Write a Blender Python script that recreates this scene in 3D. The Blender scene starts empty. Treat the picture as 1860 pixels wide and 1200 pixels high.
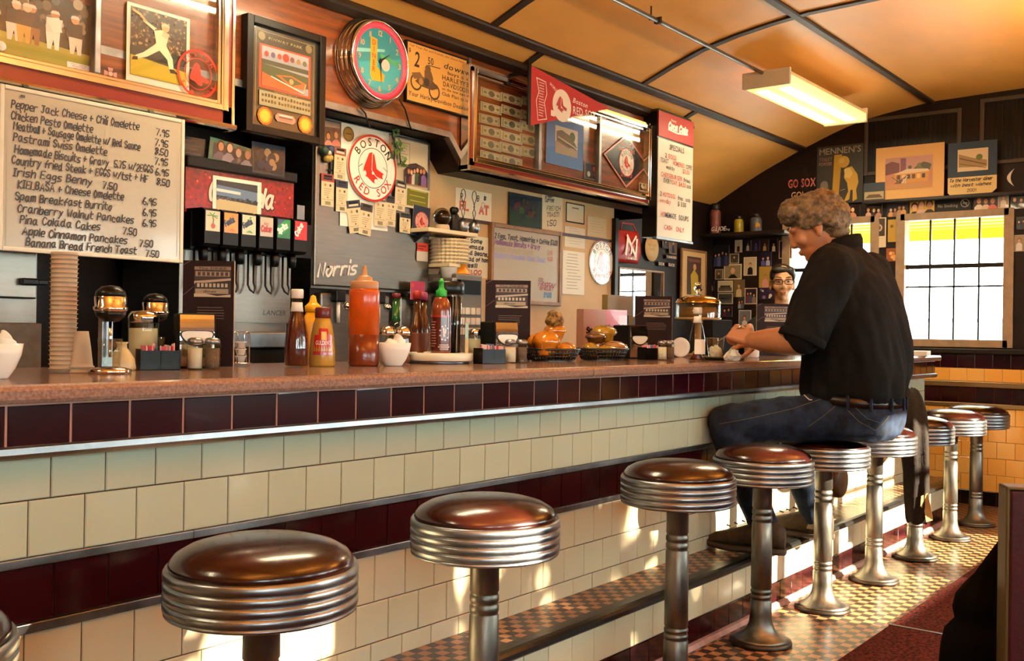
import bpy, bmesh, math, random
from mathutils import Vector, Matrix
random.seed(7)
S = bpy.context.scene
COL = bpy.context.collection
PI = math.pi

# ---------------------------------------------------------------- camera
F, YAW, PIT, ROL, HC = 1850.0, 0.66244, 0.00156, 0.01436, 1.17
def _basis():
    f = Vector((math.cos(PIT)*math.cos(YAW), math.cos(PIT)*math.sin(YAW), math.sin(PIT)))
    r = Vector((math.sin(YAW), -math.cos(YAW), 0)); u = r.cross(f)
    return r*math.cos(ROL)+u*math.sin(ROL), -r*math.sin(ROL)+u*math.cos(ROL), f
RT, UP, FW = _basis()
EYE = Vector((0, 0, HC))
cd = bpy.data.cameras.new('camera'); cam = bpy.data.objects.new('camera', cd); COL.objects.link(cam)
cd.sensor_width = 36; cd.lens = F*36/1860; cd.clip_start = 0.05; cd.clip_end = 300
cam.matrix_world = Matrix(((RT.x, UP.x, -FW.x, 0), (RT.y, UP.y, -FW.y, 0), (RT.z, UP.z, -FW.z, HC), (0, 0, 0, 1)))
S.camera = cam

# ---------------------------------------------------------------- world, sun, exposure
w = bpy.data.worlds.new('sky'); S.world = w; w.use_nodes = True
bg = w.node_tree.nodes['Background']; bg.inputs[0].default_value = (0.86, 1.0, 0.97, 1); bg.inputs[1].default_value = 19.0
sd = bpy.data.lights.new('sun', 'SUN'); sun = bpy.data.objects.new('sun', sd); COL.objects.link(sun)
sd.energy = 60; sd.color = (1.0, 0.86, 0.62); sd.angle = math.radians(0.6)
SUNDIR = Vector((0.28, -0.96, 0.0)).normalized()*math.cos(math.radians(20.3)) + Vector((0, 0, math.sin(math.radians(20.3))))
sun.rotation_euler = SUNDIR.to_track_quat('Z', 'Y').to_euler()
vs = S.view_settings
S.display_settings.display_device = 'sRGB'
vs.view_transform = 'Standard'; vs.look = 'None'; vs.gamma = 1; vs.exposure = 0.08; vs.use_curve_mapping = False
S.cycles.use_denoising = True
S.cycles.max_bounces = 10; S.cycles.diffuse_bounces = 5; S.cycles.glossy_bounces = 4; S.cycles.transmission_bounces = 8
S.cycles.sample_clamp_indirect = 6.0
S.cycles.caustics_reflective = False; S.cycles.caustics_refractive = False

# ---------------------------------------------------------------- measuring helpers: a point seen in the photo, on a plane of the room
def ray(px, py): return FW + RT*((px-930)/F) - UP*((py-600)/F)
def onY(px, py, Y): d = ray(px, py); return EYE + d*(Y/d.y)
def onX(px, py, X): d = ray(px, py); return EYE + d*(X/d.x)
def onZ(px, py, Z): d = ray(px, py); return EYE + d*((Z-HC)/d.z)

# ---------------------------------------------------------------- colours and materials
def lin(c):
    if isinstance(c, str):
        c = [int(c[i:i+2], 16)/255 for i in (0, 2, 4)]
        c = [x/12.92 if x <= 0.04045 else ((x+0.055)/1.055)**2.4 for x in c]
    return (c[0], c[1], c[2], 1.0)
MATS = {}
def mat(name, col='808080', rough=0.5, metal=0.0, coat=0.0, noise=0.0, nscale=20.0, bump=0.0, bscale=60.0, trans=0.0, ior=1.45,
        emit=None, estr=0.0, stretch=(1, 1, 1), col2=None, sheen=0.0, alpha=1.0, spec=0.5, sss=0.0, rnoise=0.0):
    if name in MATS: return MATS[name]
    m = bpy.data.materials.new(name); m.use_nodes = True; nt = m.node_tree
    b = nt.nodes['Principled BSDF']; MATS[name] = m
    b.inputs['Base Color'].default_value = lin(col)
    b.inputs['Roughness'].default_value = rough; b.inputs['Metallic'].default_value = metal
    b.inputs['Coat Weight'].default_value = coat; b.inputs['Coat Roughness'].default_value = 0.08
    b.inputs['Transmission Weight'].default_value = trans; b.inputs['IOR'].default_value = ior
    b.inputs['Specular IOR Level'].default_value = spec
    b.inputs['Sheen Weight'].default_value = sheen; b.inputs['Alpha'].default_value = alpha
    if sss: b.inputs['Subsurface Weight'].default_value = sss; b.inputs['Subsurface Radius'].default_value = (0.01, 0.004, 0.002)
    if emit: b.inputs['Emission Color'].default_value = lin(emit); b.inputs['Emission Strength'].default_value = estr
    if noise or bump or col2 or rnoise:
        tc = nt.nodes.new('ShaderNodeTexCoord'); mp = nt.nodes.new('ShaderNodeMapping'); mp.inputs['Scale'].default_value = stretch
        nt.links.new(tc.outputs['Object'], mp.inputs[0])
        n = nt.nodes.new('ShaderNodeTexNoise'); n.inputs['Scale'].default_value = nscale; n.inputs['Detail'].default_value = 5
        nt.links.new(mp.outputs[0], n.inputs['Vector'])
        if noise or col2:
            r = nt.nodes.new('ShaderNodeValToRGB'); c = lin(col); c2 = lin(col2) if col2 else tuple(x*(1-noise) for x in c[:3])+(1,)
            r.color_ramp.elements[0].color = c2; r.color_ramp.elements[1].color = c
            r.color_ramp.elements[0].position = 0.35; r.color_ramp.elements[1].position = 0.65
            nt.links.new(n.outputs[0], r.inputs[0]); nt.links.new(r.outputs[0], b.inputs['Base Color'])
        if rnoise:
            mr = nt.nodes.new('ShaderNodeMapRange'); mr.inputs['To Min'].default_value = max(0.02, rough-rnoise); mr.inputs['To Max'].default_value = rough+rnoise
            nt.links.new(n.outputs[0], mr.inputs[0]); nt.links.new(mr.outputs[0], b.inputs['Roughness'])
        if bump:
            n2 = nt.nodes.new('ShaderNodeTexNoise'); n2.inputs['Scale'].default_value = bscale; n2.inputs['Detail'].default_value = 4
            nt.links.new(mp.outputs[0], n2.inputs['Vector'])
            bp = nt.nodes.new('ShaderNodeBump'); bp.inputs['Strength'].default_value = bump; bp.inputs['Distance'].default_value = 0.01
            nt.links.new(n2.outputs[0], bp.inputs['Height']); nt.links.new(bp.outputs[0], b.inputs['Normal'])
    return m
def attr_mat(name, rough, coat=0.0, metal=0.0):      # printed or glazed surfaces: each face carries its own ink or glaze colour
    m = bpy.data.materials.new(name); m.use_nodes = True; nt = m.node_tree; b = nt.nodes['Principled BSDF']
    a = nt.nodes.new('ShaderNodeAttribute'); a.attribute_name = 'Ink'
    nt.links.new(a.outputs['Color'], b.inputs['Base Color']); b.inputs['Roughness'].default_value = rough
    b.inputs['Coat Weight'].default_value = coat; b.inputs['Metallic'].default_value = metal
    MATS[name] = m; return m
PRINT = attr_mat('printed_paper', 0.55); GLOSSY = attr_mat('printed_gloss', 0.25, 0.3); TILE = attr_mat('glazed_tile', 0.15, 0.10); TILE.node_tree.nodes['Principled BSDF'].inputs['Specular IOR Level'].default_value = 0.4
def mosaic_mat(name, c1, c2, grout, s, rough=0.35):
    m = bpy.data.materials.new(name); m.use_nodes = True; nt = m.node_tree; b = nt.nodes['Principled BSDF']; L = nt.links.new
    tc = nt.nodes.new('ShaderNodeTexCoord')
    ck = nt.nodes.new('ShaderNodeTexChecker'); ck.inputs['Scale'].default_value = 1/s; ck.inputs['Color1'].default_value = lin(c1); ck.inputs['Color2'].default_value = lin(c2)
    mp = nt.nodes.new('ShaderNodeMapping'); mp.inputs['Location'].default_value = (0, 0, s*0.5); L(tc.outputs['Object'], mp.inputs[0]); L(mp.outputs[0], ck.inputs['Vector'])
    br = nt.nodes.new('ShaderNodeTexBrick'); br.offset = 0; br.squash = 1; br.inputs['Scale'].default_value = 1.0
    br.inputs['Brick Width'].default_value = s; br.inputs['Row Height'].default_value = s; br.inputs['Mortar Size'].default_value = s*0.035
    br.inputs['Color1'].default_value = (1, 1, 1, 1); br.inputs['Color2'].default_value = (0.7, 0.7, 0.7, 1); br.inputs['Mortar'].default_value = (0, 0, 0, 1)
    L(tc.outputs['Object'], br.inputs['Vector'])
    no = nt.nodes.new('ShaderNodeTexNoise'); no.inputs['Scale'].default_value = 9; no.inputs['Detail'].default_value = 6; L(tc.outputs['Object'], no.inputs['Vector'])
    mx = nt.nodes.new('ShaderNodeMix'); mx.data_type = 'RGBA'; mx.blend_type = 'MULTIPLY'; mx.inputs[0].default_value = 0.6
    L(ck.outputs[0], mx.inputs[6]); L(br.outputs[0], mx.inputs[7])
    mg = nt.nodes.new('ShaderNodeMix'); mg.data_type = 'RGBA'; L(br.outputs['Fac'], mg.inputs[0]); L(mx.outputs[2], mg.inputs[6]); mg.inputs[7].default_value = lin(grout)
    m2 = nt.nodes.new('ShaderNodeMix'); m2.data_type = 'RGBA'; m2.blend_type = 'MULTIPLY'; m2.inputs[0].default_value = 0.5
    L(mg.outputs[2], m2.inputs[6]); L(no.outputs[0], m2.inputs[7]); L(m2.outputs[2], b.inputs['Base Color'])
    b.inputs['Roughness'].default_value = rough
    bp = nt.nodes.new('ShaderNodeBump'); bp.invert = True; bp.inputs['Strength'].default_value = 0.5; bp.inputs['Distance'].default_value = 0.003
    L(br.outputs['Fac'], bp.inputs['Height']); L(bp.outputs[0], b.inputs['Normal'])
    MATS[name] = m; return m

# ---------------------------------------------------------------- object helpers
def thing(name, label, cat, loc=(0, 0, 0), rotz=0.0, group=None):
    o = bpy.data.objects.new(name, None); COL.objects.link(o); o.location = loc; o.rotation_euler = (0, 0, rotz); o.empty_display_size = 0.05
    o['label'] = label; o['category'] = cat
    if group: o['group'] = group
    return o
def tag(o, label, cat, group=None):
    o['label'] = label; o['category'] = cat
    if group: o['group'] = group
    return o
def dup(root, loc=None, rotz=None, label=None):
    r = root.copy(); COL.objects.link(r)
    if loc is not None: r.location = loc
    if rotz is not None: r.rotation_euler = (0, 0, rotz)
    if label: r['label'] = label
    for ch in list(root.children):
        c = ch.copy(); COL.objects.link(c); c.parent = r
        for g in list(ch.children):
            d = g.copy(); COL.objects.link(d); d.parent = c
    return r
class MB:
    """collects shapes, then links them as ONE mesh object"""
    def __init__(s): s.v = []; s.f = []; s.c = []; s.sm = []
    def add(s, vs, fs, col=None, smooth=False):
        o = len(s.v); s.v += [tuple(p) for p in vs]
        for f in fs: s.f.append([i+o for i in f]); s.c.append(col); s.sm.append(smooth)
        return s
    def box(s, x0, x1, y0, y1, z0, z1, col=None, bev=0.0):
        if x0 > x1: x0, x1 = x1, x0
        if y0 > y1: y0, y1 = y1, y0
        if z0 > z1: z0, z1 = z1, z0
        if bev <= 0:
            vs = [(x, y, z) for x in (x0, x1) for y in (y0, y1) for z in (z0, z1)]
            return s.add(vs, [(0, 1, 3, 2), (4, 6, 7, 5), (0, 4, 5, 1), (2, 3, 7, 6), (0, 2, 6, 4), (1, 5, 7, 3)], col)
        bm = bmesh.new(); bmesh.ops.create_cube(bm, size=1)
        for v in bm.verts: v.co = Vector(((x0+x1)/2+v.co.x*(x1-x0), (y0+y1)/2+v.co.y*(y1-y0), (z0+z1)/2+v.co.z*(z1-z0)))
        bmesh.ops.bevel(bm, geom=bm.edges[:], offset=bev, segments=2, affect='EDGES', profile=0.5)
        bm.verts.index_update(); s.add([v.co[:] for v in bm.verts], [[v.index for v in f.verts] for f in bm.faces], col, False); bm.free(); return s
    def lathe(s, prof, n=32, c=(0, 0, 0), axis='z', col=None, a0=0.0, a1=2*PI, smooth=True, sx=1.0, sy=1.0, caps=True):
        full = abs(a1-a0-2*PI) < 1e-6; k = n if full else n+1; vs = []
        for r, z in prof:
            for i in range(k):
                a = a0+(a1-a0)*i/n; p = (r*math.cos(a)*sx, r*math.sin(a)*sy, z)
                if axis == 'y': p = (p[0], z, p[1])
                if axis == 'x': p = (z, p[0], p[1])
                vs.append((p[0]+c[0], p[1]+c[1], p[2]+c[2]))
        fs = []
        for j in range(len(prof)-1):
            for i in range(n):
                i2 = (i+1) % k; fs.append((j*k+i, j*k+i2, (j+1)*k+i2, (j+1)*k+i))
        s.add(vs, fs, col, smooth)
        o = len(s.v)-len(vs)
        if full and caps:
            for j, rev in ((0, True), (len(prof)-1, False)):
                if prof[j][0] > 1e-5:
                    idx = [o+j*k+i for i in range(k)]; s.f.append(idx[::-1] if rev else idx); s.c.append(col); s.sm.append(False)
        return s
    def cyl(s, c, r, z0, z1, n=24, axis='z', col=None): return s.lathe([(r, z0), (r, z1)], n, c, axis, col)
    def ball(s, c, r, n=16, sx=1, sy=1, sz=1, col=None):
        return s.lathe([(max(1e-6, r*math.sin(PI*i/n)), -r*math.cos(PI*i/n)*sz) for i in range(n+1)], n*2, c, 'z', col, sx=sx, sy=sy)
    def tube(s, pts, r, n=8, closed=False, col=None, smooth=True):
        pts = [Vector(p) for p in pts]; m = len(pts); vs = []; prev = None
        rr = r if isinstance(r, (list, tuple)) else [r]*m
        for i, p in enumerate(pts):
            if closed: t = pts[(i+1) % m]-pts[i-1]
            else: t = pts[min(i+1, m-1)]-pts[max(i-1, 0)]
            t = t.normalized() if t.length > 1e-9 else Vector((0, 0, 1))
            if prev is None: a = t.orthogonal().normalized()
            else:
                a = prev-t*prev.dot(t); a = a.normalized() if a.length > 1e-6 else t.orthogonal().normalized()
            prev = a; b = t.cross(a)
            for k in range(n): vs.append(p+(a*math.cos(2*PI*k/n)+b*math.sin(2*PI*k/n))*rr[i])
        fs = []
        for i in range(m if closed else m-1):
            j = (i+1) % m
            for k in range(n): k2 = (k+1) % n; fs.append((i*n+k, i*n+k2, j*n+k2, j*n+k))
        if not closed: fs += [list(range(n))[::-1], [(m-1)*n+k for k in range(n)]]
        return s.add(vs, fs, col, smooth)
    def prism(s, poly, a, b, axis='y', col=None):        # 2-D outline pushed from a to b along an axis
        def P(p, t): return (p[0], t, p[1]) if axis == 'y' else ((t, p[0], p[1]) if axis == 'x' else (p[0], p[1], t))
        n = len(poly); vs = [P(p, a) for p in poly]+[P(p, b) for p in poly]
        fs = [list(range(n)), [n+i for i in range(n)][::-1]]+[(i, n+i, n+(i+1) % n, (i+1) % n) for i in range(n)]
        return s.add(vs, fs, col)
    def loft(s, rings, closed_ends=True, col=None, smooth=True):
        n = len(rings[0]); vs = [p for r in rings for p in r]; fs = []
        for j in range(len(rings)-1):
            for i in range(n): i2 = (i+1) % n; fs.append((j*n+i, j*n+i2, (j+1)*n+i2, (j+1)*n+i))
        if closed_ends: fs += [list(range(n))[::-1], [(len(rings)-1)*n+i for i in range(n)]]
        return s.add(vs, fs, col, smooth)
    def mesh(s, name):
        me = bpy.data.meshes.new(name); me.from_pydata(s.v, [], s.f)
        for p, sm in zip(me.polygons, s.sm): p.use_smooth = sm
        if any(c is not None for c in s.c):
            at = me.color_attributes.new('Ink', 'FLOAT_COLOR', 'CORNER')
            for p, c in zip(me.polygons, s.c):
                cc = lin(c or 'ffffff')
                for li in p.loop_indices: at.data[li].color = cc
        return me
    def build(s, name, m, parent=None, fix=True, smooth_angle=None):
        me = s.mesh(name)
        if fix:
            bm = bmesh.new(); bm.from_mesh(me); bmesh.ops.recalc_face_normals(bm, faces=bm.faces[:]); bm.to_mesh(me); bm.free()
        me.materials.append(m); o = bpy.data.objects.new(name, me); COL.objects.link(o)
        if parent: o.parent = parent
        return o
def struct(name, mb, m):
    o = mb.build(name, m); o['kind'] = 'structure'; return o

# ---------------------------------------------------------------- lettering: a marker-pen stroke alphabet and the type built into Blender
G = {'a': '361604122234 363342', 'b': '0802 041636342202', 'c': '3516041232', 'd': '361604122234 383342', 'e': '04343616041232', 'f': '38271512 0535',
 'g': '361604132334 36312000', 'h': '0802 04163632', 'i': '0602 0809', 'j': '161100 1718', 'k': '0802 360432', 'l': '0802', 'm': '0602 05162622 25364642',
 'n': '0602 04163632', 'o': '16041222343616', 'p': '0600 041636342203', 'q': '361604132334 3630', 'r': '0602 041636', 's': '3616051424332202',
 't': '18132232 0636', 'u': '060312223436 3632', 'v': '!061236', 'w': '!0612243246', 'x': '!0632 3602', 'y': '!0623 3600', 'z': '!06360232',
 'A': '!022842 1434', 'B': '0802 082837362505 052534332202', 'C': '3728180604122233', 'D': '0802 082837332202', 'E': '!38080232 0525', 'F': '!380802 0525',
 'G': '372818060412223424', 'H': '!0802 4842 0545', 'I': '!0828 1812 0222', 'J': '!0838 28231203', 'K': '!0802 380532', 'L': '!080232', 'M': '!0208254842',
 'N': '!02083238', 'O': '1806041222343618', 'P': '0802 082837362505', 'Q': '1806041222343618 2331', 'R': '0802 082837362505 1532', 'S': '3728180706253433221203',
 'T': '!0848 2822', 'U': '080412223438', 'V': '!082248', 'W': '!0812263248', 'X': '!0832 3802', 'Y': '!082538 2522', 'Z': '!08380232',
 '0': '180703122233372818', '1': '!071812', '2': '07182837360232', '3': '08283625 253433221203', '4': '!280444 3832', '5': '3808052534331203',
 '6': '281805031222333405', '7': '!083812', '8': '1807162534231203142636372818', '9': '3626160718283632', '.': '!0203', ',': '!1201', "'": '!0807',
 '-': '!0535', '+': '!0535 1713', '/': '!0238', '$': '3728180706253433221203 1901', '!': '!0804 0203', '*': '!0535 1713 0337 0733', '(': '281502', ')': '081502', ':': '!0304 0607'}
def spline(p, k=4):
    if len(p) < 3: return p
    out = []
    for i in range(len(p)-1):
        a, b, c, d = p[max(i-1, 0)], p[i], p[i+1], p[min(i+2, len(p)-1)]
        for j in range(k):
            t = j/k
            out.append(tuple(0.5*((2*b[q])+(-a[q]+c[q])*t+(2*a[q]-5*b[q]+4*c[q]-d[q])*t*t+(-a[q]+3*b[q]-3*c[q]+d[q])*t**3) for q in (0, 1)))
    return out+[p[-1]]
TYPE = {}
def glyph_mesh(ch):
    if ch not in TYPE:
        cu = bpy.data.curves.new('type', 'FONT'); cu.body = ch; cu.size = 1; cu.resolution_u = 2; cu.offset = 0.012
        ob = bpy.data.objects.new('type', cu); me = ob.to_mesh()
        vs = [(v.co.x, v.co.y) for v in me.vertices]; fs = [list(p.vertices) for p in me.polygons]
        ob.to_mesh_clear(); bpy.data.objects.remove(ob); bpy.data.curves.remove(cu)
        x0 = min([v[0] for v in vs], default=0); x1 = max([v[0] for v in vs], default=0.3)
        TYPE[ch] = ([(v[0]-x0, v[1]) for v in vs], fs, x1-x0 if vs else 0.25)
    return TYPE[ch]
class Art:
    """flat printed or painted picture: coloured shapes on a canvas of cw x ch units, w x h metres, seen from -y"""
    def __init__(s, w, h, cw=100.0, ch=100.0): s.w, s.h, s.cw, s.ch = w, h, cw, ch; s.mb = MB(); s.y = -0.0005; s.step = 0.0006
    def up(s): s.y -= s.step; return s
    def P(s, p): return (p[0]/s.cw*s.w-s.w/2, s.y, p[1]/s.ch*s.h)
    def poly(s, pts, col): s.y -= 5e-6; s.mb.add([s.P(p) for p in pts], [list(range(len(pts)))], col); return s
    def rect(s, x0, y0, x1, y1, col): return s.poly([(x0, y0), (x1, y0), (x1, y1), (x0, y1)], col)
    def disc(s, x, y, r, col, ry=None, n=28):
        ry = ry if ry is not None else r*(s.ch/s.h)*(s.w/s.cw)
        return s.poly([(x+r*math.cos(2*PI*i/n), y+ry*math.sin(2*PI*i/n)) for i in range(n)], col)
    def ring(s, x, y, r, t, col, n=40):
        k = (s.ch/s.h)*(s.w/s.cw); o = [(math.cos(2*PI*i/n), math.sin(2*PI*i/n)) for i in range(n)]
        for i in range(n):
            a, b = o[i], o[(i+1) % n]
            s.poly([(x+r*a[0], y+r*k*a[1]), (x+r*b[0], y+r*k*b[1]), (x+(r-t)*b[0], y+(r-t)*k*b[1]), (x+(r-t)*a[0], y+(r-t)*k*a[1])], col)
        return s
    def line(s, pts, wd, col):                                       # wd in canvas x units
        kx, ky = s.w/s.cw, s.h/s.ch; wm = wd*kx/2; s.y -= 5e-6
        q = [Vector((p[0]*kx, p[1]*ky)) for p in pts]; L = []; R = []
        for i, p in enumerate(q):
            t = q[min(i+1, len(q)-1)]-q[max(i-1, 0)]
            t = t.normalized() if t.length > 1e-9 else Vector((1, 0)); n = Vector((-t.y, t.x))*wm
            e = t*wm*0.8 if i == len(q)-1 else (-t*wm*0.8 if i == 0 else Vector((0, 0)))
            L.append(p+n+e); R.append(p-n+e)
        for i in range(len(q)-1):
            s.mb.add([(v.x-s.w/2, s.y, v.y) for v in (L[i], R[i], R[i+1], L[i+1])], [(0, 1, 2, 3)], col)
        return s
    def hand(s, txt, x, y, size, col='181418', wd=None, slant=0.12, jit=0.0, gap=1.5, width=None, ang=0.0, sq=1.0):
        kx = s.w/s.cw; ky = s.h/s.ch; u = size/6.0; ux = u*ky/kx*sq; wd = wd or size*0.11*ky/kx
        ca, sa = math.cos(ang), math.sin(ang)
        def run(ux, draw):
            cx = 0.0
            for chh in txt:
                if chh == ' ' or chh not in G: cx += 3.0*ux; continue
                g = G[chh]; sharp = g[0] == '!'; g = g.lstrip('!'); mx = 0
                dy = random.uniform(-jit, jit)*u
                for st in g.split(' '):
                    pts = [(int(st[i]), int(st[i+1])-2) for i in range(0, len(st)-1, 2)]; mx = max(mx, max(p[0] for p in pts))
                    if draw:
                        pp = pts if sharp else spline(pts)
                        pp = [((cx+(p[0]+p[1]*slant)*ux)*kx, (p[1]*u+dy)*ky) for p in pp]
                        pp = [((a*ca-b*sa)/kx+x, (a*sa+b*ca)/ky+y) for a, b in pp]
                        s.line(pp, wd, col)
                cx += (mx+gap)*ux
            return cx
        if width: ux *= width/max(run(ux, False), 1e-6)
        run(ux, True); return s
    def type(s, txt, x, y, size, col='181418', shear=0.0, width=None, align='l', sq=1.0, ang=0.0, gap=0.09):
        kx = s.w/s.cw; ky = s.h/s.ch; sy = size/0.72; sx = sy*ky/kx*sq
        tot = sum((glyph_mesh(c)[2] if c != ' ' else 0.28)+gap for c in txt)-gap
        if width: sx = width/tot
        cx = -tot*sx/2 if align == 'c' else (-tot*sx if align == 'r' else 0.0)
        ca, sa = math.cos(ang), math.sin(ang)
        for c in txt:
            if c == ' ': cx += (0.28+gap)*sx; continue
            vs, fs, gw = glyph_mesh(c); pts = []
            for v in vs:
                a, b = (cx+(v[0]+v[1]*shear)*sx)*kx, v[1]*sy*ky
                pts.append((((a*ca-b*sa)+x*kx)-s.w/2, s.y, (a*sa+b*ca)+y*ky))
            s.mb.add(pts, fs, col); cx += (gw+gap)*sx
        return s
    def arc(s, txt, x, y, r, size, mid, span, col, inside=False, sq=1.0):   # letters round a circle; angles in degrees
        n = len(txt)
        for i, c in enumerate(txt):
            if c == ' ': continue
            t = math.radians(mid+(span/2-span*i/(n-1))*(1 if not inside else -1))
            s.type(c, x+r*math.cos(t), y+r*math.sin(t)*(s.ch/s.h)*(s.w/s.cw), size, col, align='c', ang=(t-PI/2) if not inside else (t+PI/2), sq=sq)
        return s
    def build(s, name, parent, m=None, y0=0.0, loc=None):
        o = s.mb.build(name, m or PRINT, parent, fix=False); o.location = loc or (0, y0, 0); return o
def socks(a, x, y, k, red='c8281c', white='f0e6d8', k2=None):            # the pair of red socks on the ball, k = scale
    k2 = k2 or k
    P = lambda l: [(x+p[0]*k, y+p[1]*k2) for p in l]
    a.poly(P([(-4, 47), (5, 39), (10, 20), (15, 0), (26, -5), (40, -10), (51, -17), (51, -24), (40, -28), (26, -26), (11, -22), (-7, -8)]), red)
    a.up(); a.poly(P([(-18, 41), (-12, 45), (-4, 47), (-6, 20), (-7, -6), (4, -18), (18, -28), (20, -38), (14, -45), (4, -44), (-10, -36), (-22, -29), (-36, -26), (-40, -16), (-38, -2), (-31, 14)]), red)
    a.up(); a.disc(x+45*k, y-20.5*k2, 7*k, white, 7.5*k2); a.disc(x+12*k, y-38*k2, 7.5*k, white, 7*k2); a.disc(x-34*k, y-19*k2, 6*k, white, 8*k2); a.disc(x-1*k, y-15*k2, 5*k, white, 4*k2)
    a.line(P([(-4, 45), (-5, 20), (-6, -6), (4, -17), (17, -27)]), 2.2*k, white)
def roundel(a, x, y, r, rim='b8281c', face='efe2cf', ink='241a1a', red='c8281c', words=True, size=None):
    k2 = (a.ch/a.h)*(a.w/a.cw); size = size or r*0.24
    a.disc(x, y, r, rim, n=48); a.up(); a.disc(x, y, r*0.93, face, n=48); a.up(); a.ring(x, y, r*0.60, r*0.018, ink)
    for sgn in (-1, 1): a.line([(x+sgn*r*(0.58-0.16*math.sin(PI*t/8)), y+r*k2*(-0.02+0.10*math.sin(PI*t/8))) for t in range(9)], r*0.015, ink)
    if words:
        a.arc('BOSTON', x, y, r*0.66, size*k2, 90, 108, ink, sq=0.95); a.arc('RED SOX', x, y, r*0.86, size*k2, 270, 112, red, inside=True, sq=0.95)
    a.up(); socks(a, x, y, r*0.0100, red, face, r*0.0100*k2)
# ================================================================ materials of the place
STEEL = mat('brushed_steel', '8c857c', 0.34, 1.0, noise=0.12, nscale=6, stretch=(1, 1, 14), bump=0.05, bscale=40, rnoise=0.08)
ALU = mat('worn_aluminium', '94969a', 0.34, 1.0, noise=0.35, nscale=12, bump=0.08, bscale=30, rnoise=0.10)
CHROME = mat('chrome', 'd8d4cc', 0.10, 1.0)
BLACKP = mat('black_plastic', '0b0a0a', 0.4, spec=0.3)
BLACKG = mat('black_gloss', '080707', 0.3, spec=0.3)
DARKM = mat('dark_metal', '24201e', 0.4, 0.6)
VINYL = mat('oxblood_vinyl', '2a0d08', 0.22, coat=0.2, noise=0.4, nscale=7, bump=0.03, bscale=25)
WOOD = mat('varnished_panel', '8a4216', 0.30, coat=0.3, col2='55240b', nscale=5, stretch=(0.8, 3, 9), bump=0.03)
CEIL = mat('ceiling_board', 'eaa952', 0.42, noise=0.12, nscale=3, bump=0.15, bscale=3, stretch=(1, 2, 2), rnoise=0.1)
BATTEN = mat('dark_batten', '2a1a10', 0.5, noise=0.3)
DARKWALL = mat('dark_panelling', '180b09', 0.5, spec=0.3, noise=0.3, nscale=8, stretch=(1, 1, 5))
TANWALL = mat('tan_wall', 'c09a66', 0.55, noise=0.10, nscale=6)
STONE = mat('terrazzo_top', '937463', 0.16, coat=0.25, col2='77594c', nscale=160, rnoise=0.06)
GROUT = mat('grout', '3a2c22', 0.9)
GROUTD = mat('grout_dark', 'b48878', 0.9)
NOSE = mat('slate_nosing', '0e0d0c', 0.34, noise=0.4, nscale=30, bump=0.1)
PINK = mat('pink_cove_tile', 'b08478', 0.4, noise=0.3)
CARPET = mat('maroon_carpet', '5c241c', 1.0, col2='1c0806', nscale=75, bump=0.6, bscale=220, spec=0.1)
BOOTH = mat('booth_vinyl', '380a0c', 0.5, spec=0.25, noise=0.15, nscale=30, bump=0.12, bscale=90)
WHITEP = mat('white_paint', 'cfc4ae', 0.45, noise=0.08)
CREAMP = mat('cream_paint', 'd8c49c', 0.4)
GLASS = mat('clear_glass', 'f6f8f4', 0.02, trans=1.0, ior=1.45)
def pane_mat(name, tint=(1, 1, 1), refl=0.035):
    m = bpy.data.materials.new(name); m.use_nodes = True; nt = m.node_tree; nt.nodes.clear()
    o = nt.nodes.new('ShaderNodeOutputMaterial'); t = nt.nodes.new('ShaderNodeBsdfTransparent'); t.inputs[0].default_value = (*tint, 1)
    g = nt.nodes.new('ShaderNodeBsdfGlossy'); g.inputs['Roughness'].default_value = 0.02; f = nt.nodes.new('ShaderNodeLayerWeight'); f.inputs['Blend'].default_value = 0.5
    pw = nt.nodes.new('ShaderNodeMath'); pw.operation = 'POWER'; pw.inputs[1].default_value = 5; nt.links.new(f.outputs['Facing'], pw.inputs[0])
    ma = nt.nodes.new('ShaderNodeMath'); ma.operation = 'MULTIPLY_ADD'; ma.inputs[1].default_value = 0.7; ma.inputs[2].default_value = refl; nt.links.new(pw.outputs[0], ma.inputs[0])
    mx = nt.nodes.new('ShaderNodeMixShader'); nt.links.new(ma.outputs[0], mx.inputs[0]); nt.links.new(t.outputs[0], mx.inputs[1]); nt.links.new(g.outputs[0], mx.inputs[2])
    nt.links.new(mx.outputs[0], o.inputs[0]); MATS[name] = m; return m
PANE = pane_mat('window_glass')
WHITEC = mat('white_china', 'e6e0d2', 0.15, coat=0.3)
PAPER = mat('white_paper', 'e9e2d0', 0.7)
ORANGEP = mat('orange_plastic', 'e08a10', 0.35)
SOIL = mat('asphalt', 'b4b0a8', 0.9, noise=0.2)
mosaic_mat('tread_mosaic', 'c08a5c', '2c221c', '4a3a2c', 0.0345)
mosaic_mat('floor_mosaic', 'c88a5a', '33261e', '5a4430', 0.0420, 0.3)

XF, YB, YN, XL = 7.7, 3.9, -1.5, -2.4          # far wall, back wall, near wall (behind the camera), wall behind to the left
ARC = [(1.2, 2.91), (1.555, 2.904), (2.0, 2.892), (2.164, 2.886), (2.504, 2.84), (2.78, 2.776), (3.127, 2.642), (3.30, 2.566), (3.526, 2.459), (3.847, 2.28), (3.92, 2.235)]
ARC = spline(ARC, 3)
ARC = [(2.4-y, z) for y, z in ARC[::-1]][:-1]+ARC
def arcz(y):
    for a, b in zip(ARC, ARC[1:]):
        if a[0] <= y <= b[0]: return a[1]+(b[1]-a[1])*(y-a[0])/(b[0]-a[0])
    return ARC[0][1]
m = MB(); n = len(ARC)
vs = [(XL-0.1, y, z) for y, z in ARC]+[(XF+0.1, y, z) for y, z in ARC]+[(XL-0.1, y, z+0.04) for y, z in ARC]+[(XF+0.1, y, z+0.04) for y, z in ARC]
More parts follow.
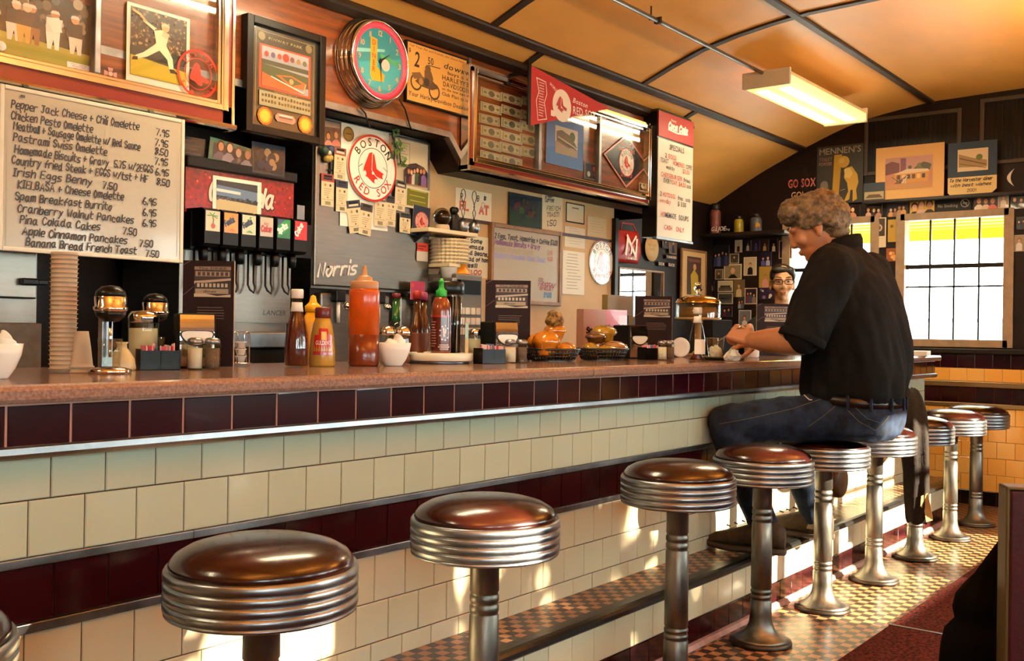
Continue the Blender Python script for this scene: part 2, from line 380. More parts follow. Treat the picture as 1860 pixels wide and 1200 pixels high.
m.add(vs, [(i, i+1, n+i+1, n+i) for i in range(n-1)]+[(2*n+i, 3*n+i, 3*n+i+1, 2*n+i+1) for i in range(n-1)]+[(0, n, 3*n, 2*n), (n-1, 3*n-1, 4*n-1, 2*n-1)][:0], None, True)
struct('ceiling', m, CEIL)
struct('floor', MB().box(XL-0.1, XF+0.1, YN-0.1, YB+0.1, -0.08, 0.0), MATS['floor_mosaic'])
# carpet down the aisle with its metal seam, in two runs
for i, (a, b) in enumerate(((XL+0.02, 4.19), (4.205, XF-0.12))):
    o = MB().box(a, b, YN+0.9, 1.315, 0.0, 0.011, bev=0.003).build('carpet_runner', CARPET)
    tag(o, ['maroon aisle carpet nearer than the metal floor seam', 'maroon aisle carpet beyond the metal floor seam, running to the end wall'][i], 'carpet', 'maroon aisle carpet')
o = MB().box(4.19, 4.205, 0.2, 1.318, 0.0, 0.013).build('trim_1', ALU); o['kind'] = 'structure'

# ceiling battens
def batten(name, y, x0, x1, wd=0.05, t=0.012, m=BATTEN):
    z = arcz(y); s = (arcz(y+0.03)-arcz(y-0.03))/0.06; a = math.atan(s); mb = MB()
    pr = []
    for u, v in ((-wd/2, -t), (-wd/2+0.008, -t-0.006), (wd/2-0.008, -t-0.006), (wd/2, -t), (wd/2, 0.01), (-wd/2, 0.01)):
        pr.append((y+u*math.cos(a)-v*math.sin(a), z+u*math.sin(a)+v*math.cos(a)))
    mb.prism(pr, x0, x1, 'x'); return struct(name, mb, m)
batten('trim_2', 3.13, XL, XF, 0.055); batten('trim_3', 2.165, XL, XF, 0.05); batten('trim_4', 0.235, XL, XF); batten('trim_5', -0.73, XL, XF, 0.055)
batten('trim_6', 3.285, XL, 6.12, 0.06, 0.03)
def crossb(name, x, y0, y1, wd=0.045):
    mb = MB(); ys = [y0+(y1-y0)*i/14 for i in range(15)]; rings = []
    for y in ys:
        z = arcz(y); rings.append([(x-wd/2, y, z+0.005), (x-wd/2, y, z-0.012), (x+wd/2, y, z-0.012), (x+wd/2, y, z+0.005)])
    mb.loft(rings, smooth=False); struct(name, mb, BATTEN)
k = 7
for x in (0.98, 2.39, 3.80, 5.21): crossb('trim_%d' % k, x, 0.235, 3.13); k += 1
for x in (0.86, 2.56, 4.26, 5.96): crossb('trim_%d' % k, x, 3.13, 3.285); k += 1

# walls -----------------------------------------------------------
def holed(mb, a0, a1, z0, z1, holes, put):         # a wall with rectangular openings, as blocks between them
    cuts = sorted(holes); cur = a0
    for h0, h1, b, t in cuts:
        put(cur, h0, z0, z1); put(h0, h1, z0, b); put(h0, h1, t, z1); cur = h1
    put(cur, a1, z0, z1)
W1 = (1.635, 2.375, 1.128, 2.052); W2 = (2.56, 3.26, 1.128, 2.052)
def arch_top(y): return arcz(y)+0.02
m = MB()
def put_far(a, b, z0, z1):
    if z1 > 2.2:                                     # up to the vault
        k = max(1, int((b-a)/0.1)); ys = [a+(b-a)*i/k for i in range(k+1)]
        m.prism([(a, z0), (b, z0)]+[(y, arcz(y)+0.02) for y in ys[::-1]], XF, XF+0.12, 'x')
    else: m.box(XF, XF+0.12, a, b, z0, z1)
holed(m, YN, YB, 0, 2.9, [W1, W2], put_far)
struct('wall_far', m, DARKWALL)
m = MB(); m.box(XL, XF+0.1, YB, YB+0.1, 0, 2.6); struct('wall_back', m, DARKWALL)
YT = 3.48                                          # the tan wall beside the alcove of the drink machines
m = MB(); m.box(3.76, 5.50, YT, YB, 0, 2.2); struct('wall_tan', m, TANWALL)
m = MB(); ys = [YN+(YB-YN)*i/40 for i in range(41)]
m.prism([(YN, 0), (YB, 0)]+[(y, arcz(y)+0.02) for y in ys[::-1]], XL-0.1, XL, 'x'); struct('wall_left', m, TANWALL)
NW = [(a, b, 1.06, 2.0) for a, b in ((-1.8, -0.5), (-0.1, 1.2), (1.6, 2.9), (3.3, 4.6), (5.0, 6.15), (6.4, 7.5))]
m = MB(); holed(m, XL, XF, 0, 2.6, NW, lambda a, b, z0, z1: m.box(a, b, YN-0.12, YN, z0, z1)); struct('wall_near', m, mat('booth_panelling', '5a4632', 0.6, noise=0.2, nscale=6))

def window(name, axis, a0, a1, z0, z1, at, depth, cols, rows, rail=None, m=WHITEP):
    f = MB(); d0, d1 = (at-0.015, at+depth)
    def B(p0, p1, q0, q1, e0=d0, e1=d1):
        if axis == 'x': f.box(e0, e1, p0, p1, q0, q1, bev=0.003)
        else: f.box(p0, p1, e0, e1, q0, q1, bev=0.003)
    t = 0.035
    B(a0-0.03, a0+t, z0-0.02, z1+0.03); B(a1-t, a1+0.03, z0-0.02, z1+0.03); B(a0, a1, z1-t*0.6, z1+0.03); B(a0, a1, z0-0.02, z0+t)
    root = f.build(name, m); root['kind'] = 'structure'
    g = MB(); dm = (d0+d1)/2
    def bar(p0, p1, q0, q1, th=0.012):
        if axis == 'x': g.box(dm-th, dm+th, p0, p1, q0, q1)
        else: g.box(p0, p1, dm-th, dm+th, q0, q1)
    for i in range(1, cols): x = a0+t+(a1-a0-2*t)*i/cols; bar(x-0.006, x+0.006, z0, z1)
    for r in rows: zz = z0+(z1-z0)*r; bar(a0, a1, zz-0.006, zz+0.006)
    if rail: zz = z0+(z1-z0)*rail; bar(a0, a1, zz-0.015, zz+0.015, 0.018)
    g.build('muntins', DARKM, root)
    p = MB()
    if axis == 'x': p.box(dm-0.002, dm+0.002, a0+0.02, a1-0.02, z0+0.02, z1-0.02)
    else: p.box(a0+0.02, a1-0.02, dm-0.002, dm+0.002, z0+0.02, z1-0.02)
    p.build('window_pane', PANE, root)
    return root
FRW = mat('worn_window_paint', '9c8264', 0.5, noise=0.2)
window('window_1', 'x', *W1, XF, 0.10, 4, [0.45], 0.61, FRW); window('window_2', 'x', *W2, XF, 0.10, 4, [0.45], 0.61, FRW)
for i, q in enumerate(NW): window('window_%d' % (i+3), 'y', q[0], q[1], q[2], q[3], YN-0.11, 0.10, 3, [0.33], 0.66, m=WHITEP)
# sill and dark rail under the far windows
m = MB(); m.box(XF-0.05, XF, YN, YB, 1.062, 1.10, bev=0.006); struct('trim_20', m, DARKM)

# tiles -----------------------------------------------------------
def tiles(mb, along, a0, a1, z0, z1, pitch, off, plane, cols, axis='y', g=0.0022, th=0.004, jit=0.006, sgn=-1):
    """one row of bevelled glazed tiles between a0 and a1 on the plane; axis 'y' faces -y, 'x' faces -x"""
    k = math.floor((a0-off)/pitch)
    while off+k*pitch < a1:
        p0, p1 = max(a0, off+k*pitch)+g/2, min(a1, off+(k+1)*pitch)-g/2; k += 1
        if p1-p0 < 0.006: continue
        b = 0.0022; c = random.choice(cols); t = [random.uniform(-jit, jit) for _ in range(2)]
        out = [(p0, z0+g/2), (p1, z0+g/2), (p1, z1-g/2), (p0, z1-g/2)]; inn = [(p0+b, z0+g/2+b), (p1-b, z0+g/2+b), (p1-b, z1-g/2-b), (p0+b, z1-g/2-b)]
        def V(p, d): return (p[0], plane+sgn*d, p[1]) if axis == 'y' else (plane+sgn*d, p[0], p[1])
        cx, cz = (p0+p1)/2, (z0+z1)/2
        vs = [V(p, 0.0005) for p in out]+[V(p, th*0.6) for p in out]+[V(p, th+t[0]*(p[0]-cx)+t[1]*(p[1]-cz)) for p in inn]
        mb.add(vs, [(0, 1, 5, 4), (1, 2, 6, 5), (2, 3, 7, 6), (3, 0, 4, 7), (4, 5, 9, 8), (5, 6, 10, 9), (6, 7, 11, 10), (7, 4, 8, 11), (8, 9, 10, 11)], c)
CREAM = ['c8bc9c', 'c6ba9a', 'cabe9e', 'c4b898', 'c8bca0']
SAGE = ['b3b7a0', 'b1b69e', 'b5b9a2', 'b2b59e']; SAGE2 = ['b6baa0', 'b4b89e', 'b8bca2']
OX = ['22060d', '26070f', '1e060c', '24070e']
WARM = ['f0ac4c', 'f2b050', 'eca848', 'f2b458']
# tiled dado of the far wall
d = MB()
x_ = XF-0.004; y0, y1 = YN+0.01, 3.3
tiles(d, 'y', y0, y1, 0.962, 1.060, 0.117, 1.962, x_, OX, 'x'); tiles(d, 'y', y0, y1, 0.868, 0.960, 0.117, 1.90, x_, WARM, 'x')
tiles(d, 'y', y0, y1, 0.715, 0.828, 0.117, 1.955, x_, OX, 'x')
zz = 0.682
for i in range(5): tiles(d, 'y', y0, y1, zz-0.1165, zz, 0.117, 1.93+0.058*(i % 2), x_, WARM, 'x'); zz -= 0.1165
tiles(d, 'y', y0, y1, 0.0, zz, 0.117, 1.93, x_, ['0d0a0a', '120d0c'], 'x')
o = struct('wall_dado', d, TILE)
g = MB().box(XF-0.0043, XF-0.0003, y0, y1, 0.0, 1.061).build('grout', mat('grout_warm', '6a4524', 0.9), o)
g = MB(); g.box(XF-0.014, XF-0.003, y0, y1, 0.828, 0.866, bev=0.003); g.box(XF-0.014, XF-0.003, y0, y1, 0.683, 0.714, bev=0.003); g.build('metal_strip', mat('gold_strip', 'a08660', 0.35, 0.9), o)

# ================================================================ the counter
CT = thing('lunch_counter', 'long tiled lunch counter with terrazzo top, oxblood and cream tiles and a tiled foot step', 'counter', (0, 0, 0))
XC = 7.03
for a, b in ((-1.9, 2.955), (2.959, 7.22)):
    m = MB(); pr = [(1.945, 1.026), (1.949, 1.019), (1.957, 1.0175), (2.74, 1.0175), (2.75, 1.022), (2.75, 1.05), (2.745, 1.0545), (1.962, 1.0545), (1.951, 1.051), (1.945, 1.043)]
    m.prism(pr, a, b, 'x'); m.build('countertop', STONE, CT)
m = MB(); tiles(m, 'x', -1.9, 7.15, 0.928, 1.016, 0.1305, 0.9462, 1.968, OX, jit=0.016, g=0.0055, th=0.003); m.build('apron_tiles', TILE, CT)
m = MB().box(-1.9, 7.15, 1.968, 2.05, 0.912, 1.0165); m.build('apron_board', GROUTD, CT)
m = MB().prism([(1.955, 0.913), (1.951, 0.920), (1.953, 0.932), (1.958, 0.935), (1.97, 0.935), (1.97, 0.909), (1.96, 0.909)], -1.9, 7.155, 'x'); m.build('metal_strip', ALU, CT)
m = MB().box(-1.9, XC, 2.004, 2.70, 0.0, 0.93); m.box(-1.9, 7.15, 2.05, 2.68, 0.93, 1.0165); m.build('counter_body', GROUT, CT)
m = MB()
tiles(m, 'x', -1.9, XC, 0.822, 0.910, 0.119, 1.0535, 2.002, SAGE); tiles(m, 'x', -1.9, XC, 0.708, 0.8215, 0.119, 1.0082, 2.002, SAGE2)
m.build('upper_tiles', TILE, CT)
m = MB(); tiles(m, 'x', -1.9, XC, 0.578, 0.6915, 0.119, 1.063, 2.002, OX, jit=0.008); m.build('band_tiles', TILE, CT)
m = MB()
tiles(m, 'x', -1.9, XC, 0.4285, 0.5575, 0.1205, 1.1245, 2.002, CREAM); tiles(m, 'x', -1.9, XC, 0.3165, 0.4280, 0.1212, 1.902, 2.002, CREAM); tiles(m, 'x', -1.9, XC, 0.2600, 0.3160, 0.1212, 1.958, 2.002, CREAM)
m.build('lower_tiles', TILE, CT)
for z0, z1 in ((0.6905, 0.7085), (0.5575, 0.5775)):
    m = MB(); 
    for a, b in ((-1.9, 1.387), (1.388, 4.3), (4.301, XC+0.008)): m.box(a, b, 1.992, 2.003, z0, z1, bev=0.002)
    m.build('metal_strip', ALU, CT)
m = MB(); 
for zz, hh, cc in ((0.26, 0.056, CREAM), (0.316, 0.112, CREAM), (0.4285, 0.129, CREAM), (0.578, 0.113, OX), (0.708, 0.1135, CREAM), (0.822, 0.09, CREAM)):
    tiles(m, 'y', 2.004, 2.68, zz, zz+hh, 0.12, 2.004, XC, cc, 'x', sgn=1)
m.build('end_tiles', TILE, CT)
# foot step
st = MB().box(-1.9, 7.0, 1.83, 2.0, 0.245, 0.262).build('foot_step', MATS['tread_mosaic'], CT)
m = MB().prism([(1.768, 0.240), (1.770, 0.252), (1.778, 0.260), (1.792, 0.2635), (1.831, 0.2635), (1.831, 0.236), (1.775, 0.233)], -1.9, 7.01, 'x'); m.build('nosing', NOSE, st)
m = MB().box(-1.9, 7.0, 1.803, 2.0, 0.0, 0.245); m.build('step_core', GROUT, st)
m = MB(); tiles(m, 'x', -1.9, 7.0, 0.1065, 0.235, 0.125, 3.507, 1.801, CREAM); m.build('riser_tiles', TILE, st)
m = MB(); tiles(m, 'x', -1.9, 7.0, 0.018, 0.1060, 0.125, 3.48, 1.801, ['2a0e10', '240b0d', '301013'], jit=0.004); m.build('base_tiles', TILE, st)
m = MB()
xx = -1.9
while xx < 6.99:
    m.prism([(1.80, 0.022), (1.786, 0.017), (1.778, 0.0), (1.80, 0.0)], xx, min(xx+0.148, 7.0), 'x'); xx += 0.15
m.build('cove_tiles', PINK, st)

# ================================================================ bar stools
def make_stool(label):
    t = thing('bar_stool', label, 'stool', (0, 0, 0), 0, 'fixed bar stools along the counter')
    m = MB().lathe([(0.0001, 0.757), (0.06, 0.756), (0.11, 0.750), (0.145, 0.740), (0.168, 0.727), (0.178, 0.715), (0.180, 0.706), (0.176, 0.698), (0.0001, 0.698)], 48); m.build('seat_cushion', VINYL, t)
    pr = [(0.0001, 0.700), (0.176, 0.700), (0.1855, 0.7045), (0.1885, 0.699)]
    z = 0.699
    for i in range(4):
        pr += [(0.1895, z-0.004), (0.1895, z-0.013), (0.1875, z-0.0155), (0.1850, z-0.0165), (0.1850, z-0.0185), (0.1875, z-0.0195)]; z -= 0.0195
    pr += [(0.187, z-0.004), (0.178, z-0.008), (0.06, z-0.010), (0.0001, z-0.010)]
    m = MB().lathe(pr, 64); m.build('seat_rim', ALU, t)
    def groove(z): return [(0, z+0.006), (-0.0025, z+0.003), (-0.0025, z-0.003), (0, z-0.006)]
    pr = [(0.052, 0.612), (0.040, 0.600), (0.0365, 0.588)]; zs = [0.520, 0.495, 0.470]
    R = lambda z: 0.0365+(0.588-z)*0.0085
    for g in (0.512, 0.487, 0.462, 0.208, 0.188, 0.168): pr += [(R(g)+d, zz) for d, zz in groove(g)]
    pr += [(0.0405, 0.11), (0.044, 0.08), (0.053, 0.055), (0.070, 0.036), (0.092, 0.024), (0.110, 0.017)]
    m = MB().lathe([(0.0001, 0.614)]+pr[:1]+pr[1:], 40); m.build('column', mat('worn_column', '7e7a72', 0.42, 1.0, noise=0.45, nscale=18, stretch=(1, 1, 0.4), bump=0.1, bscale=40, rnoise=0.12), t)
    m = MB().lathe([(0.106, 0.0185), (0.114, 0.015), (0.117, 0.009), (0.117, 0.0), (0.0001, 0.0)], 40); m.build('floor_flange', mat('dark_worn_metal', '4c453c', 0.45, 0.9, noise=0.5, nscale=14, bump=0.1), t)
    return t
SX = [0.60, 1.295, 1.992, 2.992, 3.658, 4.285, 4.945, 5.60, 6.275, 6.86]
SL = ['nearest bar stool, half out of the picture at the left edge', 'large foreground bar stool, second from the left edge',
      'bar stool below the condiment tray, third from the left edge', 'bar stool in front of the muffin baskets, fourth from the left edge',
      'empty bar stool right in front of the seated man\'s knee and feet', 'bar stool the man in the black shirt sits on',
      'bar stool behind the seated man, its column brightly lit by the sun', 'bar stool with a dark jacket hanging over it',
      'second bar stool from the end wall, between the jacket and the last stool', 'last bar stool, nearest to the tiled end wall']
st0 = make_stool(SL[0]); st0.location = (SX[0], 1.63, 0)
for x, l in zip(SX[1:], SL[1:]):
    s_ = dup(st0, (x, 1.63, 0), random.uniform(0, 6), l)
    if 'man in the black shirt sits on' in l:            # his weight flattens the cushion
        c_ = [q for q in s_.children if q.name.startswith('seat_cushion')][0]; c_.scale = (1, 1, 0.5); c_.location = (0, 0, 0.35)
# ================================================================ ceiling light and its conduit
LIT = mat('lit_diffuser', 'fff2d0', 0.4, emit='ffb648', estr=2.6); TUBE = mat('lit_tube', 'fff8e8', 0.4, emit='ffeec4', estr=60.0)
def ceiling_light(x0, x1, y0, y1, z, label):
    t = thing('ceiling_light', label, 'ceiling light', ((x0+x1)/2, (y0+y1)/2, z), 0, 'fluorescent ceiling lights'); L = (x1-x0)/2; W = (y1-y0)/2
    MB().prism([(-W+0.02, 0.06), (-W+0.02, 0.085), (-W+0.03, 0.092), (W-0.03, 0.092), (W-0.02, 0.085), (W-0.02, 0.06)], -L, L, 'x').build('housing', WHITEP, t)
    MB().prism([(-W+0.01, 0.0), (-W, 0.012), (-W, 0.050), (-W+0.012, 0.06), (W-0.012, 0.06), (W, 0.050), (W, 0.012), (W-0.01, 0.0)], -L+0.012, L-0.012, 'x').build('diffuser', LIT, t)
    for q in (-0.5, 0.5): MB().box(-L+0.10, L-0.10, W*q-0.034, W*q+0.034, -0.0015, 0.002).build('lamp_tube', TUBE, t)
    for s in (-1, 1): MB().box(s*L-0.012, s*L+0.012, -W-0.004, W+0.004, -0.004, 0.094, bev=0.004).build('end_cap', WHITEP, t)
    return t
LZ = 2.655
cl = ceiling_light(5.70, 7.02, 2.405, 2.70, LZ, 'lit fluorescent fixture with glowing lens on the curved ceiling at the end of a conduit')
dup(cl, (2.6, 2.55, LZ), 0, 'extra fluorescent fixture added for light over the counter, outside the picture')  # this copy and the next are added out of view as extra light
dup(cl, (-0.6, 2.55, LZ), 0, 'extra fluorescent fixture added for light above the left end of the counter, outside the picture')
def uplight(x, label):                                # unseen trough lamps added over the booths to brighten the vault
    t = thing('added_trough_lamp', label, 'lamp', (x, 0.25, 2.38), 0, 'added trough lamps over the booths')
    MB().prism([(-0.11, 0.05), (-0.09, 0.0), (0.09, 0.0), (0.11, 0.05), (0.10, 0.05), (0.084, 0.008), (-0.084, 0.008), (-0.10, 0.05)], -0.75, 0.75, 'x').build('trough', WHITEP, t)
    for s_ in (-0.045, 0.045): MB().cyl((0, s_, 0.035), 0.018, -0.70, 0.70, 12, 'x').build('lamp_tube', mat('warm_tube', 'fff4e0', 0.4, emit='ffd08a', estr=200.0), t)
    for s_ in (-0.5, 0.5): MB().cyl((s_, 0, 0), 0.006, 0.006, arcz(0.25)-2.38, 8).build('stem', ALU, t)
for x, l in ((5.4, 'added trough lamp brightening the vault over the far booths, outside the picture'), (2.6, 'added trough lamp brightening the vault over the middle booths, outside the picture'), (-0.2, 'added trough lamp brightening the vault over the near booths, outside the picture')): uplight(x, l)
p1 = onX(1384, 132, 5.69)
m = MB().tube([(1.0, p1.y, p1.z), (3.3, p1.y, p1.z), (5.69, p1.y, p1.z)], 0.0115, 12); t = m.build('conduit', ALU); tag(t, 'thin metal conduit running along the ceiling to the lit fixture', 'pipe')
m = MB(); cx = onY(1195, 45, p1.y).x
m.box(cx-0.012, cx+0.012, p1.y-0.017, p1.y+0.017, p1.z-0.014, p1.z+0.014, bev=0.003); m.box(cx-0.006, cx+0.006, p1.y-0.02, p1.y+0.05, p1.z+0.012, p1.z+0.018); m.tube([(cx, p1.y+0.04, p1.z+0.015), (cx, p1.y+0.04, arcz(p1.y+0.04))], 0.004)
m.build('pipe_clip', DARKM, t)
# ================================================================ fascia above the back bar, its chrome trim and the soffit behind
YF = 3.30
def xz(px, py, Y=YF): p = onY(px, py, Y); return p.x, p.z
tA = xz(588, 203); tB = xz(812, 243); tC = xz(844, 300); tD = xz(1183, 388)
ZT = (tA[1]+tB[1])/2; ZB = (tC[1]+tD[1])/2
ZTOP = 2.60
m = MB().prism([(XL, ZT), (tB[0], ZT), (tC[0], ZB), (6.10, ZB), (6.10, ZTOP-0.035), (XL, ZTOP-0.035)], YF, YF+0.02, 'y'); struct('wall_fascia', m, WOOD)
m = MB(); pts = [(XL, ZT), (tB[0], ZT), (tC[0], ZB), (6.10, ZB)]; t = 0.028
up = [(XL, ZT+t), (tB[0]+0.012, ZT+t), (tC[0]+0.012, ZB+t), (6.10, ZB+t)]
m.prism(pts+up[::-1], YF-0.014, YF+0.024, 'y'); struct('trim_21', m, ALU)
struct('trim_25', MB().box(XL, tB[0], YF+0.02, YB, ZT+0.0, ZT+0.02), DARKWALL); struct('trim_26', MB().box(tC[0], 6.10, YF+0.02, YT-0.001, ZB, ZB+0.02), DARKWALL)
struct('trim_27', MB().prism([(tB[0], ZT), (tC[0], ZB), (tC[0], ZB+0.02), (tB[0], ZT+0.02)], YF+0.02, YT-0.001, 'y'), DARKWALL); struct('trim_28', MB().box(6.08, 6.10, YF+0.02, YB, ZB, ZTOP-0.1), DARKWALL)
sx = onY(850, 200, YF).x; m = MB().box(sx-0.010, sx+0.010, YF-0.012, YF, ZB, 2.53, bev=0.003); struct('trim_22', m, ALU)

def panel(name, label, cat, tl, br, Y, group=None, depth=0.0, wall='y'):
    """a flat thing standing in a plane parallel to a wall: returns its empty (base centre), width and height"""
    if wall == 'y':
        a, b = onY(*tl, Y), onY(*br, Y); t = thing(name, label, cat, ((a.x+b.x)/2, Y, b.z), 0, group); return t, b.x-a.x, a.z-b.z
    a, b = onX(*tl, Y), onX(*br, Y); t = thing(name, label, cat, (Y, (a.y+b.y)/2, b.z), -PI/2, group); return t, a.y-b.y, a.z-b.z
def card(t, w, h, th=0.002, m=PAPER, name='card'): return MB().box(-w/2, w/2, 0, th, 0, h).build(name, m, t)
SKINC = ['d8a27c', 'c98f68', 'e0b08c', 'b87c58']; HAIRC = ['2a1a12', '4a2e1a', '6a4a28', '181210', '8a6a3a']
def people(a, n, y0=0, tops=None, hs=1.0, x0=12, x1=88):
    for i in range(n):
        cx = x0+(x1-x0)*(i+0.5)/n+random.uniform(-2, 2); s = min(30, 70/n)*hs; top = y0+random.uniform(50, 66)*min(1, 0.75+0.25*hs); k = (a.ch/a.h)*(a.w/a.cw)
        c = (tops or ['2a3050', '8a2a22', 'e0d8c8', '241e1e', '4a6a4a'])[i % len(tops or [0]*5)]
        a.poly([(cx-s*0.62, y0), (cx-s*0.58, top-s*0.85*k), (cx-s*0.2, top-s*0.48*k), (cx+s*0.2, top-s*0.48*k), (cx+s*0.58, top-s*0.85*k), (cx+s*0.62, y0)], c)
        a.up(); hc = random.choice(HAIRC); a.disc(cx, top+s*0.06*k, s*0.34, hc, s*0.42*k, 16); a.up(); a.disc(cx, top-s*0.05*k, s*0.27, random.choice(SKINC), s*0.36*k, 16); a.y += 2*a.step
    a.up(); a.up(); return a
def photo(name, label, tl, br, Y, wall='y', style=('p', 1), border='e6dcc8', bgc='6a5a4a', tops=None, group=None, tilt=0.0, bw=6):
    t, w, h = panel(name, label, 'photo', tl, br, Y, group, wall=wall)
    a = Art(w, h); a.rect(0, 0, 100, 100, border or bgc)
    b = bw if border else 0; bh = b*w/h
    a.up(); a.rect(b, bh, 100-b, 100-bh, bgc); a.up()
    kind = style[0]
    if kind == 'p': people(a, style[1], bh, tops, style[2] if len(style) > 2 else 1.0, b+6, 94-b)
    elif kind == 'car': a.rect(b, bh, 100-b, 40, '5a5048'); a.up(); a.rect(16, 30, 84, 58, style[1]); a.up(); a.rect(20, 46, 80, 54, '201a18')
    elif kind == 'lines':
        for i in range(style[1]): yy = 86-i*(74/style[1]); a.rect(14+random.uniform(0, 6), yy-2, 86-random.uniform(0, 22), yy+2, style[2])
    elif kind == 'blobs':
        for i in range(style[1]): a.disc(random.uniform(b+10, 90-b), random.uniform(bh+12, 86-bh), random.uniform(5, 13), random.choice(style[2]))
    MB().box(-w/2, w/2, 0.0002, 0.0016, 0, h).build('backing', PAPER, t)
    a.build('print', t, GLOSSY)
    if tilt: t.rotation_euler = (0, tilt, t.rotation_euler.z)
    return t
def rbox(w, h, y0, y1, bw, m=None, bev=0.003, z=0, x=0):               # four bars of a picture frame
    m = m or MB(); m.box(x-w/2, x-w/2+bw, y0, y1, z, z+h, bev=bev); m.box(x+w/2-bw, x+w/2, y0, y1, z, z+h, bev=bev); m.box(x-w/2+bw, x+w/2-bw, y0, y1, z, z+bw, bev=bev); m.box(x-w/2+bw, x+w/2-bw, y0, y1, z+h-bw, z+h, bev=bev); return m

# ---- big display case, left
def display_case(name, label, x0, x1, z0, z1, Y, mull, ins):
    """chrome and red framed glass case; ins = margins (left,right,bottom,top) from the outer edge to the glass opening"""
    t = thing(name, label, 'display case', ((x0+x1)/2, YF, z0)); w, h = x1-x0, z1-z0; y = Y-YF; cx = (x0+x1)/2
    MB().box(-w/2, w/2, -0.012, 0.0, 0, h).build('back_board', WOOD, t)
    m = MB(); rbox(w, h, y, 0, 0.014, m)
    il, ir, ib, it = ins
    ox0, ox1, oz0, oz1 = -w/2+il, w/2-ir, ib, h-it
    def bars(d, t0, ya, yb, mm):
        mm.box(ox0-d-t0, ox0-d, ya, yb, oz0-d-t0, oz1+d+t0, bev=0.003); mm.box(ox1+d, ox1+d+t0, ya, yb, oz0-d-t0, oz1+d+t0, bev=0.003)
        mm.box(ox0-d, ox1+d, ya, yb, oz0-d-t0, oz0-d, bev=0.003); mm.box(ox0-d, ox1+d, ya, yb, oz1+d, oz1+d+t0, bev=0.003)
    bars(0.0, 0.014, y+0.012, 0, m); bars(0.015, 0.024, y-0.004, 0, m)
    # bowed chrome ledge along the bottom
    m.prism([(y-0.012, 0.004), (y-0.016, 0.012), (y-0.012, 0.021), (y, 0.024), (0, 0.024), (0, 0.0), (y, 0.0)], -w/2, w/2, 'x')
    m.build('chrome_frame', CHROME, t)
    MB().box(-w/2+0.012, ox0-0.02, y+0.006, 0, 0.02, h-0.01).box(ox1+0.02, w/2-0.012, y+0.006, 0, 0.02, h-0.01).box(-w/2+0.012, w/2-0.012, y+0.006, 0, 0.02, oz0-0.02).box(-w/2+0.012, w/2-0.012, y+0.006, 0, oz1+0.02, h-0.01).build('red_band', mat('red_enamel', '7a120e', 0.28, coat=0.4), t)
    for px in mull: MB().box(px-cx-0.011, px-cx+0.011, y+0.010, 0, oz0, oz1, bev=0.003).build('mullion', ALU, t)
    MB().box(ox0, ox1, y+0.022, y+0.024, oz0, oz1).build('glass', PANE, t)
    return t, YF-0.0125
YC = 3.24
a = onY(426, 238, YC); b = onY(426, 0, YC); e = onY(399, 181, YC)
x1 = a.x; z0 = a.z; z1 = 2.50; xm = onY(181, 100, YC).x
display_case('display_case', 'chrome and red framed glass case of baseball photos above the hand-written menu board', -0.35, x1, z0, z1, YC, [xm, -0.05+0.0], (0.05, x1-e.x, e.z-z0, 0.05))
YI = YF-0.0135
t, w, h = panel('ballpark_photo', 'large colour photo of ballplayers crowding on a field, inside the left glass case', 'photo', (-60, -50), (165, 133), YI)
MB().box(-w/2, w/2, 0.0, 0.001, 0, h).build('backing', PAPER, t); a = Art(w, h, 220, 180)
a.rect(0, 0, 220, 180, '1c241c'); a.up(); a.rect(0, 0, 220, 46, '9a9036'); a.poly([(0, 46), (220, 34), (220, 46), (0, 62)], 'a89a40'); a.up()
for i in range(60): a.disc(random.uniform(50, 205), random.uniform(80, 175), random.uniform(4, 10), random.choice(['2a2420', '6a5a48', '8a7a66', '3a3030', 'a89478', '4a4440', '1a1614']))
a.up()
for x, c1, c2, lean in ((78, 'd8ccb8', '2a2a2a', 4), (112, '8a5a34', '241c1c', -3), (148, 'e4dac8', 'd8cebc', 3), (190, 'd0c4b0', '2a2422', -2), (96, 'c89a4a', '3a2a20', 5)):
    a.poly([(x-11, 40), (x-14, 84), (x+12, 84), (x+10, 40), (x+3, 40), (x, 66), (x-4, 40)], c1); a.poly([(x-14, 84), (x-16+lean, 122), (x+14+lean, 122), (x+12, 84)], c2); a.disc(x+lean, 132, 8, random.choice(SKINC)); a.poly([(x-9+lean, 134), (x+9+lean, 134), (x+6+lean, 142), (x-6+lean, 142)], 'd8ccb8')
a.up()
a.poly([(148, 84), (134, 120), (158, 126), (164, 90)], 'e8decc'); a.build('print', t, GLOSSY)
t, w, h = panel('caption_card', 'small white caption card with red print under the ballplayers photo', 'card', (122, 111), (163, 133), YI-0.002)
a = Art(w, h); a.rect(0, 0, 100, 100, 'e8d8cc'); a.up()
for i, (l, c) in enumerate((('WORLD CHAMPIONS', 'a83a34'), ('BOSTON', '5a2a2a'), ('RED SOX', 'a83a34'))): a.type(l, 50, 70-26*i, 15, c, align='c', width=70-16*i)
a.build('print', t)
t, w, h = panel('round_light_disc', 'plain white disc for a round light at the left edge inside the glass case', 'badge', (-8, 74), (12, 93), YI-0.002)  # unlit white disc stands in for a round light
MB().lathe([(0.0001, -0.006), (w/2*0.8, -0.005), (w/2, 0.0)], 24, (0, 0, h/2), 'y').build('disc', WHITEC, t)
t, w, h = panel('fire_cross_badge', 'small pink fire-service cross badge between the two baseball photos', 'badge', (188, 119), (213, 149), YI-0.002)
a = Art(w, h); 
for i in range(4):
    q = PI/2*i; P = lambda r, d: (50+r*math.cos(q+d), 50+r*math.sin(q+d)); a.poly([P(12, 0.9), P(50, 0.42), P(46, 0.0), P(50, -0.42), P(12, -0.9)], 'c88a80')
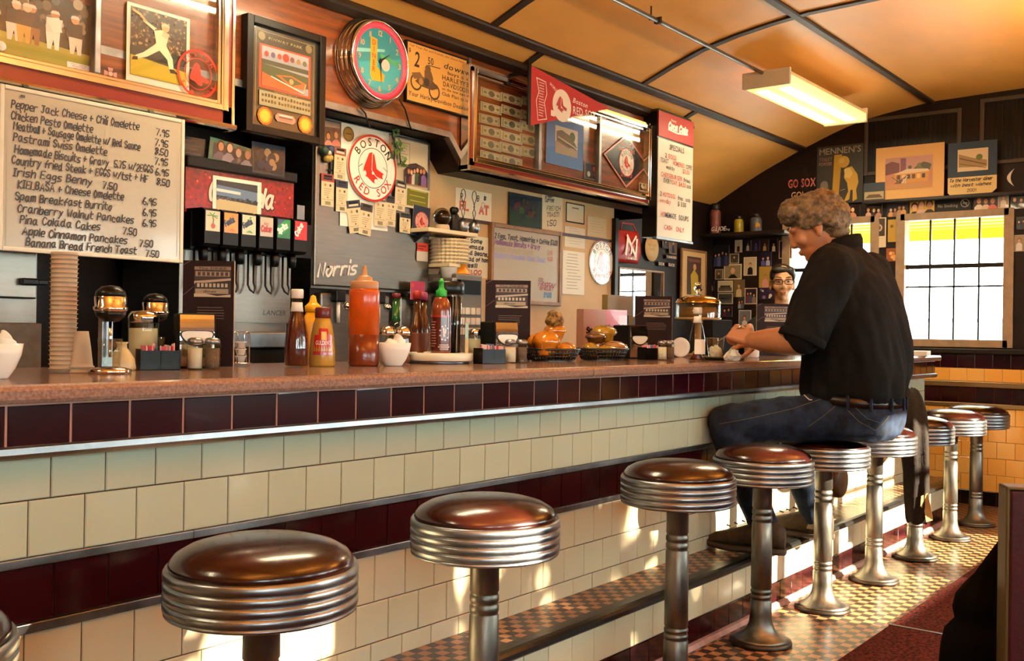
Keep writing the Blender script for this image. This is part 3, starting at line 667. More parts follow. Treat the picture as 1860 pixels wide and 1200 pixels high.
a.up(); a.disc(50, 50, 20, 'd8a498'); a.up(); a.ring(50, 50, 20, 4, '7a3a36'); a.build('print', t, GLOSSY)
t, w, h = panel('batter_photo', 'white-bordered photo of a batter swinging, leaning in the left glass case', 'photo', (231, 2), (343, 170), YI-0.01)
MB().box(-w/2, w/2, 0, 0.002, 0, h).build('backing', PAPER, t); a = Art(w, h, 112, 165)
a.rect(0, 0, 112, 165, 'd8cdb4'); a.up(); a.rect(6, 14, 106, 158, '3a3226'); a.up()
for i in range(260): a.disc(random.uniform(8, 104), random.uniform(76, 156), random.uniform(1.2, 2.6), random.choice(['8a7048', '6a5636', '2a241c', 'a8885a', '4a3e2c', '54302a']), n=7)
a.rect(6, 56, 106, 76, '22261c'); a.up(); a.poly([(6, 14), (106, 14), (106, 44), (6, 56)], 'b89a1e'); a.up()
W_ = 'd8d2a8'
a.poly([(46, 118), (62, 124), (72, 112), (68, 92), (50, 92)], W_); a.poly([(50, 92), (68, 92), (80, 66), (82, 44), (74, 42), (70, 62), (56, 78), (34, 58), (18, 50), (14, 56), (28, 66), (44, 84)], W_)
a.poly([(46, 118), (26, 132), (28, 136), (50, 124)], W_); a.poly([(62, 122), (74, 118), (70, 106), (60, 110)], 'b8b088'); a.up()
a.line([(30, 134), (22, 144), (10, 150)], 4, 'c8a060'); a.disc(66, 130, 7, 'c89a6c'); a.poly([(58, 132), (74, 132), (72, 138), (62, 139)], 'b8b08a'); a.poly([(10, 52), (18, 54), (18, 47), (8, 45)], '1a1614'); a.poly([(74, 43), (82, 44), (90, 36), (76, 35)], '1a1614'); a.build('print', t, GLOSSY)
t, w, h = panel('team_roundel', 'red see-through round team emblem in the corner of the left glass case', 'sign', (322, 92), (396, 175), YI-0.02)
a = Art(w, h); a.ring(50, 50, 50, 5, 'd0281c'); a.up(); a.ring(50, 50, 33, 1.6, 'c0281c')
a.arc('BOSTON', 50, 50, 36, 11, 90, 108, 'd0281c'); a.arc('RED SOX', 50, 50, 46, 11, 270, 112, 'd0281c', inside=True); socks(a, 50, 48, 0.50, 'dc2a1c', 'dc3a2a', 0.50*(a.ch/a.h)*(a.w/a.cw)); a.build('print', t, GLOSSY)

# ---- black framed ballpark print
t, w, h = panel('framed_ballpark_print', 'black framed print of a ballpark with two gold coins, hung beside the round clock', 'picture', (444, 24), (584, 266), YF-0.02)
rbox(w, h, -0.022, 0.02, 0.032).build('frame', BLACKG, t)
a = Art(w-0.06, h-0.06, 120, 215); a.rect(0, 0, 120, 215, '2a2620'); a.up()
for r in ((8, 20, 8.7, 205), (111.3, 20, 112, 205), (8, 204.3, 112, 205)): a.rect(*r, 'a8905c')
a.disc(18, 194, 6, '7a6a4a'); a.disc(102, 194, 6, '7a6a4a'); a.type('FENWAY PARK', 60, 190, 6, '9a8a64', align='c', width=60)
a.rect(14, 84, 106, 178, 'c8462c'); a.up(); a.rect(18, 88, 102, 174, '8a8a92'); a.up(); a.rect(18, 136, 102, 146, '343a30'); a.poly([(18, 174), (102, 174), (102, 160), (18, 156)], 'a09aa0'); a.up()
for i in range(7): a.disc(26+i*11.4, 160-abs(i-3)*0.6, 4 if i != 3 else 6, ['a03a34', '5a4a6a', 'b0442e', 'b83028', '6a3a3a', '8a6a4a', '5a5a3a'][i], n=12)
a.poly([(18, 136), (102, 130), (102, 104), (60, 98), (18, 112)], '33422a'); a.up(); a.poly([(42, 118), (70, 124), (98, 114), (96, 100), (70, 100)], 'b05a34'); a.up(); a.poly([(52, 117), (70, 121), (90, 112), (72, 103)], '3a4a2a'); a.poly([(18, 118), (34, 112), (96, 90), (18, 88)], 'b8502c'); a.up(); a.disc(70, 111, 4, 'c08a5a'); a.line([(34, 112), (92, 92)], 1.4, 'e8d8c0'); a.line([(92, 92), (96, 112)], 1.4, 'd8a880')
a.rect(14, 46, 106, 78, '8a8468'); a.up()
for j in range(2):
    for i in range(16): a.rect(18+i*5.4+(2 if i > 4 else 0), 66-j*12, 21.5+i*5.4+(2 if i > 4 else 0), 71-j*12+random.uniform(-1, 2), '2e2a1e')
a.type('NATIONAL LEAGUE', 60, 79, 2.6, '8a7a58', align='c', width=40)
for x in (24, 96): a.disc(x, 24, 13, 'b0541a', n=10); a.up(); a.disc(x, 24, 10, 'e0922a', n=10); a.up(); a.disc(x, 24, 7, 'e8a83c', n=20); a.y += 2*a.step
a.poly([(46, 18), (42, 24), (42, 30), (46, 36), (74, 36), (78, 30), (78, 24), (74, 18)], '9a7a70'); a.up(); a.up(); a.up()
for j in range(3): a.rect(48, 22+j*4.6, 72, 24.4+j*4.6, ['c86a5a', '4a2a2a', 'e0c8b8'][j])
a.build('print', t, GLOSSY, -0.004, (0, -0.004, 0.03)); MB().box(-w/2+0.03, w/2-0.03, -0.0035, 0.0, 0.03, h-0.03).build('backing', BLACKP, t)
# ---- clock
c = onY(667, 116, YF); R = 0.5*(onY(667, 33, YF).z-onY(667, 198, YF).z)*0.985
t = thing('wall_clock', 'round chrome ringed clock with pink neon rim and turquoise face', 'clock', (c.x, YF, c.z-R))
pr = [(R*0.97, 0.0), (R, -0.006), (R, -0.016)]
for i in range(1, 4): r = R*(1-0.035*i); pr += [(r+R*0.012, -0.02*i), (r, -0.02*i-0.004), (r+R*0.006, -0.02*i-0.012), (r, -0.02*i-0.017)]
pr += [(R*0.885, -0.088), (R*0.855, -0.094), (R*0.835, -0.090), (R*0.825, -0.078)]
MB().lathe(pr, 64, (0, 0, R), 'y', caps=False).build('chrome_rings', CHROME, t)
MB().lathe([(R*0.83, -0.080), (R*0.80, -0.087), (R*0.76, -0.089), (R*0.72, -0.084), (R*0.715, -0.078)], 64, (0, 0, R), 'y', caps=False).build('neon_rim', mat('pink_neon', 'e0404a', 0.3, emit='ff2a44', estr=0.55), t)
a = Art(1.46*R, 1.46*R); a.disc(50, 50, 50, '1c7f8c', n=64); a.up(); a.poly([(6, 40), (94, 62), (96, 50), (90, 26), (70, 8), (30, 8), (10, 26)], '2a97a4'); a.poly([(2, 54), (60, 66), (60, 70), (2, 60)], '7ac0b8'); a.up()
a.poly([(30, 84), (44, 82), (44, 40), (60, 30), (58, 20), (34, 18), (30, 26)], 'e89a24'); a.poly([(50, 62), (92, 56), (90, 50), (52, 54)], '3a9a6a'); a.disc(62, 46, 9, 'd8b8a8'); a.up()
for i, ch_ in enumerate('DINER'): a.type(ch_, 37, 72-i*10, 8, 'a82a1c', align='c')
for i in range(12):
    q = PI/2-2*PI*i/12; a.type(str(i or 12), 50+42*math.cos(q), 50+42*math.sin(q)-4, 8.5, 'd8a070', align='c')
a.build('dial', t, GLOSSY, 0, (0, -0.0785, R-0.73*R))
hd = MB()
for ln, ag, wd in ((0.40, 55, 0.03), (0.58, 176, 0.022)):
    q = math.radians(ag); dx, dz = math.sin(q), math.cos(q); nx, nz = dz, -dx
    hd.add([(R*(-0.06*dx-wd*nx), -0.084, R*(1-0.06*dz-wd*nz)), (R*(-0.06*dx+wd*nx), -0.084, R*(1-0.06*dz+wd*nz)), (R*ln*dx, -0.084, R*(1+ln*dz))], [(0, 1, 2)])
hd.cyl((0, 0, R), 0.008, -0.087, -0.082, 12, 'y'); hd.build('hands', BLACKP, t)
for (x0, y0), (x1, y1) in (((655, 196), (672, 232)), ((725, 180), (748, 236))):
    p, q = onY(x0, y0, YF-0.03), onY(x1, y1, YF-0.02)
    MB().tube([(v.x-c.x, v.y-YF, v.z-c.z+R) for v in (p, p.lerp(q, 0.4)+Vector((0.006, 0, 0.012)), p.lerp(q, 0.8), q)], 0.004, 6).build('power_cord', BLACKP, t)
# ---- motorcycle advert
t, w, h = panel('motorcycle_advert', 'yellow paper motorcycle advertisement in thin black frame right of the clock', 'sign', (737, 71), (847, 213), YF-0.012)
rbox(w, h, -0.008, 0.012, 0.008).build('frame', BLACKP, t); MB().box(-w/2+0.005, w/2-0.005, -0.003, 0.0, 0.005, h-0.005).build('backing', BLACKP, t)
a = Art(w-0.012, h-0.012, 108, 128); a.rect(0, 0, 108, 128, 'dfa04a'); a.up(); K = '241810'
a.type('Tell Your Pal and Friends this Good News', 54, 119, 5, '8a3a1a', shear=0.25, align='c', width=102)
a.type('$', 3, 106, 9, K); a.type('2', 12, 78, 34, K, shear=0.15, sq=0.75); a.type('50', 36, 92, 16, K, sq=0.85); a.line([(38, 89), (58, 90)], 1, K); a.type('down', 64, 94, 13, K, shear=0.2, width=40)
a.type('buys a', 72, 82, 8, K, width=30); a.type('HARLEY-', 62, 67, 11, K, width=42); a.type('DAVIDSON', 64, 53, 11, K, width=42); a.type('on the new easy', 62, 44, 6.5, K, width=44); a.type('Club Plan of', 62, 32, 8, K, width=42); a.type('Your Harley-Davidson Dealer', 3, 12, 10, K, shear=0.1, width=102)
for x, y in ((16, 44), (48, 34)): a.ring(x, y, 10, 2.4, '4a3014', n=20)
a.poly([(14, 46), (24, 60), (44, 58), (56, 44), (44, 36), (24, 38)], '5a3a18'); a.up(); a.poly([(30, 58), (30, 76), (42, 76), (46, 60), (40, 46), (30, 48)], '6a4a22'); a.disc(36, 80, 5, '6a4a24'); a.poly([(8, 62), (22, 68), (30, 56), (12, 50)], '7a5424'); a.up(); a.disc(34, 50, 5, '34220e'); a.disc(24, 48, 4, 'b07a34'); a.build('print', t, PRINT, 0, (0, -0.0035, 0.006))

# ---- display case, right
a = onY(850, 306, YC); b = onY(1187, 224, YC); e0 = onY(868.5, 284, YC); e1 = onY(1179, 350.6, YC)
x0, x1 = a.x, b.x-0.03; z0 = a.z-0.004; z1 = (b.z+onY(854, 117, YC).z)/2
mulls = [onY(985, 250, YC).x, onY(1094, 250, YC).x]
display_case('display_case', 'chrome and red glass case of dollar bills and a team diamond, right of the advert', x0, x1, z0, z1, YC, mulls, (e0.x-x0, x1-e1.x, 0.5*(e0.z+e1.z)-z0, 0.05))
i = 0
for r in range(6):
    for cc in range(3):
        xx = 872+cc*37+random.uniform(-2, 2); yy = 158+r*23+cc*7.5+random.uniform(-2, 2)
        if yy > 288: continue
        t, w, h = panel('dollar_bill', ['grimy dollar bill pinned in the right glass case', ''][0], 'banknote', (xx, yy), (xx+38, yy+27), YI-0.001-0.0008*(i % 4), 'dollar bills pinned in the right glass case'); i += 1
        q = Art(w, h); cb = random.choice(['a89a70', 'b0a278', 'a0926a', 'b8a880']); q.rect(0, 0, 100, 100, cb); q.up(); q.rect(6, 10, 94, 90, '6e684a'); q.up(); q.rect(9, 14, 91, 86, cb); q.up(); q.disc(50, 50, 15, '5e5a42', 34); q.disc(20, 50, 7, '7a7454', 16); q.disc(80, 50, 7, '7a7454', 16); q.build('print', t, PRINT); t.rotation_euler.y = random.uniform(-0.03, 0.03)
t, w, h = panel('matted_diner_sketch', 'brown sketch of a street in wide blue mat inside the right glass case', 'picture', (993, 208), (1059, 311), YI-0.004)
MB().box(-w/2, w/2, 0, 0.003, 0, h).build('backing', PAPER, t); a = Art(w, h, 66, 86); a.rect(0, 0, 66, 86, '3a6aa0'); a.up(); a.rect(15, 22, 55, 72, 'c8b49a'); a.up(); a.poly([(15, 22), (55, 22), (55, 36), (15, 44)], '9a8468'); a.poly([(17, 44), (17, 62), (26, 66), (44, 58), (54, 40), (38, 36)], '6a5440'); a.up(); a.disc(45, 58, 5, '4a5a34'); a.line([(20, 52), (50, 40)], 1.5, 'b8a080'); a.line([(20, 48), (52, 36)], 1, '3a2e22'); a.build('print', t)
photo('corner_postcard', 'small dark postcard standing in the middle bay of the right glass case', (1062, 292), (1090, 331), YI-0.004, style=('blobs', 7, ['c8bca8', '3a3a4a', '8a8478', 'a84a3a']), border='6a6460', bgc='2a2a34')
t, w, h = panel('team_diamond', 'dark diamond shaped hundred year team banner with pink edge in the right glass case', 'banner', (1097, 231), (1176, 350), YI-0.006)
MB().prism([(-w/2, h*0.52), (0, 0.0), (w/2, h*0.52), (0, h)], 0, 0.003, 'y').build('backing', BLACKP, t)
a = Art(w, h); a.poly([(0, 52), (50, 0), (100, 52), (50, 100)], 'd88878'); a.up(); a.poly([(3.5, 52), (50, 4.5), (96.5, 52), (50, 95.5)], '16141e'); a.up()
a.type('RED SOX', 50, 76, 7, 'a83a3a', align='c', width=30); a.type('100 YEARS', 50, 67, 6, 'c84a44', align='c', width=36); a.type('2000', 50, 20, 9, 'c84a5a', align='c', width=26); a.up(); roundel(a, 50, 47, 17); a.build('print', t, GLOSSY)
photo('corner_card', 'tiny card with orange corner in the last bay of the right glass case', (1161, 331), (1177, 350), YI-0.007, style=('blobs', 4, ['d8602a', 'c8bca8']), border='c8bca8', bgc='3a2a2a')
# ---- pennant
YP = 3.17
A_, B_, C_ = onY(964, 118, YP), onY(969, 229, YP), onY(1108, 197, YP)
t = thing('felt_pennant', 'red felt pennant of nineteen seventy-five champions hanging before the right glass case', 'pennant', (A_.x, YP, B_.z))
L_, H_ = C_.x-A_.x, A_.z-B_.z; cz = C_.z-B_.z
MB().prism([(0, H_), (0.008, 0), (L_, cz)], 0, 0.004, 'y').build('felt', mat('red_felt', 'b81a14', 0.85, sheen=0.3), t)
MB().box(-0.02, 0.004, -0.002, 0.006, 0.0, H_+0.02).build('black_binding', BLACKP, t)
a = Art(L_, H_, 140, 100); cy = cz/H_*100
a.disc(52, 49, 16, 'ecd9c4'); a.up(); socks(a, 51, 50, 0.22, 'b0241c', 'ecd9c4', 0.30); a.line([(9, 82), (24, 80), (26, 60), (22, 44), (26, 18)], 1.2, 'e8c8b8'); a.line([(9, 82), (13, 60), (9, 44), (12, 12), (26, 18)], 1.2, 'e8c8b8')
for i in range(13): a.rect(13, 20+i*4.6, 22+random.uniform(-2, 1), 21.7+i*4.6, 'dcaaa0')
W = 'f0d8c8'; a.type('WORLD SERIES', 30, 78, 5.5, W, width=26, ang=-0.42); a.type('Boston', 70, 61, 9, W, shear=0.3, width=26, ang=-0.05); a.type('RED SOX', 71, 41, 14, W, width=42, ang=0.03); a.type('1975', 116, 43, 8, W, width=15, shear=0.2); a.type('AMERICAN LEAGUE CHAMPIONS', 56, 22, 6, W, width=66, ang=0.145)
a.rect(33, 26, 40, 36, W); a.build('print', t, PRINT, 0, (L_/2, -0.0005, 0))
for s_ in (0.1, 0.9):
    pass
MB().box(-0.016, 0.0, 0.004, YF-YP, H_*0.86, H_*0.90).build('hanger', DARKM, t)
# ---- specials board
YS = 3.20
q0, q1 = onY(1197, 216, YS), onY(1254, 440, YS)
t = thing('specials_board', 'tall black specials board with red soft-drink header and letters on white', 'sign', ((q0.x+q1.x)/2, YS, q1.z)); w, h = q1.x-q0.x, onY(1226, 221, YS).z-q1.z+0.02
hh = 0.17*h
pr = [(-w/2-0.02, 0), (w/2+0.02, 0), (w/2+0.02, h-0.03), (w/2+0.01, h+0.01), (w/2-0.02, h+0.03), (-w/2, h+0.03), (-w/2-0.02, h+0.01)]
MB().prism(pr, 0.0, YF-YS, 'y').build('case', BLACKG, t)
MB().box(-w/2-0.012, w/2+0.012, -0.004, 0.0, 0.004, h*0.80).build('letter_panel', mat('letter_panel', 'b8ad9c', 0.4), t)
MB().box(-w/2-0.012, w/2+0.012, -0.006, 0.0, h*0.815, h+0.015).build('header', mat('red_sign', 'a8160c', 0.5), t)
a = Art(w, h, 60, 200); K, Rd = '241a16', 'b03420'
a.hand('Coca', 15, 180, 10, 'f4e6d8', wd=2.0, slant=0.35, width=17); a.hand('Cola', 34, 180, 10, 'f4e6d8', wd=2.0, slant=0.35, width=17); a.line([(15, 178), (30, 176), (50, 179)], 1.3, 'f4e6d8'); a.type('Enjoy', 20, 193, 4, 'e8c8b8', width=9)
def row(y, parts, s=7.5):
    for x, tx, c, wd in parts: a.type(tx, x, y, s, c, width=wd)
row(146, [(18, 'SPECIALS', K, 26)], 9); row(131, [(10, '2', K, 3), (16, 'EGGS', Rd, 14)]); row(122, [(2, 'TOAST', K, 14), (24, 'HOMEFRIES', Rd, 21), (48, 'COFFEE', K, 11)]); row(113, [(12, 'weekday', K, 15), (42, '$3.50', Rd, 13)])
row(99, [(3, 'CHEESEBURGER', Rd, 38), (44, 'fries', K, 12)]); row(90, [(8, 'EVERY', K, 14), (23, 'DAY', Rd, 9), (35, '$4.50', Rd, 13), (50, 'soda', K, 8)])
row(67, [(2, '2', K, 3), (7, 'HOTDOGS', Rd, 22), (34, 'fries', K, 9), (48, 'soda', K, 9)]); row(57, [(2, 'every', Rd, 9), (13, 'day', Rd, 8), (34, '$ 3.50', K, 15)]); row(34, [(4, 'HO', Rd, 7), (12, 'MEMADE', K, 19), (36, 'SOUPS', K, 18)], 8.5); row(14, [(10, 'CASH', Rd, 14), (31, 'ONLY', Rd, 15)], 8)
a.build('lettering', t, PRINT, 0, (0, -0.0068, 0))
MB().box(-w/2-0.024, w/2+0.024, -0.008, 0.02, -0.012, 0.004, bev=0.003).build('bottom_rail', ALU, t)

# ---- hand-written menu board
YW = 3.20
t, w, h = panel('menu_whiteboard', 'large white board of hand-written omelettes and pancakes with prices, at the left', 'whiteboard', (3, 183), (327, 474), YW)
h = onY(165, 206, YW).z-onY(165, 463, YW).z+0.03
MB().box(-w/2, w/2, -0.004, 0.012, 0, h).build('board', mat('whiteboard', 'aaa08e', 0.22, coat=0.3), t)
rbox(w+0.016, h+0.016, -0.008, 0.014, 0.014, z=-0.008).build('frame', WHITEP, t)
for s_ in (-1, 1): MB().box(s_*w*0.35-0.01, s_*w*0.35+0.01, 0.004, YF-YW+0.01, h-0.03, h+0.012).build('bracket', DARKM, t)
a = Art(w, h, 324, 286); K = '221e22'
for r in ((8, 270, 316, 270.8), (8, 8, 8.8, 270), (315.2, 8, 316, 270)): a.rect(*r, 'a89c88')
rows = [('Pepper Jack Cheese + Chili Omelette', 14, 252, 224, '7.95', 270), ('Chicken Pesto Omelette', 14, 231, 138, '7.95', 268), ('Meatball + Sausage Omelette w/ Red Sauce', 18, 213, 222, '8.50', 268), ('Pastrami Swiss Omelette', 18, 193, 160, '7.95', 268),
 ('Homemade Biscuits + Gravy  5.75 w/2EGGS', 20, 172, 246, '6.95', 270), ('Country fried Steak + EGGS w/tst + HF', 16, 152, 240, '8.50', 272), ('Irish Eggs Benny', 18, 131, 134, '7.50', 170), ('KIELBASA + Cheese Omelette', 26, 110, 184, '6.95', 246),
 ('Spam Breakfast Burrito', 22, 88, 166, '6.95', 246), ('Cranberry Walnut Pancakes', 26, 67, 204, '6.95', 246), ('Pina Colada Cakes', 30, 47, 138, '7.50', 208), ('Apple Cinnamon Pancakes', 34, 26, 184, '7.50', 240), ('Banana Bread French Toast', 40, 7, 196, '7.50', 252)]
for tx, x, y, wd, pr_, xp in rows: a.hand(tx, x, y, 13.5, K, 2.1, 0.14, 0.5, width=wd); a.hand(pr_, xp, y-3, 13, K, 2.1, 0.1, 0.3, width=28)
a.hand('ms', 28, 273, 5, K, 1.2); a.build('handwriting', t, PRINT, 0, (0, -0.0045, 0))
# ================================================================ back bar: drink machines and everything fixed to them
YM = 3.42
def X(px, Y): return onY(px, 500, Y).x
def Zq(px, py, Y): return onY(px, py, Y).z
MB().box(XL+0.01, 5.48, 3.20, YT-0.004, 0.86, 0.90, bev=0.004).build('x', STEEL)
o = bpy.data.objects['x']; o.name = 'back_counter'; o.data.name = 'back_counter'; tag(o, 'stainless back counter under the drink machines, behind the lunch counter', 'counter')
MB().box(XL+0.01, 5.48, 3.26, YT-0.004, 0.0, 0.86).build('cabinet_base', DARKM, o)

# ---- soda fountain
x0, x1 = X(331, YM), X(528, YM); cx = (x0+x1)/2; w = x1-x0
SF = thing('soda_fountain', 'soda fountain with red sign and six labelled valves behind the counter', 'drink machine', (cx, YM, 0.90))
zt, zs0 = Zq(430, 318, YM)-0.9, Zq(430, 396, YM)-0.9; zv0 = Zq(430, 458, YM)-0.9; zp0 = Zq(430, 585, YM)-0.9; zd = Zq(430, 640, YM)-0.9
MB().box(-w/2, w/2, 0.02, 0.42, 0.0, zt+0.035, bev=0.006).build('cabinet', STEEL, SF)
MB().box(-w/2-0.005, w/2+0.005, -0.03, 0.42, zt, zt+0.045, bev=0.006).build('top_ledge', BLACKP, SF)
sg = MB().box(-w/2, w/2, -0.012, 0.02, zs0-0.02, zt).build('sign_panel', mat('red_ice_sign', 'a01812', 0.28, coat=0.4, col2='6e0c0a', nscale=60), SF)
a = Art(w, zt-zs0, 200, 80)
for i in range(70): a.disc(random.uniform(2, 198), random.uniform(2, 78), random.uniform(0.6, 2.4), random.choice(['d8402e', 'e06a54', 'c02a20', '7a100c']), n=6)
a.up(); a.hand('Coca', 40, 27, 34, '5a0c0a', 8, 0.3, width=60); a.hand('Cola', 106, 25, 34, '5a0c0a', 8, 0.3, width=56); a.up(); a.hand('Coca', 40, 28, 34, 'd8c8b0', 5, 0.3, width=60); a.hand('Cola', 106, 26, 34, 'd8c8b0', 5, 0.3, width=56)
a.build('lettering', sg, GLOSSY, 0, (0, -0.0125, zs0))
MB().box(-w/2+0.16, w/2, 0.0, 0.02, zp0, zv0+0.02).build('splash_panel', STEEL, SF)
q = Art(0.12, 0.03); q.type('LANCER', 0, 10, 70, '4a4640', shear=0.2, width=100); q.build('maker_name', SF, GLOSSY, 0, (w/2-0.085, -0.001, zp0+0.03))
MB().box(-w/2, w/2, -0.10, 0.02, 0.0, zd+0.02, bev=0.006).build('base', BLACKP, SF)
MB().box(-w/2+0.01, w/2-0.005, -0.13, 0.0, zd+0.02, zd+0.085, bev=0.006).build('drip_tray', ALU, SF)
MB().box(-w/2, w/2+0.07, -0.05, 0.02, zv0-0.005, zs0+0.0).build('valve_mount', BLACKP, SF)
YV = YM-0.13
lab = [('palm', 371, 398, 'c8b890'), ('Fanta', 405, 431, 'e0851a'), ('Fanta', 437, 464, 'cdbf98'), ('Coke', 469, 496, 'b8a890'), ('Sprite', 501, 527, '2a8a42'), ('Coke', 532, 558, 'c8241a')]
zl1, zl0 = [Zq(460, 391, YV)-0.9, Zq(460, 428, YV)-0.9]
for i, (tx, a_, b_, c_) in enumerate(lab):
    xa, xb = X(a_, YV)-cx, X(b_, YV)-cx; xm, vw = (xa+xb)/2, 0.078
    v = MB().prism([(0.13, zl1+0.012), (0.02, zl1+0.010), (0.0, zl1), (0.0, zl0-0.045), (0.012, zl0-0.055), (0.13, zl0-0.055)], xm-vw/2+0.004, xm+vw/2-0.004, 'x').build('dispensing_valve', BLACKP, SF); v.location = (0, YV-YM, 0)
    L = Art(vw-0.014, zl1-zl0-0.004, 50, 70); L.rect(0, 0, 50, 70, c_); L.up()
    if tx == 'palm': L.line([(25, 20), (27, 40), (24, 54)], 4, '6a4a24'); [L.line([(24, 54), (24+18*math.cos(q_), 54+14*math.sin(q_)-3)], 3, '4a7a34') for q_ in (0.2, 1.2, 2.2, 3.0, -0.4)]; L.disc(26, 18, 8, 'a83a24')
    elif tx == 'Fanta': L.hand('Fanta', 6, 22, 18, '1a1a2a', 5, 0.15, width=38, ang=0.5); L.up(); [L.poly(p_, ['4a8a3a', 'c86a1a'][i == 1]) for p_ in ([(24, 52), (34, 62), (28, 66)], [(12, 8), (28, 16), (40, 6)])]
    elif tx == 'Coke' and i == 3: L.type('diet', 14, 42, 11, 'b0281c', width=18); L.hand('Coke', 4, 18, 20, 'b0281c', 5, 0.15, width=40)
    elif tx == 'Sprite': L.poly([(0, 0), (50, 40), (50, 0)], '1f6a34'); L.poly([(0, 70), (0, 44), (30, 70)], '3a4a6a'); L.up(); L.hand('Sprite', 6, 16, 18, 'f0ecd8', 5, 0.15, width=42, ang=0.6)
    else: L.hand('Coke', 10, 12, 18, 'f4e4d8', 4.5, 0.2, width=46, ang=1.0)
    L.build('brand_label', v, GLOSSY, 0, (xm, -0.0015, zl0+0.002))
    MB().lathe([(0.016, 0), (0.02, -0.02), (0.018, -0.05), (0.012, -0.058), (0.0001, -0.058)], 14, (xm, 0.055, zl0-0.055)).build('nozzle', BLACKG, v)
    zz = zl0-0.055; e = -0.155
    MB().tube([(xm-0.014, 0.095, zz), (xm-0.014, 0.095, zz+e+0.02), (xm-0.008, 0.088, zz+e), (xm+0.004, 0.08, zz+e-0.012), (xm+0.014, 0.085, zz+e+0.01), (xm+0.014, 0.095, zz+e+0.03), (xm+0.014, 0.095, zz)], 0.0045, 8).build('cup_lever', BLACKP, v)

# photo taped over the sign
t, w_, h_ = panel('street_photo', 'white-bordered photo of a long diner building taped over the red soda sign', 'photo', (387, 318), (474, 398), YM-0.016)
a = Art(w_, h_, 90, 80); a.rect(0, 0, 90, 80, 'e2d6c0'); a.up(); a.rect(6, 10, 82, 72, '5a708a'); a.up(); a.rect(6, 10, 82, 34, 'b8a070'); a.poly([(6, 62), (82, 56), (82, 72), (6, 72)], '20242a'); a.up(); a.poly([(6, 40), (82, 34), (82, 28), (6, 34)], '1e1c1c'); a.poly([(6, 54), (50, 52), (50, 46), (6, 48)], 'c8c8c0'); a.up()
for i in range(26): a.disc(8+i*2.9, 34+random.uniform(-2, 4), 2.2, random.choice(['1a1818', '3a3028', '4a4a52']), n=8)
a.build('print', t, GLOSSY); card(t, w_, h_)
# pictures standing on top of the soda fountain
photo('green_framed_photo', 'dark framed photo with green sides and checked ends on top of the soda fountain', (378, 252), (465, 312), YM-0.028, style=('p', 4, 1.2), border='3a6a54', bgc='2a2430', tops=['5a5060', '8a8088', '3a3440', 'a098a0'], tilt=0.1, bw=8)
photo('home_plate_picture', 'dark picture with a tan pentagon and crowd, right on top of the soda fountain', (458, 256), (517, 322), YM-0.030, style=('blobs', 12, ['c8a070', '2a2a34', '1e2c4a', 'a8823e', '6a6a72']), border='26303e', bgc='14161c')
photo('dark_backing_card', 'dark striped card behind the menu board on top of the soda fountain', (322, 244), (378, 305), YM-0.012, style=('lines', 5, '3a4450'), border='22201e', bgc='14141a')

# ---- milk dispenser
x0, x1 = X(568, YM), X(779, YM); cx = (x0+x1)/2; w = x1-x0
zb = Zq(670, 524, YM)
MD = thing('milk_dispenser', 'stainless milk dispenser with scripted maker name, covered in tickets and magnets', 'drink machine', (cx, YM, 0.90))
dt = ZT-0.9-0.004
MB().box(-w/2, w/2, 0.012, 0.44, zb-0.9-0.01, dt).build('cabinet', STEEL, MD)
MB().box(-w/2+0.004, w/2-0.004, -0.004, 0.014, zb-0.9, dt-0.01, bev=0.006).build('door', STEEL, MD)
q = Art(0.26, 0.09); q.hand('Norris', 0, 10, 60, 'd8cfc0', 4.2, 0.3, width=92, ang=0.10); q.build('maker_name', MD, PRINT, 0, (X(616, YM)-cx, -0.006, Zq(616, 508, YM)-0.9))
MB().box(-w/2+0.01, w/2-0.01, 0.03, 0.42, 0.10, zb-0.9-0.01).box(-w/2, w/2, 0.06, 0.4, 0.0, 0.10).build('lower_body', BLACKP, MD)
m = MB()
for i in range(3):
    xm = -w/2+w*(i+0.5)/3; m.box(xm-0.09, xm+0.09, -0.015, 0.035, 0.12, zb-0.9-0.03, bev=0.01)
m.build('splash_shields', STEEL, MD)
for i in range(3):
    xm = -w/2+w*(i+0.5)/3; v = MB().box(xm-0.03, xm+0.03, -0.05, 0.0, zb-0.97, zb-0.915, bev=0.008).build('pinch_valve', BLACKP, MD)
    MB().cyl((xm, -0.03, 0), 0.009, zb-1.06, zb-0.97, 10).build('milk_tube', WHITEC, v); MB().ball((xm+0.01, -0.075, zb-0.985), 0.02, 8).build('weight_ball', CHROME, v)
MB().box(-w/2+0.02, w/2-0.02, -0.09, 0.05, 0.10, 0.125, bev=0.004).build('drip_pan', ALU, MD)
YD = YM-0.008
# tickets held by magnets
TK = [((584, 314), (606, 376), 'a03a34', 0.0, 'ticket with red top low at the left edge of the milk dispenser'), ((607, 266), (627, 328), '8a4a34', 0.02, 'ticket with brown top high left of the large round team sign'),
      ((611, 326), (631, 386), '2a3050', 0.0, 'ticket with navy top touching the lower left of the large team sign'), ((636, 362), (660, 424), '2a2a3a', -0.18, 'tilted ticket with dark top under the large team sign'),
      ((652, 368), (673, 428), '3a3028', 0.08, 'tan ticket beside the tilted one under the large team sign'), ((680, 350), (700, 412), '5a4a3a', 0.03, 'long tan ticket overlapping the bottom of the large team sign'),
      ((700, 354), (718, 412), '2a2430', 0.03, 'ticket with dark top right under the word SOX'), ((717, 326), (735, 384), '4a4440', 0.06, 'ticket right of the large team sign, beside the grass photo'), ((726, 386), (745, 424), '2a2420', 0.03, 'lowest ticket, left of the navy schedule card')]
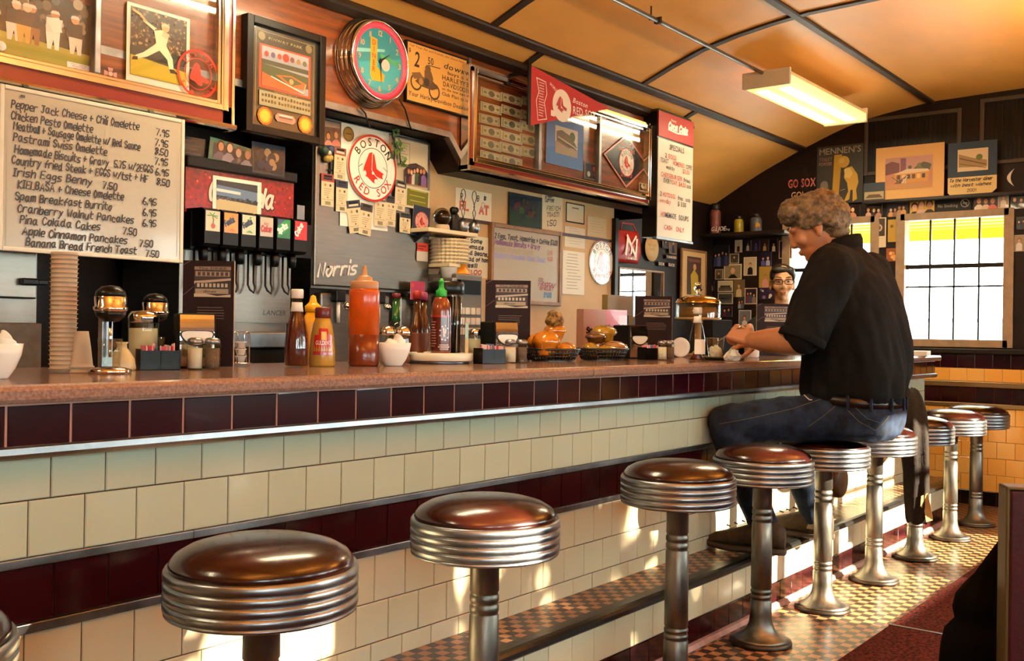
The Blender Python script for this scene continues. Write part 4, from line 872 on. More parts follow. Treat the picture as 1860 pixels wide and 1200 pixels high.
for i, (tl, br, c_, tilt, l) in enumerate(TK):
    t, w_, h_ = panel('game_ticket', l, 'ticket', tl, br, YD-0.003-0.0012*i, 'game tickets on the milk dispenser'); a = Art(w_, h_, 40, 110)
    a.rect(0, 0, 40, 110, 'd0bd94'); a.up(); a.rect(0, 84, 40, 110, c_); a.ring(20, 56, 0, 0, c_); a.rect(2, 22, 38, 23, '7a5a34'); a.disc(12, 72, 3.4, 'b0824a'); a.disc(28, 72, 3.4, '4a4238')
    for j in range(4): a.rect(8, 58-j*7, 32-3*j, 60-j*7, '9a8460')
    a.disc(20, 30, 2, 'a83424'); [a.rect(12+j*2.2, 5, 13+j*2.2+(j % 2)*0.5, 17, '4a4030') for j in range(8)]; a.rect(6, 90, 34, 97, 'c8b8a0' if i % 2 else '201a1a'); a.build('print', t); card(t, w_, h_, 0.0008); t.rotation_euler.y = tilt
    MB().box(-w_*0.3, w_*0.3, -0.004, -0.001, h_*0.9, h_*0.96).build('magnet', BLACKP, t)
# the round sign, large
c1 = onY(673, 306, YD); R = (onY(673, 245, YD).z-onY(673, 367, YD).z)/2
t = thing('team_sign', 'large round team sign with red socks on the milk dispenser', 'sign', (c1.x, YD-0.014, c1.z-R))
MB().lathe([(R-0.004, 0.006), (R, 0.004), (R, 0.0), (0.0001, 0.0)], 48, (0, 0, R), 'y').build('plate', PAPER, t); a = Art(2*R, 2*R); roundel(a, 50, 50, 50); a.build('print', t, GLOSSY, -0.0006)
photo('couple_photo', 'photo of a couple cheek to cheek in the top left corner of the milk dispenser', (587, 228), (619, 268), YD-0.001, style=('p', 2, 1.3), border=None, bgc='3a2a30', tops=['c87a6a', 'b86a5a'], tilt=-0.06)
t, w_, h_ = panel('white_sheet', 'white sheet behind the large round team sign', 'paper', (620, 222), (704, 420), YD-0.0005); card(t, w_, h_, 0.0004)
t, w_, h_ = panel('oval_sticker', 'small oval olive sticker above the large round team sign', 'sticker', (623, 234), (643, 253), YD-0.002); a = Art(w_, h_); a.disc(50, 50, 50, '3a3c14'); a.up(); a.disc(50, 50, 40, '5c5a22'); a.up(); a.rect(24, 46, 76, 54, '2a2a10'); a.build('print', t, GLOSSY)
t = thing('fridge_magnet', 'small blue and yellow figurine magnet left of the large team sign', 'magnet', tuple(onY(591, 297, YD))); MB().ball((0, -0.012, 0.02), 0.018, 8, col='b8923e').ball((-0.018, -0.012, 0.052), 0.022, 8, col='2a3c2a').ball((0.014, -0.014, 0.062), 0.020, 8, col='26304e').ball((0.0, -0.022, 0.044), 0.012, 8, col='d8c49c').ball((0.02, -0.014, 0.026), 0.012, 8, col='c8a44a').build('figure', PRINT, t)
t = thing('fridge_magnet', 'thin black cross-shaped magnet beneath the figurine magnet', 'magnet', tuple(onY(599, 316, YD))); MB().box(-0.004, 0.004, -0.006, 0, 0, 0.055, bev=0.001).box(-0.012, 0.012, -0.006, 0, 0.012, 0.02, bev=0.001).build('cross', BLACKP, t)
# hanging greenery
t = thing('plastic_garland', 'green plastic garland hanging from the chrome hood over the milk dispenser', 'garland', tuple(onY(722, 306, YD-0.03)))
m = MB(); g = onY(712, 238, YD-0.03)-Vector(t.location); m.tube([(0.02, 0, 0.02), (0.0, -0.01, 0.09), (g.x*0.6, 0, g.z*0.6), (g.x, 0, g.z)], 0.004, 6, col='2a3a1c')
for i in range(46):
    u = random.random(); p = Vector((g.x*u**1.2+random.uniform(-0.03, 0.045)*(1.2-u), random.uniform(-0.03, 0.01), g.z*u)); q1 = random.uniform(0, 6.28); l = random.uniform(0.018, 0.035); d1 = Vector((math.cos(q1)*l, random.uniform(-0.015, 0.0), math.sin(q1)*l)); n1 = Vector((-d1.z, 0.004, d1.x))*0.35
    m.add([p, p+d1*0.5+n1, p+d1, p+d1*0.5-n1], [(0, 1, 2, 3)], random.choice(['3e5a24', '2c4a1e', '5a7a30', '1e3418']))
m.build('leaves', PRINT, t)
t, w_, h_ = panel('pale_poster', 'pale printed sheet in the top right of the milk dispenser', 'paper', (718, 250), (776, 345), YD-0.0005); a = Art(w_, h_); a.rect(0, 0, 100, 100, 'bfae8c'); a.up(); a.rect(8, 46, 44, 94, '8a7c60'); a.up(); a.rect(10, 48, 42, 92, 'c4b492'); a.up(); [a.rect(14, 86-i*6, 38-(i % 3)*4, 87.5-i*6, '8a7c62') for i in range(6)]; a.build('print', t); card(t, w_, h_, 0.0004)
t, w_, h_ = panel('group_photo', 'arch-topped photo of a wedding group on the right of the milk dispenser', 'photo', (734, 292), (776, 341), YD-0.006); a = Art(w_, h_); a.poly([(0, 0), (100, 0), (100, 66), (84, 88), (50, 100), (20, 90), (0, 60)], '241e2c'); a.up(); a.rect(4, 0, 96, 34, '9a6a44'); a.up(); people(a, 6, 4, ['2a2434', '6a2a2a', 'c8b8a8', '3a4a34', '1e1a24', '7a5a8a'], 1.6); a.build('print', t, GLOSSY); MB().box(-w_/2, w_/2, 0.0004, 0.002, 0, h_*0.66).build('backing', PAPER, t)
photo('grass_photo', 'square yellow-green photo of reeds on the right of the milk dispenser', (736, 338), (779, 383), YD-0.009, style=('lines', 3, 'a8a03a'), border='c8bc98', bgc='6a6a24', tilt=0.04)
t, w_, h_ = panel('schedule_card', 'navy schedule card with round red team emblem at the dispenser\'s right edge', 'card', (749, 372), (779, 431), YD-0.012); a = Art(w_, h_, 60, 110); a.rect(0, 0, 60, 110, '262c40'); a.up(); roundel(a, 31, 54, 24, rim='a83a30', face='d89a88', ink='8a3028', red='a82a20', size=6); a.build('print', t, GLOSSY); card(t, w_, h_, 0.001); t.rotation_euler.y = 0.06
t, w_, h_ = panel('orange_sticker', 'small orange price sticker low on the dispenser\'s right edge', 'sticker', (757, 440), (777, 475), YD-0.002); a = Art(w_, h_); a.rect(0, 0, 100, 54, 'c8bda8'); a.rect(4, 54, 100, 100, 'e0401c'); a.up(); a.rect(10, 78, 80, 86, '7a1c10'); a.rect(10, 64, 60, 71, '7a1c10'); a.build('print', t)
photo('red_packet', 'small red and yellow card at the foot of the milk dispenser', (746, 510), (771, 545), YM-0.05, style=('blobs', 5, ['d8b81a', 'c8302a', '8a1a3a']), border=None, bgc='a82a4a')
t, w_, h_ = panel('small_label', 'white warning label on the side of the soda fountain', 'sticker', (540, 372), (553, 400), YM-0.004)
card(t, w_, h_, 0.001, ALU)

# ---- left end: stainless reach-in and dark shelf
xa, xb = onY(-140, 520, 3.36).x, onY(72, 520, 3.36).x; za, zc = onY(30, 575, 3.36).z, onY(30, 455, 3.36).z
RI = thing('reach_in_cooler', 'stainless cooler door with black latch at the left edge under the menu board', 'cooler', ((xa+xb)/2, 3.36, 0.9)); w_ = xb-xa
MB().box(-w_/2, w_/2, 0.02, 0.5, 0.0, zc-0.9+0.3).build('cabinet', STEEL, RI); d_ = MB().box(-w_/2+0.01, w_/2-0.014, -0.012, 0.02, za-0.9+0.06, zc-0.9+0.29, bev=0.006).build('door', STEEL, RI)
zl = onY(62, 512, 3.33).z-0.9
MB().box(w_/2-0.075, w_/2-0.02, -0.04, -0.012, zl-0.012, zl+0.012, bev=0.006).box(w_/2-0.02, w_/2+0.012, -0.035, 0.02, zl-0.009, zl+0.009, bev=0.004).build('latch', BLACKP, d_)
MB().box(-w_/2, w_/2, -0.02, 0.0, 0.02, za-0.9-0.02, bev=0.004).build('lower_panel', mat('dull_steel', '6a6258', 0.5, 0.8, noise=0.3), RI)

# ---- shelf and things beside the dispenser, on the tan wall
def wallx(px): return onY(px, 450, YT-0.01).x
YS2 = YT-0.10
s0, s1 = onY(779, 412, YS2-0.09), onY(868, 420, YS2-0.09)
sh = thing('wall_shelf', 'cream wall shelf right of the milk dispenser', 'shelf', ((s0.x+s1.x)/2, YT, s0.z-0.02)); w_ = s1.x-s0.x
MB().box(-w_/2, w_/2, -0.19, 0.0, 0, 0.02, bev=0.003).build('board', CREAMP, sh)
for s_ in (-1, 1): MB().prism([(-0.15, 0.0), (0.0, 0.0), (0.0, -0.08)], s_*w_*0.4-0.004, s_*w_*0.4+0.004, 'x').build('bracket', DARKM, sh)
zsh = s0.z
def onshelf(px, y=YT-0.10): p = onY(px, 400, y); return (p.x, y, zsh)
t = thing('snow_globe', 'glass dome with an orange figure standing on the cream shelf', 'ornament', onshelf(803)); MB().lathe([(0.038, 0), (0.040, 0.01), (0.036, 0.03), (0.034, 0.032)], 24).build('base', mat('pale_resin', 'b8a080', 0.4), t); MB().ball((0, 0, 0.072), 0.045, 12).build('dome', GLASS, t); MB().ball((0.004, 0, 0.07), 0.026, 8).build('figure', ORANGEP, t)
t = thing('black_figurine', 'small black figurine on the cream shelf between dome and bell', 'ornament', onshelf(824)); MB().lathe([(0.03, 0), (0.034, 0.02), (0.026, 0.05), (0.03, 0.08), (0.018, 0.10), (0.0001, 0.105)], 14).ball((-0.012, -0.005, 0.112), 0.018, 8).ball((0.016, 0, 0.115), 0.016, 8).build('body', BLACKP, t)
for px, l in ((841, 'grey hanging whisk bell on the cream shelf, left one beside the figurine'), (861, 'grey hanging whisk bell near the end of the cream shelf')):
    t = thing('wire_whisk', l, 'utensil', onshelf(px, YT-0.13), 0, 'whisks on the shelf'); MB().lathe([(0.0001, 0), (0.022, 0.008), (0.031, 0.03), (0.026, 0.055), (0.010, 0.075), (0.0001, 0.078)], 20).build('bell', ALU, t)
    for s_ in (-1, 1): MB().tube([(0, 0, 0.075), (s_*0.012, 0, 0.11), (s_*-0.004, 0, 0.14), (s_*0.018, 0, 0.19), (s_*0.012, 0, 0.215), (0, 0, 0.222)], 0.002, 6).build('wire', DARKM, t)
def sheet(name, label, tl, br, draw=None, c='d8c8a4', dy=0.002, cat='paper', cw=100, chh=100, Y=None, wall='y'):
    t, w_, h_ = panel(name, label, cat, tl, br, (YT-dy) if Y is None else Y, wall=wall); card(t, w_, h_, 0.001); a = Art(w_, h_, cw, chh); a.rect(0, 0, cw, chh, c); a.up()
    if draw: draw(a)
    a.build('print', t, PRINT, -0.0004); return t
K = '2a2220'
def fl(a): a.hand('FL', 12, 30, 26, 'b04a2c', 5, 0, width=26); a.hand('AT', 66, 26, 26, 'b04a2c', 5, 0, width=28); a.hand('*', 78, 72, 16, K, 3); a.ring(76, 54, 6, 1.6, 'a09070'); a.hand('R', 12, 62, 20, K, 2); a.hand('B', 58, 66, 18, K, 2)
sheet('float_sign', 'tan paper sign lettered in red above the cream shelf', (828, 340), (892, 404), fl)
def bb(a):
    for i, (tx, wd) in enumerate((('Try Some', 62), ('Homemade', 66), ('Baked Beans,', 80), ('instead of home', 86), ('fries!!!', 50))): a.hand(tx, 12, 84-i*15, 9, K, 2.2, 0.1, 0.4, width=wd)
    a.hand('$1.00', 30, 8, 9, 'b04a3c', 2.4, width=44)
sheet('beans_sign', 'hand-written paper about homemade baked beans under the cream shelf', (826, 424), (892, 506), bb, 'd2c29e')
lf = thing('coffee_filters', 'nested stack of white paper coffee filters under the cream shelf', 'coffee filters', (onY(812, 476, YT-0.11).x+0.018, YT-0.11, onY(811, 478, YT-0.15).z))
m = MB(); rr = []
for j in range(15):
    z = j*0.0088; r = 0.085+0.012*(1 if j % 2 else 0)+0.0004*j
    rr.append([((r+0.004*(1 if i % 2 else -1))*math.cos(2*PI*i/56), (r+0.004*(1 if i % 2 else -1))*math.sin(2*PI*i/56), z) for i in range(56)])
m.loft(rr, smooth=False); m.build('papers', mat('filter_paper', 'd8c8a4', 0.8), lf)
z = onY(811, 478, YT-0.15).z; o = MB().box(x1+0.004, onY(812, 480, YT-0.1).x+0.0, YT-0.19, YT, z-0.018, z, bev=0.003).build('lower_shelf', CREAMP); tag(o, 'short lower shelf under the stack of coffee filters', 'shelf')
gw = (onY(877, 520, 3.27).x-onY(829, 520, 3.27).x)/0.26; GR = thing('grey_register', 'grey till with paper tray behind the straw dispenser', 'cash register', (onY(853, 520, 3.27).x, 3.37, 0.9)); gz = onY(848, 497, 3.25).z-0.9
MB().box(-0.13*gw, 0.13*gw, -0.10, 0.10, 0, gz, bev=0.008).build('body', mat('grey_plastic', '5c5850', 0.4), GR); MB().box(-0.10*gw, 0.10*gw, -0.108, -0.098, gz-0.10, gz-0.03).build('display', BLACKG, GR)
m = MB()
for i in range(4):
    for j in range(3): m.box((-0.10+i*0.052)*gw, (-0.06+i*0.052)*gw, -0.112, -0.1, gz-0.30+j*0.05, gz-0.265+j*0.05, bev=0.003)
m.build('keypad', WHITEP, GR)
bx = onY(828, 497, 3.36); t = thing('orange_tub', 'orange plastic tub upside down on the grey till', 'tub', (bx.x, 3.37, 0.9+gz+0.001)); MB().lathe([(0.082, 0.0), (0.080, 0.006), (0.062, 0.055), (0.056, 0.058), (0.0001, 0.058)], 28).build('tub', ORANGEP, t)
bx = Vector((x1+0.050, 0, 0)); t = thing('paper_cup', 'small white paper cup beside the orange tub', 'cup', (bx.x, 3.335, onY(791, 502, 3.30).z)); MB().lathe([(0.036, 0), (0.044, 0.05), (0.046, 0.052), (0.043, 0.05), (0.034, 0.004), (0.0001, 0.004)], 24).build('cup', PAPER, t)
bz = onY(791, 502, 3.30).z; x_l, x_r = x1+0.006, x1+0.066; o = MB().box(x_l, x_r, 3.27, 3.40, 0.9, bz, bev=0.006).build('steel_box', STEEL); tag(o, 'plain steel box under the white paper cup', 'box')
# second white board
t, w_, h_ = panel('daily_whiteboard', 'brown framed white board with faded purple breakfast prices on the tan wall', 'whiteboard', (893, 412), (1019, 556), YT-0.025)
h_ = onY(955, 417, YT).z-onY(955, 556, YT).z
rbox(w_, h_, -0.004, 0.025, 0.022).build('frame', mat('oak_frame', '8a6238', 0.4, noise=0.3, nscale=12), t); MB().box(-w_/2+0.01, w_/2-0.01, 0.006, 0.02, 0.01, h_-0.01).build('board', MATS['whiteboard'], t)
a = Art(w_-0.05, h_-0.05, 120, 130)
for i, (tx, c_, wd) in enumerate((('2 Eggs, Toast, Homefries + Coffee $3.00', '2a2420', 116), ('Homemade Biscuits + Gravy', '6a3a62', 82), ('Raisin French Toast', '9a8a70', 70), ('Blueberry Pancakes  Short Stack', '8a86a8', 92))): a.hand(tx, 2, 112-i*12, 8.5, c_, 1.4, 0.15, 0.4, width=wd)
a.hand('3.75', 98, 92, 7, 'a86a5a', 1.2); a.hand('4.25', 98, 80, 7, 'a86a5a', 1.2); a.hand('KIEL', 82, 38, 6, '7a5a5a', 1.2); a.hand('MEXICAN', 82, 30, 6, '8a3a4a', 1.2, width=34); a.hand('OMELET', 84, 22, 6, '8a3a4a', 1.2, width=28); a.hand('$9.50', 92, 8, 8, '4a7a9a', 1.4); a.build('handwriting', t, PRINT, 0, (0, 0.0055, 0.025))
o = MB().box(3.80, 5.5, YT-0.006, YT-0.0005, onY(905, 405, YT).z-0.018, onY(905, 405, YT).z).build('trim_23', mat('brown_rail', '3a1a12', 0.4)); o['kind'] = 'structure'
t, w_, h_ = panel('night_poster', 'dark blue and green poster above the second white board', 'poster', (925, 348), (984, 416), YT-0.012); a = Art(w_, h_); a.rect(0, 0, 100, 100, '141c28'); a.up(); a.poly([(0, 0), (100, 0), (100, 46), (50, 34), (0, 52)], '22381a'); a.poly([(70, 0), (92, 90), (98, 88), (90, 0)], '24382e'); a.up()
for i in range(24): a.disc(random.uniform(10, 90), random.uniform(24, 80), random.uniform(3, 8), random.choice(['3a2a24', '1e2a3c', '2a4a1e', '48242a', '16222a']))
a.build('print', t, GLOSSY); card(t, w_, h_, 0.002, BLACKP)
def itl(a): 
    for tx, y, c_, wd in (('Italian', 82, K, 40), ('Coffee', 70, K, 44), ('FRENCH', 48, '6a5a40', 70), ('TOAST!', 32, '5a4a38', 62), ('1.50', 8, K, 50)): a.hand(tx, 14+(8 if y < 60 else 0), y, 11 if y > 10 else 14, c_, 2.6, 0.2, 0.4, width=wd, ang=0.1)
sheet('toast_sign', 'narrow hand-written paper with price 1.50 beside the dark poster', (985, 344), (1021, 420), itl, 'c8b48c')
t, w_, h_ = panel('framed_notice', 'small clear framed notice above the hanging paper strip', 'sign', (1028, 366), (1061, 408), YT-0.004); card(t, w_, h_, 0.003); rbox(w_, h_, -0.004, 0.003, 0.008).build('frame', DARKM, t); a = Art(w_-0.016, h_-0.016); a.rect(0, 0, 100, 100, 'c8b894'); a.up(); a.rect(30, 76, 70, 82, '6a2a1a'); a.build('print', t, PRINT, 0, (0, -0.001, 0.008))
def ln(n, c_='8a8070'):
    def f(a):
        for i in range(n): a.rect(14+random.uniform(0, 8), 92-i*(86/n), 86-random.uniform(0, 26), 93.4-i*(86/n), c_)
    return f
sheet('paper_strip', 'upper printed sheet hanging under the small framed notice', (1026, 410), (1062, 452), ln(7), 'cfc0a2'); sheet('paper_strip', 'lower long printed sheet hanging left of the smaller round team sign', (1022, 454), (1061, 536), ln(12), 'd2c6ae', 0.006)
sheet('menu_page', 'printed menu page pinned above the smaller round team sign', (1067, 392), (1101, 432), ln(6), 'c2ae84', 0.004)
c1 = onY(1091, 476, YT); R = (onY(1091, 436, YT).z-onY(1091, 517, YT).z)/2
t = thing('team_sign', 'smaller round team sign on the tan wall right of the hanging sheets', 'sign', (c1.x, YT-0.008, c1.z-R)); MB().lathe([(R-0.004, 0.006), (R, 0.004), (R, 0.0), (0.0001, 0.0)], 48, (0, 0, R), 'y').build('plate', PAPER, t); a = Art(2*R, 2*R); roundel(a, 50, 50, 50, rim='7a1e18'); a.build('print', t, GLOSSY, -0.0006)

# ---- service corner beyond the tan wall
YR = YB-0.02
o = MB().box(5.475, 5.51, YT-0.03, YT, 0.9, 1.9).build('trim_24', DARKM); o['kind'] = 'structure'
t, w_, h_ = panel('wall_mirror', 'framed mirror on the dark wall under the red bag', 'mirror', (1123, 484), (1204, 532), YR); h_ += 0.2; t.location.z -= 0.2
rbox(w_, h_, -0.012, 0.018, 0.014).build('frame', mat('oak_frame'), t); MB().box(-w_/2+0.01, w_/2-0.01, 0.0, 0.006, 0.01, h_-0.01).build('mirror_glass', mat('silvered', 'f0f0ee', 0.02, 1.0), t)
t, w_, h_ = panel('red_team_bag', 'red fabric bag with white interlocked letters hanging above the mirror', 'bag', (1121, 414), (1169, 480), YR-0.06)
m = MB(); rg = []
for j in range(9):
    v = j/8; ww = w_/2*(0.82+0.18*math.sin(PI*min(1, v*1.1))); dd = 0.03*math.sin(PI*v)+0.006
    rg.append([(ww*math.cos(2*PI*i/24), 0.03+dd*math.sin(2*PI*i/24), h_*v) for i in range(24)])
m.loft(rg); m.build('bag_body', mat('red_nylon', '9a1412', 0.35, bump=0.2, bscale=30), t)
a = Art(w_, h_); W = 'e6c8b4'
a.line([(30, 26), (36, 74)], 7, W); a.line([(36, 74), (66, 22)], 6, W); a.line([(66, 22), (70, 72)], 6, W); a.line([(34, 82), (50, 56), (66, 82)], 5, W); a.line([(50, 56), (50, 30)], 5, W); a.type('YANKEES', 50, 10, 7, W, align='c', width=44); a.build('emblem', t, PRINT, 0, (0, -0.008, 0))
MB().tube([(-w_*0.3, 0.02, h_*0.98), (-w_*0.2, 0.03, h_+0.05), (w_*0.2, 0.03, h_+0.05), (w_*0.3, 0.02, h_*0.98)], 0.006, 6).build('strap', mat('red_nylon'), t)
c1 = onY(1184, 451, YR-0.002); R = (onY(1184, 427, YR).z-onY(1184, 475, YR).z)/2
t = thing('round_plaque', 'plain round tan plaque right of the red bag', 'sign', (c1.x, YR-0.004, c1.z-R)); MB().lathe([(R, 0.004), (R, 0.0), (0.0001, 0.0)], 40, (0, 0, R), 'y').build('plate', mat('tan_board', 'b89664', 0.6), t); a = Art(2*R, 2*R); a.type('RED SOX', 50, 58, 10, '8a6a44', align='c', width=58); a.type('FANS', 50, 42, 10, '8a6a44', align='c', width=36); a.build('lettering', t, PRINT, -0.0006)
for tl, br, tx, l in (((1210, 462), (1229, 472), 'YANKEES', 'upper small white word sticker right of the plaque'), ((1214, 476), (1226, 486), 'SUCK', 'lower small white word sticker right of the plaque'), ((1196, 474), (1207, 484), 'SOX', 'tiny pale sticker under the round plaque')):
    t, w_, h_ = panel('word_sticker', l, 'sticker', tl, br, YR-0.002); MB().box(-w_/2, w_/2, 0, 0.001, 0, h_).build('backing', BLACKP, t); a = Art(w_, h_); a.type(tx, 50, 22, 58, 'd8b8a0', align='c', width=94); a.build('lettering', t, PRINT, -0.0006)
photo('strip_photo', 'narrow dark photo hanging at the edge of the specials board', (1204, 430), (1214, 452), YR-0.003, style=('p', 1), border='4a3a34', bgc='2a2220'); photo('strip_photo', 'narrow tan photo right below the specials board', (1216, 432), (1229, 462), YR-0.003, style=('p', 1), border='8a6a4a', bgc='5a4430')
t, w_, h_ = panel('framed_print', 'tan matted poster print of a figure in yellow, in the dark service corner', 'picture', (1238, 450), (1282, 548), YR-0.012)
rbox(w_, h_, -0.006, 0.012, 0.018).build('frame', mat('oak_frame'), t); MB().box(-w_/2+0.01, w_/2-0.01, 0.0, 0.006, 0.01, h_-0.01).build('mat_board', mat('tan_board'), t); a = Art(w_, h_); a.rect(22, 12, 78, 86, '3a2018'); a.up(); a.poly([(40, 12), (36, 50), (50, 62), (66, 50), (70, 12)], 'a88a1e'); a.disc(52, 66, 6, 'b8825a'); a.rect(26, 76, 74, 82, '6a3a28'); a.build('print', t, PRINT, -0.001)
# ================================================================ things on the lunch counter
ZC = 1.055
def on(px, py, z=ZC): return onZ(px, py, z)
GLASSW = pane_mat('bottle_glass', (0.93, 0.95, 0.92), 0.05); AMBER = mat('amber_dome', 'c07a26', 0.06, trans=0.75, ior=1.2)
REDCAP = mat('red_cap', '5a1614', 0.35); WHITECAP = mat('white_cap', 'd8d0c0', 0.4); KETCH = mat('ketchup', '4a0f0a', 0.22, coat=0.3)
MUSTY = mat('yellow_squeeze', 'e0a00c', 0.3); SAUCE = mat('orange_squeeze', 'c8500c', 0.28, coat=0.2, noise=0.2, nscale=30); SUGAR = mat('sugar', 'cdbf9e', 0.9); SALT = mat('salt', 'd8ccb0', 0.9); PEPPER = mat('pepper', '6a5844', 0.9, noise=0.5, nscale=300)
def lid(m, r, z, h=0.016): return m.lathe([(r, z), (r*1.04, z+0.003), (r*1.04, z+h*0.6), (r*0.9, z+h), (0.0001, z+h*1.05)], 24)
def creamer_bowl(label, p, r=0.058):
    t = thing('creamer_bowl', label, 'bowl', p, 0, 'bowls of creamers')
    MB().lathe([(r*0.50, 0), (r*0.54, 0.004), (r*0.74, 0.022), (r*0.93, 0.05), (r*1.0, 0.075), (r*0.96, 0.075), (r*0.88, 0.05), (r*0.6, 0.016), (0.0001, 0.012)], 40).build('bowl', WHITEC, t); return t
def creamer(label, p, tilt):
    t = thing('creamer_cup', label, 'creamer', p, 0, 'single creamer cups'); MB().lathe([(0.0001, 0), (0.012, 0.0), (0.016, 0.016), (0.019, 0.018), (0.019, 0.0195), (0.0001, 0.0195)], 16).build('cup', WHITEC, t); t.rotation_euler = tilt; return t
def fill_bowl(b, names, r):
    for (dx, dy, dz, rx, ry), l in zip(((-0.018, -0.012, 0.058, 0.5, -0.3), (0.02, -0.014, 0.06, -0.2, 0.6), (0.0, 0.02, 0.062, 0.9, 0.2), (-0.012, 0.004, 0.080, 2.4, 0.5), (0.014, 0.004, 0.078, 0.3, 1.0)), names): creamer(l, (b.location.x+dx*r/0.058, b.location.y+dy, b.location.z+dz), (rx, ry, dx*30))
p = on(-12, 687); b = creamer_bowl('white china bowl of creamers cut by the left edge', p); fill_bowl(b, ['creamer cup in the bowl at the left edge']*5, 0.058)
p = on(714, 664); b = creamer_bowl('white china bowl of creamers before the round condiment tray', p); fill_bowl(b, ['creamer cup in the bowl before the condiment tray']*5, 0.058)
def cup_stack(name, label, p, n, step, rb, rt, flip, m):
    t = thing(name, label, 'cups', p); mb = MB(); pr = []
    for i in range(n):
        z = i*step
        pr += [(rb, z), (rt, z+step*0.75), (rt+0.002, z+step*0.8), (rt+0.002, z+step*0.95), (rb, z+step)] if not flip else [(rt+0.003, z), (rt+0.003, z+step*0.3), (rt, z+step*0.35), (rt-0.001, z+step)]
    if flip: zz = n*step; pr += [(rb+(rt-rb)*0.5, zz+0.04), (rb, zz+0.078), (0.0001, zz+0.078)]
    else: pr += [(rt, n*step+0.004), (rt-0.003, n*step), (0.0001, n*step-0.002)]
    mb.lathe([(0.0001, 0)]+pr, 28); mb.build('cups', m, t)
FOAM = mat('foam_cup', 'a8947a', 0.7)
cup_stack('cup_stack', 'tall nested stack of pale foam cups left of the mixer', on(114, 676), 26, 0.0112, 0.0295, 0.0310, False, FOAM)
cup_stack('inverted_cups', 'short stack of upturned foam cups beside the tall stack', on(137, 676)+Vector((0.008, 0, 0)), 2, 0.012, 0.022, 0.0335, True, FOAM)
def mixer(label, p, s=1.0):
    t = thing('drink_mixer', label, 'mixer', p, 0, 'chrome drink mixers')
    MB().lathe([(0.0001, 0.0), (0.05*s, 0), (0.05*s, 0.010), (0.03*s, 0.016), (0.02*s, 0.018)], 24).build('base', CHROME, t); MB().box(-0.014, 0.014, 0.012, 0.03, 0.014, 0.15).build('post', ALU, t)
    MB().lathe([(0.0001, 0.126), (0.02, 0.127), (0.034, 0.14), (0.037, 0.152)], 28).lathe([(0.037, 0.1865), (0.034, 0.2), (0.02, 0.212), (0.0001, 0.215)], 28).build('black_caps', BLACKG, t); MB().lathe([(0.037, 0.152), (0.040, 0.155), (0.040, 0.162), (0.037, 0.164), (0.038, 0.185), (0.037, 0.187)], 28, caps=False).build('chrome_band', CHROME, t)
    MB().lathe([(0.0001, 0.02), (0.024, 0.02), (0.029, 0.085), (0.027, 0.085), (0.022, 0.024), (0.0001, 0.024)], 24).build('mixing_glass', GLASSW, t)
    MB().cyl((0, 0, 0), 0.004, 0.04, 0.13, 8).build('spindle', CHROME, t); return t
mixer('chrome drink mixer standing between the foam cups and the sugar jar', on(199, 678)); mixer('second drink mixer, dark behind the sugar jar', (onY(281, 600, 2.70).x, 2.70, ZC), 0.9)
t = thing('cream_pitcher', 'squat cream coloured pitcher with narrow neck left of the sugar jar', 'pitcher', on(221, 672)); MB().lathe([(0.0001, 0), (0.034, 0), (0.036, 0.006), (0.032, 0.03), (0.020, 0.05), (0.013, 0.058), (0.012, 0.068), (0.016, 0.074), (0.013, 0.074), (0.0001, 0.06)], 28).build('pitcher', mat('cream_china', 'c0a878', 0.3), t)
def sugar_jar(label, p, r, h, name='sugar_jar'):
    t = thing(name, label, 'jar', p, 0, 'glass sugar jars'); MB().lathe([(0.0001, 0.001), (r, 0.001), (r*1.03, 0.008), (r, 0.016), (r, h*0.78), (r*0.93, h*0.82), (r*0.90, h*0.82), (r*0.95, h*0.77), (r*0.95, 0.012), (0.0001, 0.010)], 32).build('glass', GLASSW, t)
    MB().lathe([(0.0001, 0.011), (r*0.94, 0.0125), (r*0.94, h*0.70), (0.0001, h*0.71)], 28).build('sugar', SUGAR, t); MB().lathe([(r*0.99, h*0.80), (r*1.02, h*0.82), (r*0.99, h*0.85), (r*1.03, h*0.88), (r*1.0, h*0.93), (r*0.8, h), (0.0001, h*1.02)], 32).build('lid', CHROME, t); return t
sugar_jar('glass sugar jar with ridged metal lid behind the left sugar packet caddy', on(268, 668)+Vector((0.004, 0.03, 0)), 0.041, 0.158)
sugar_jar('slim sugar pourer between the straw dispenser and the second menu', (onY(862, 600, 2.56).x, 2.56, ZC), 0.026, 0.125)
PK = ['d87a80', 'e8d8d0', 'c84a5a', 'e0a8a8', '5a6a8a', 'd8b8b0', 'e06a78', 'c8b8b0', 'd84a5a', 'e8c8c0']
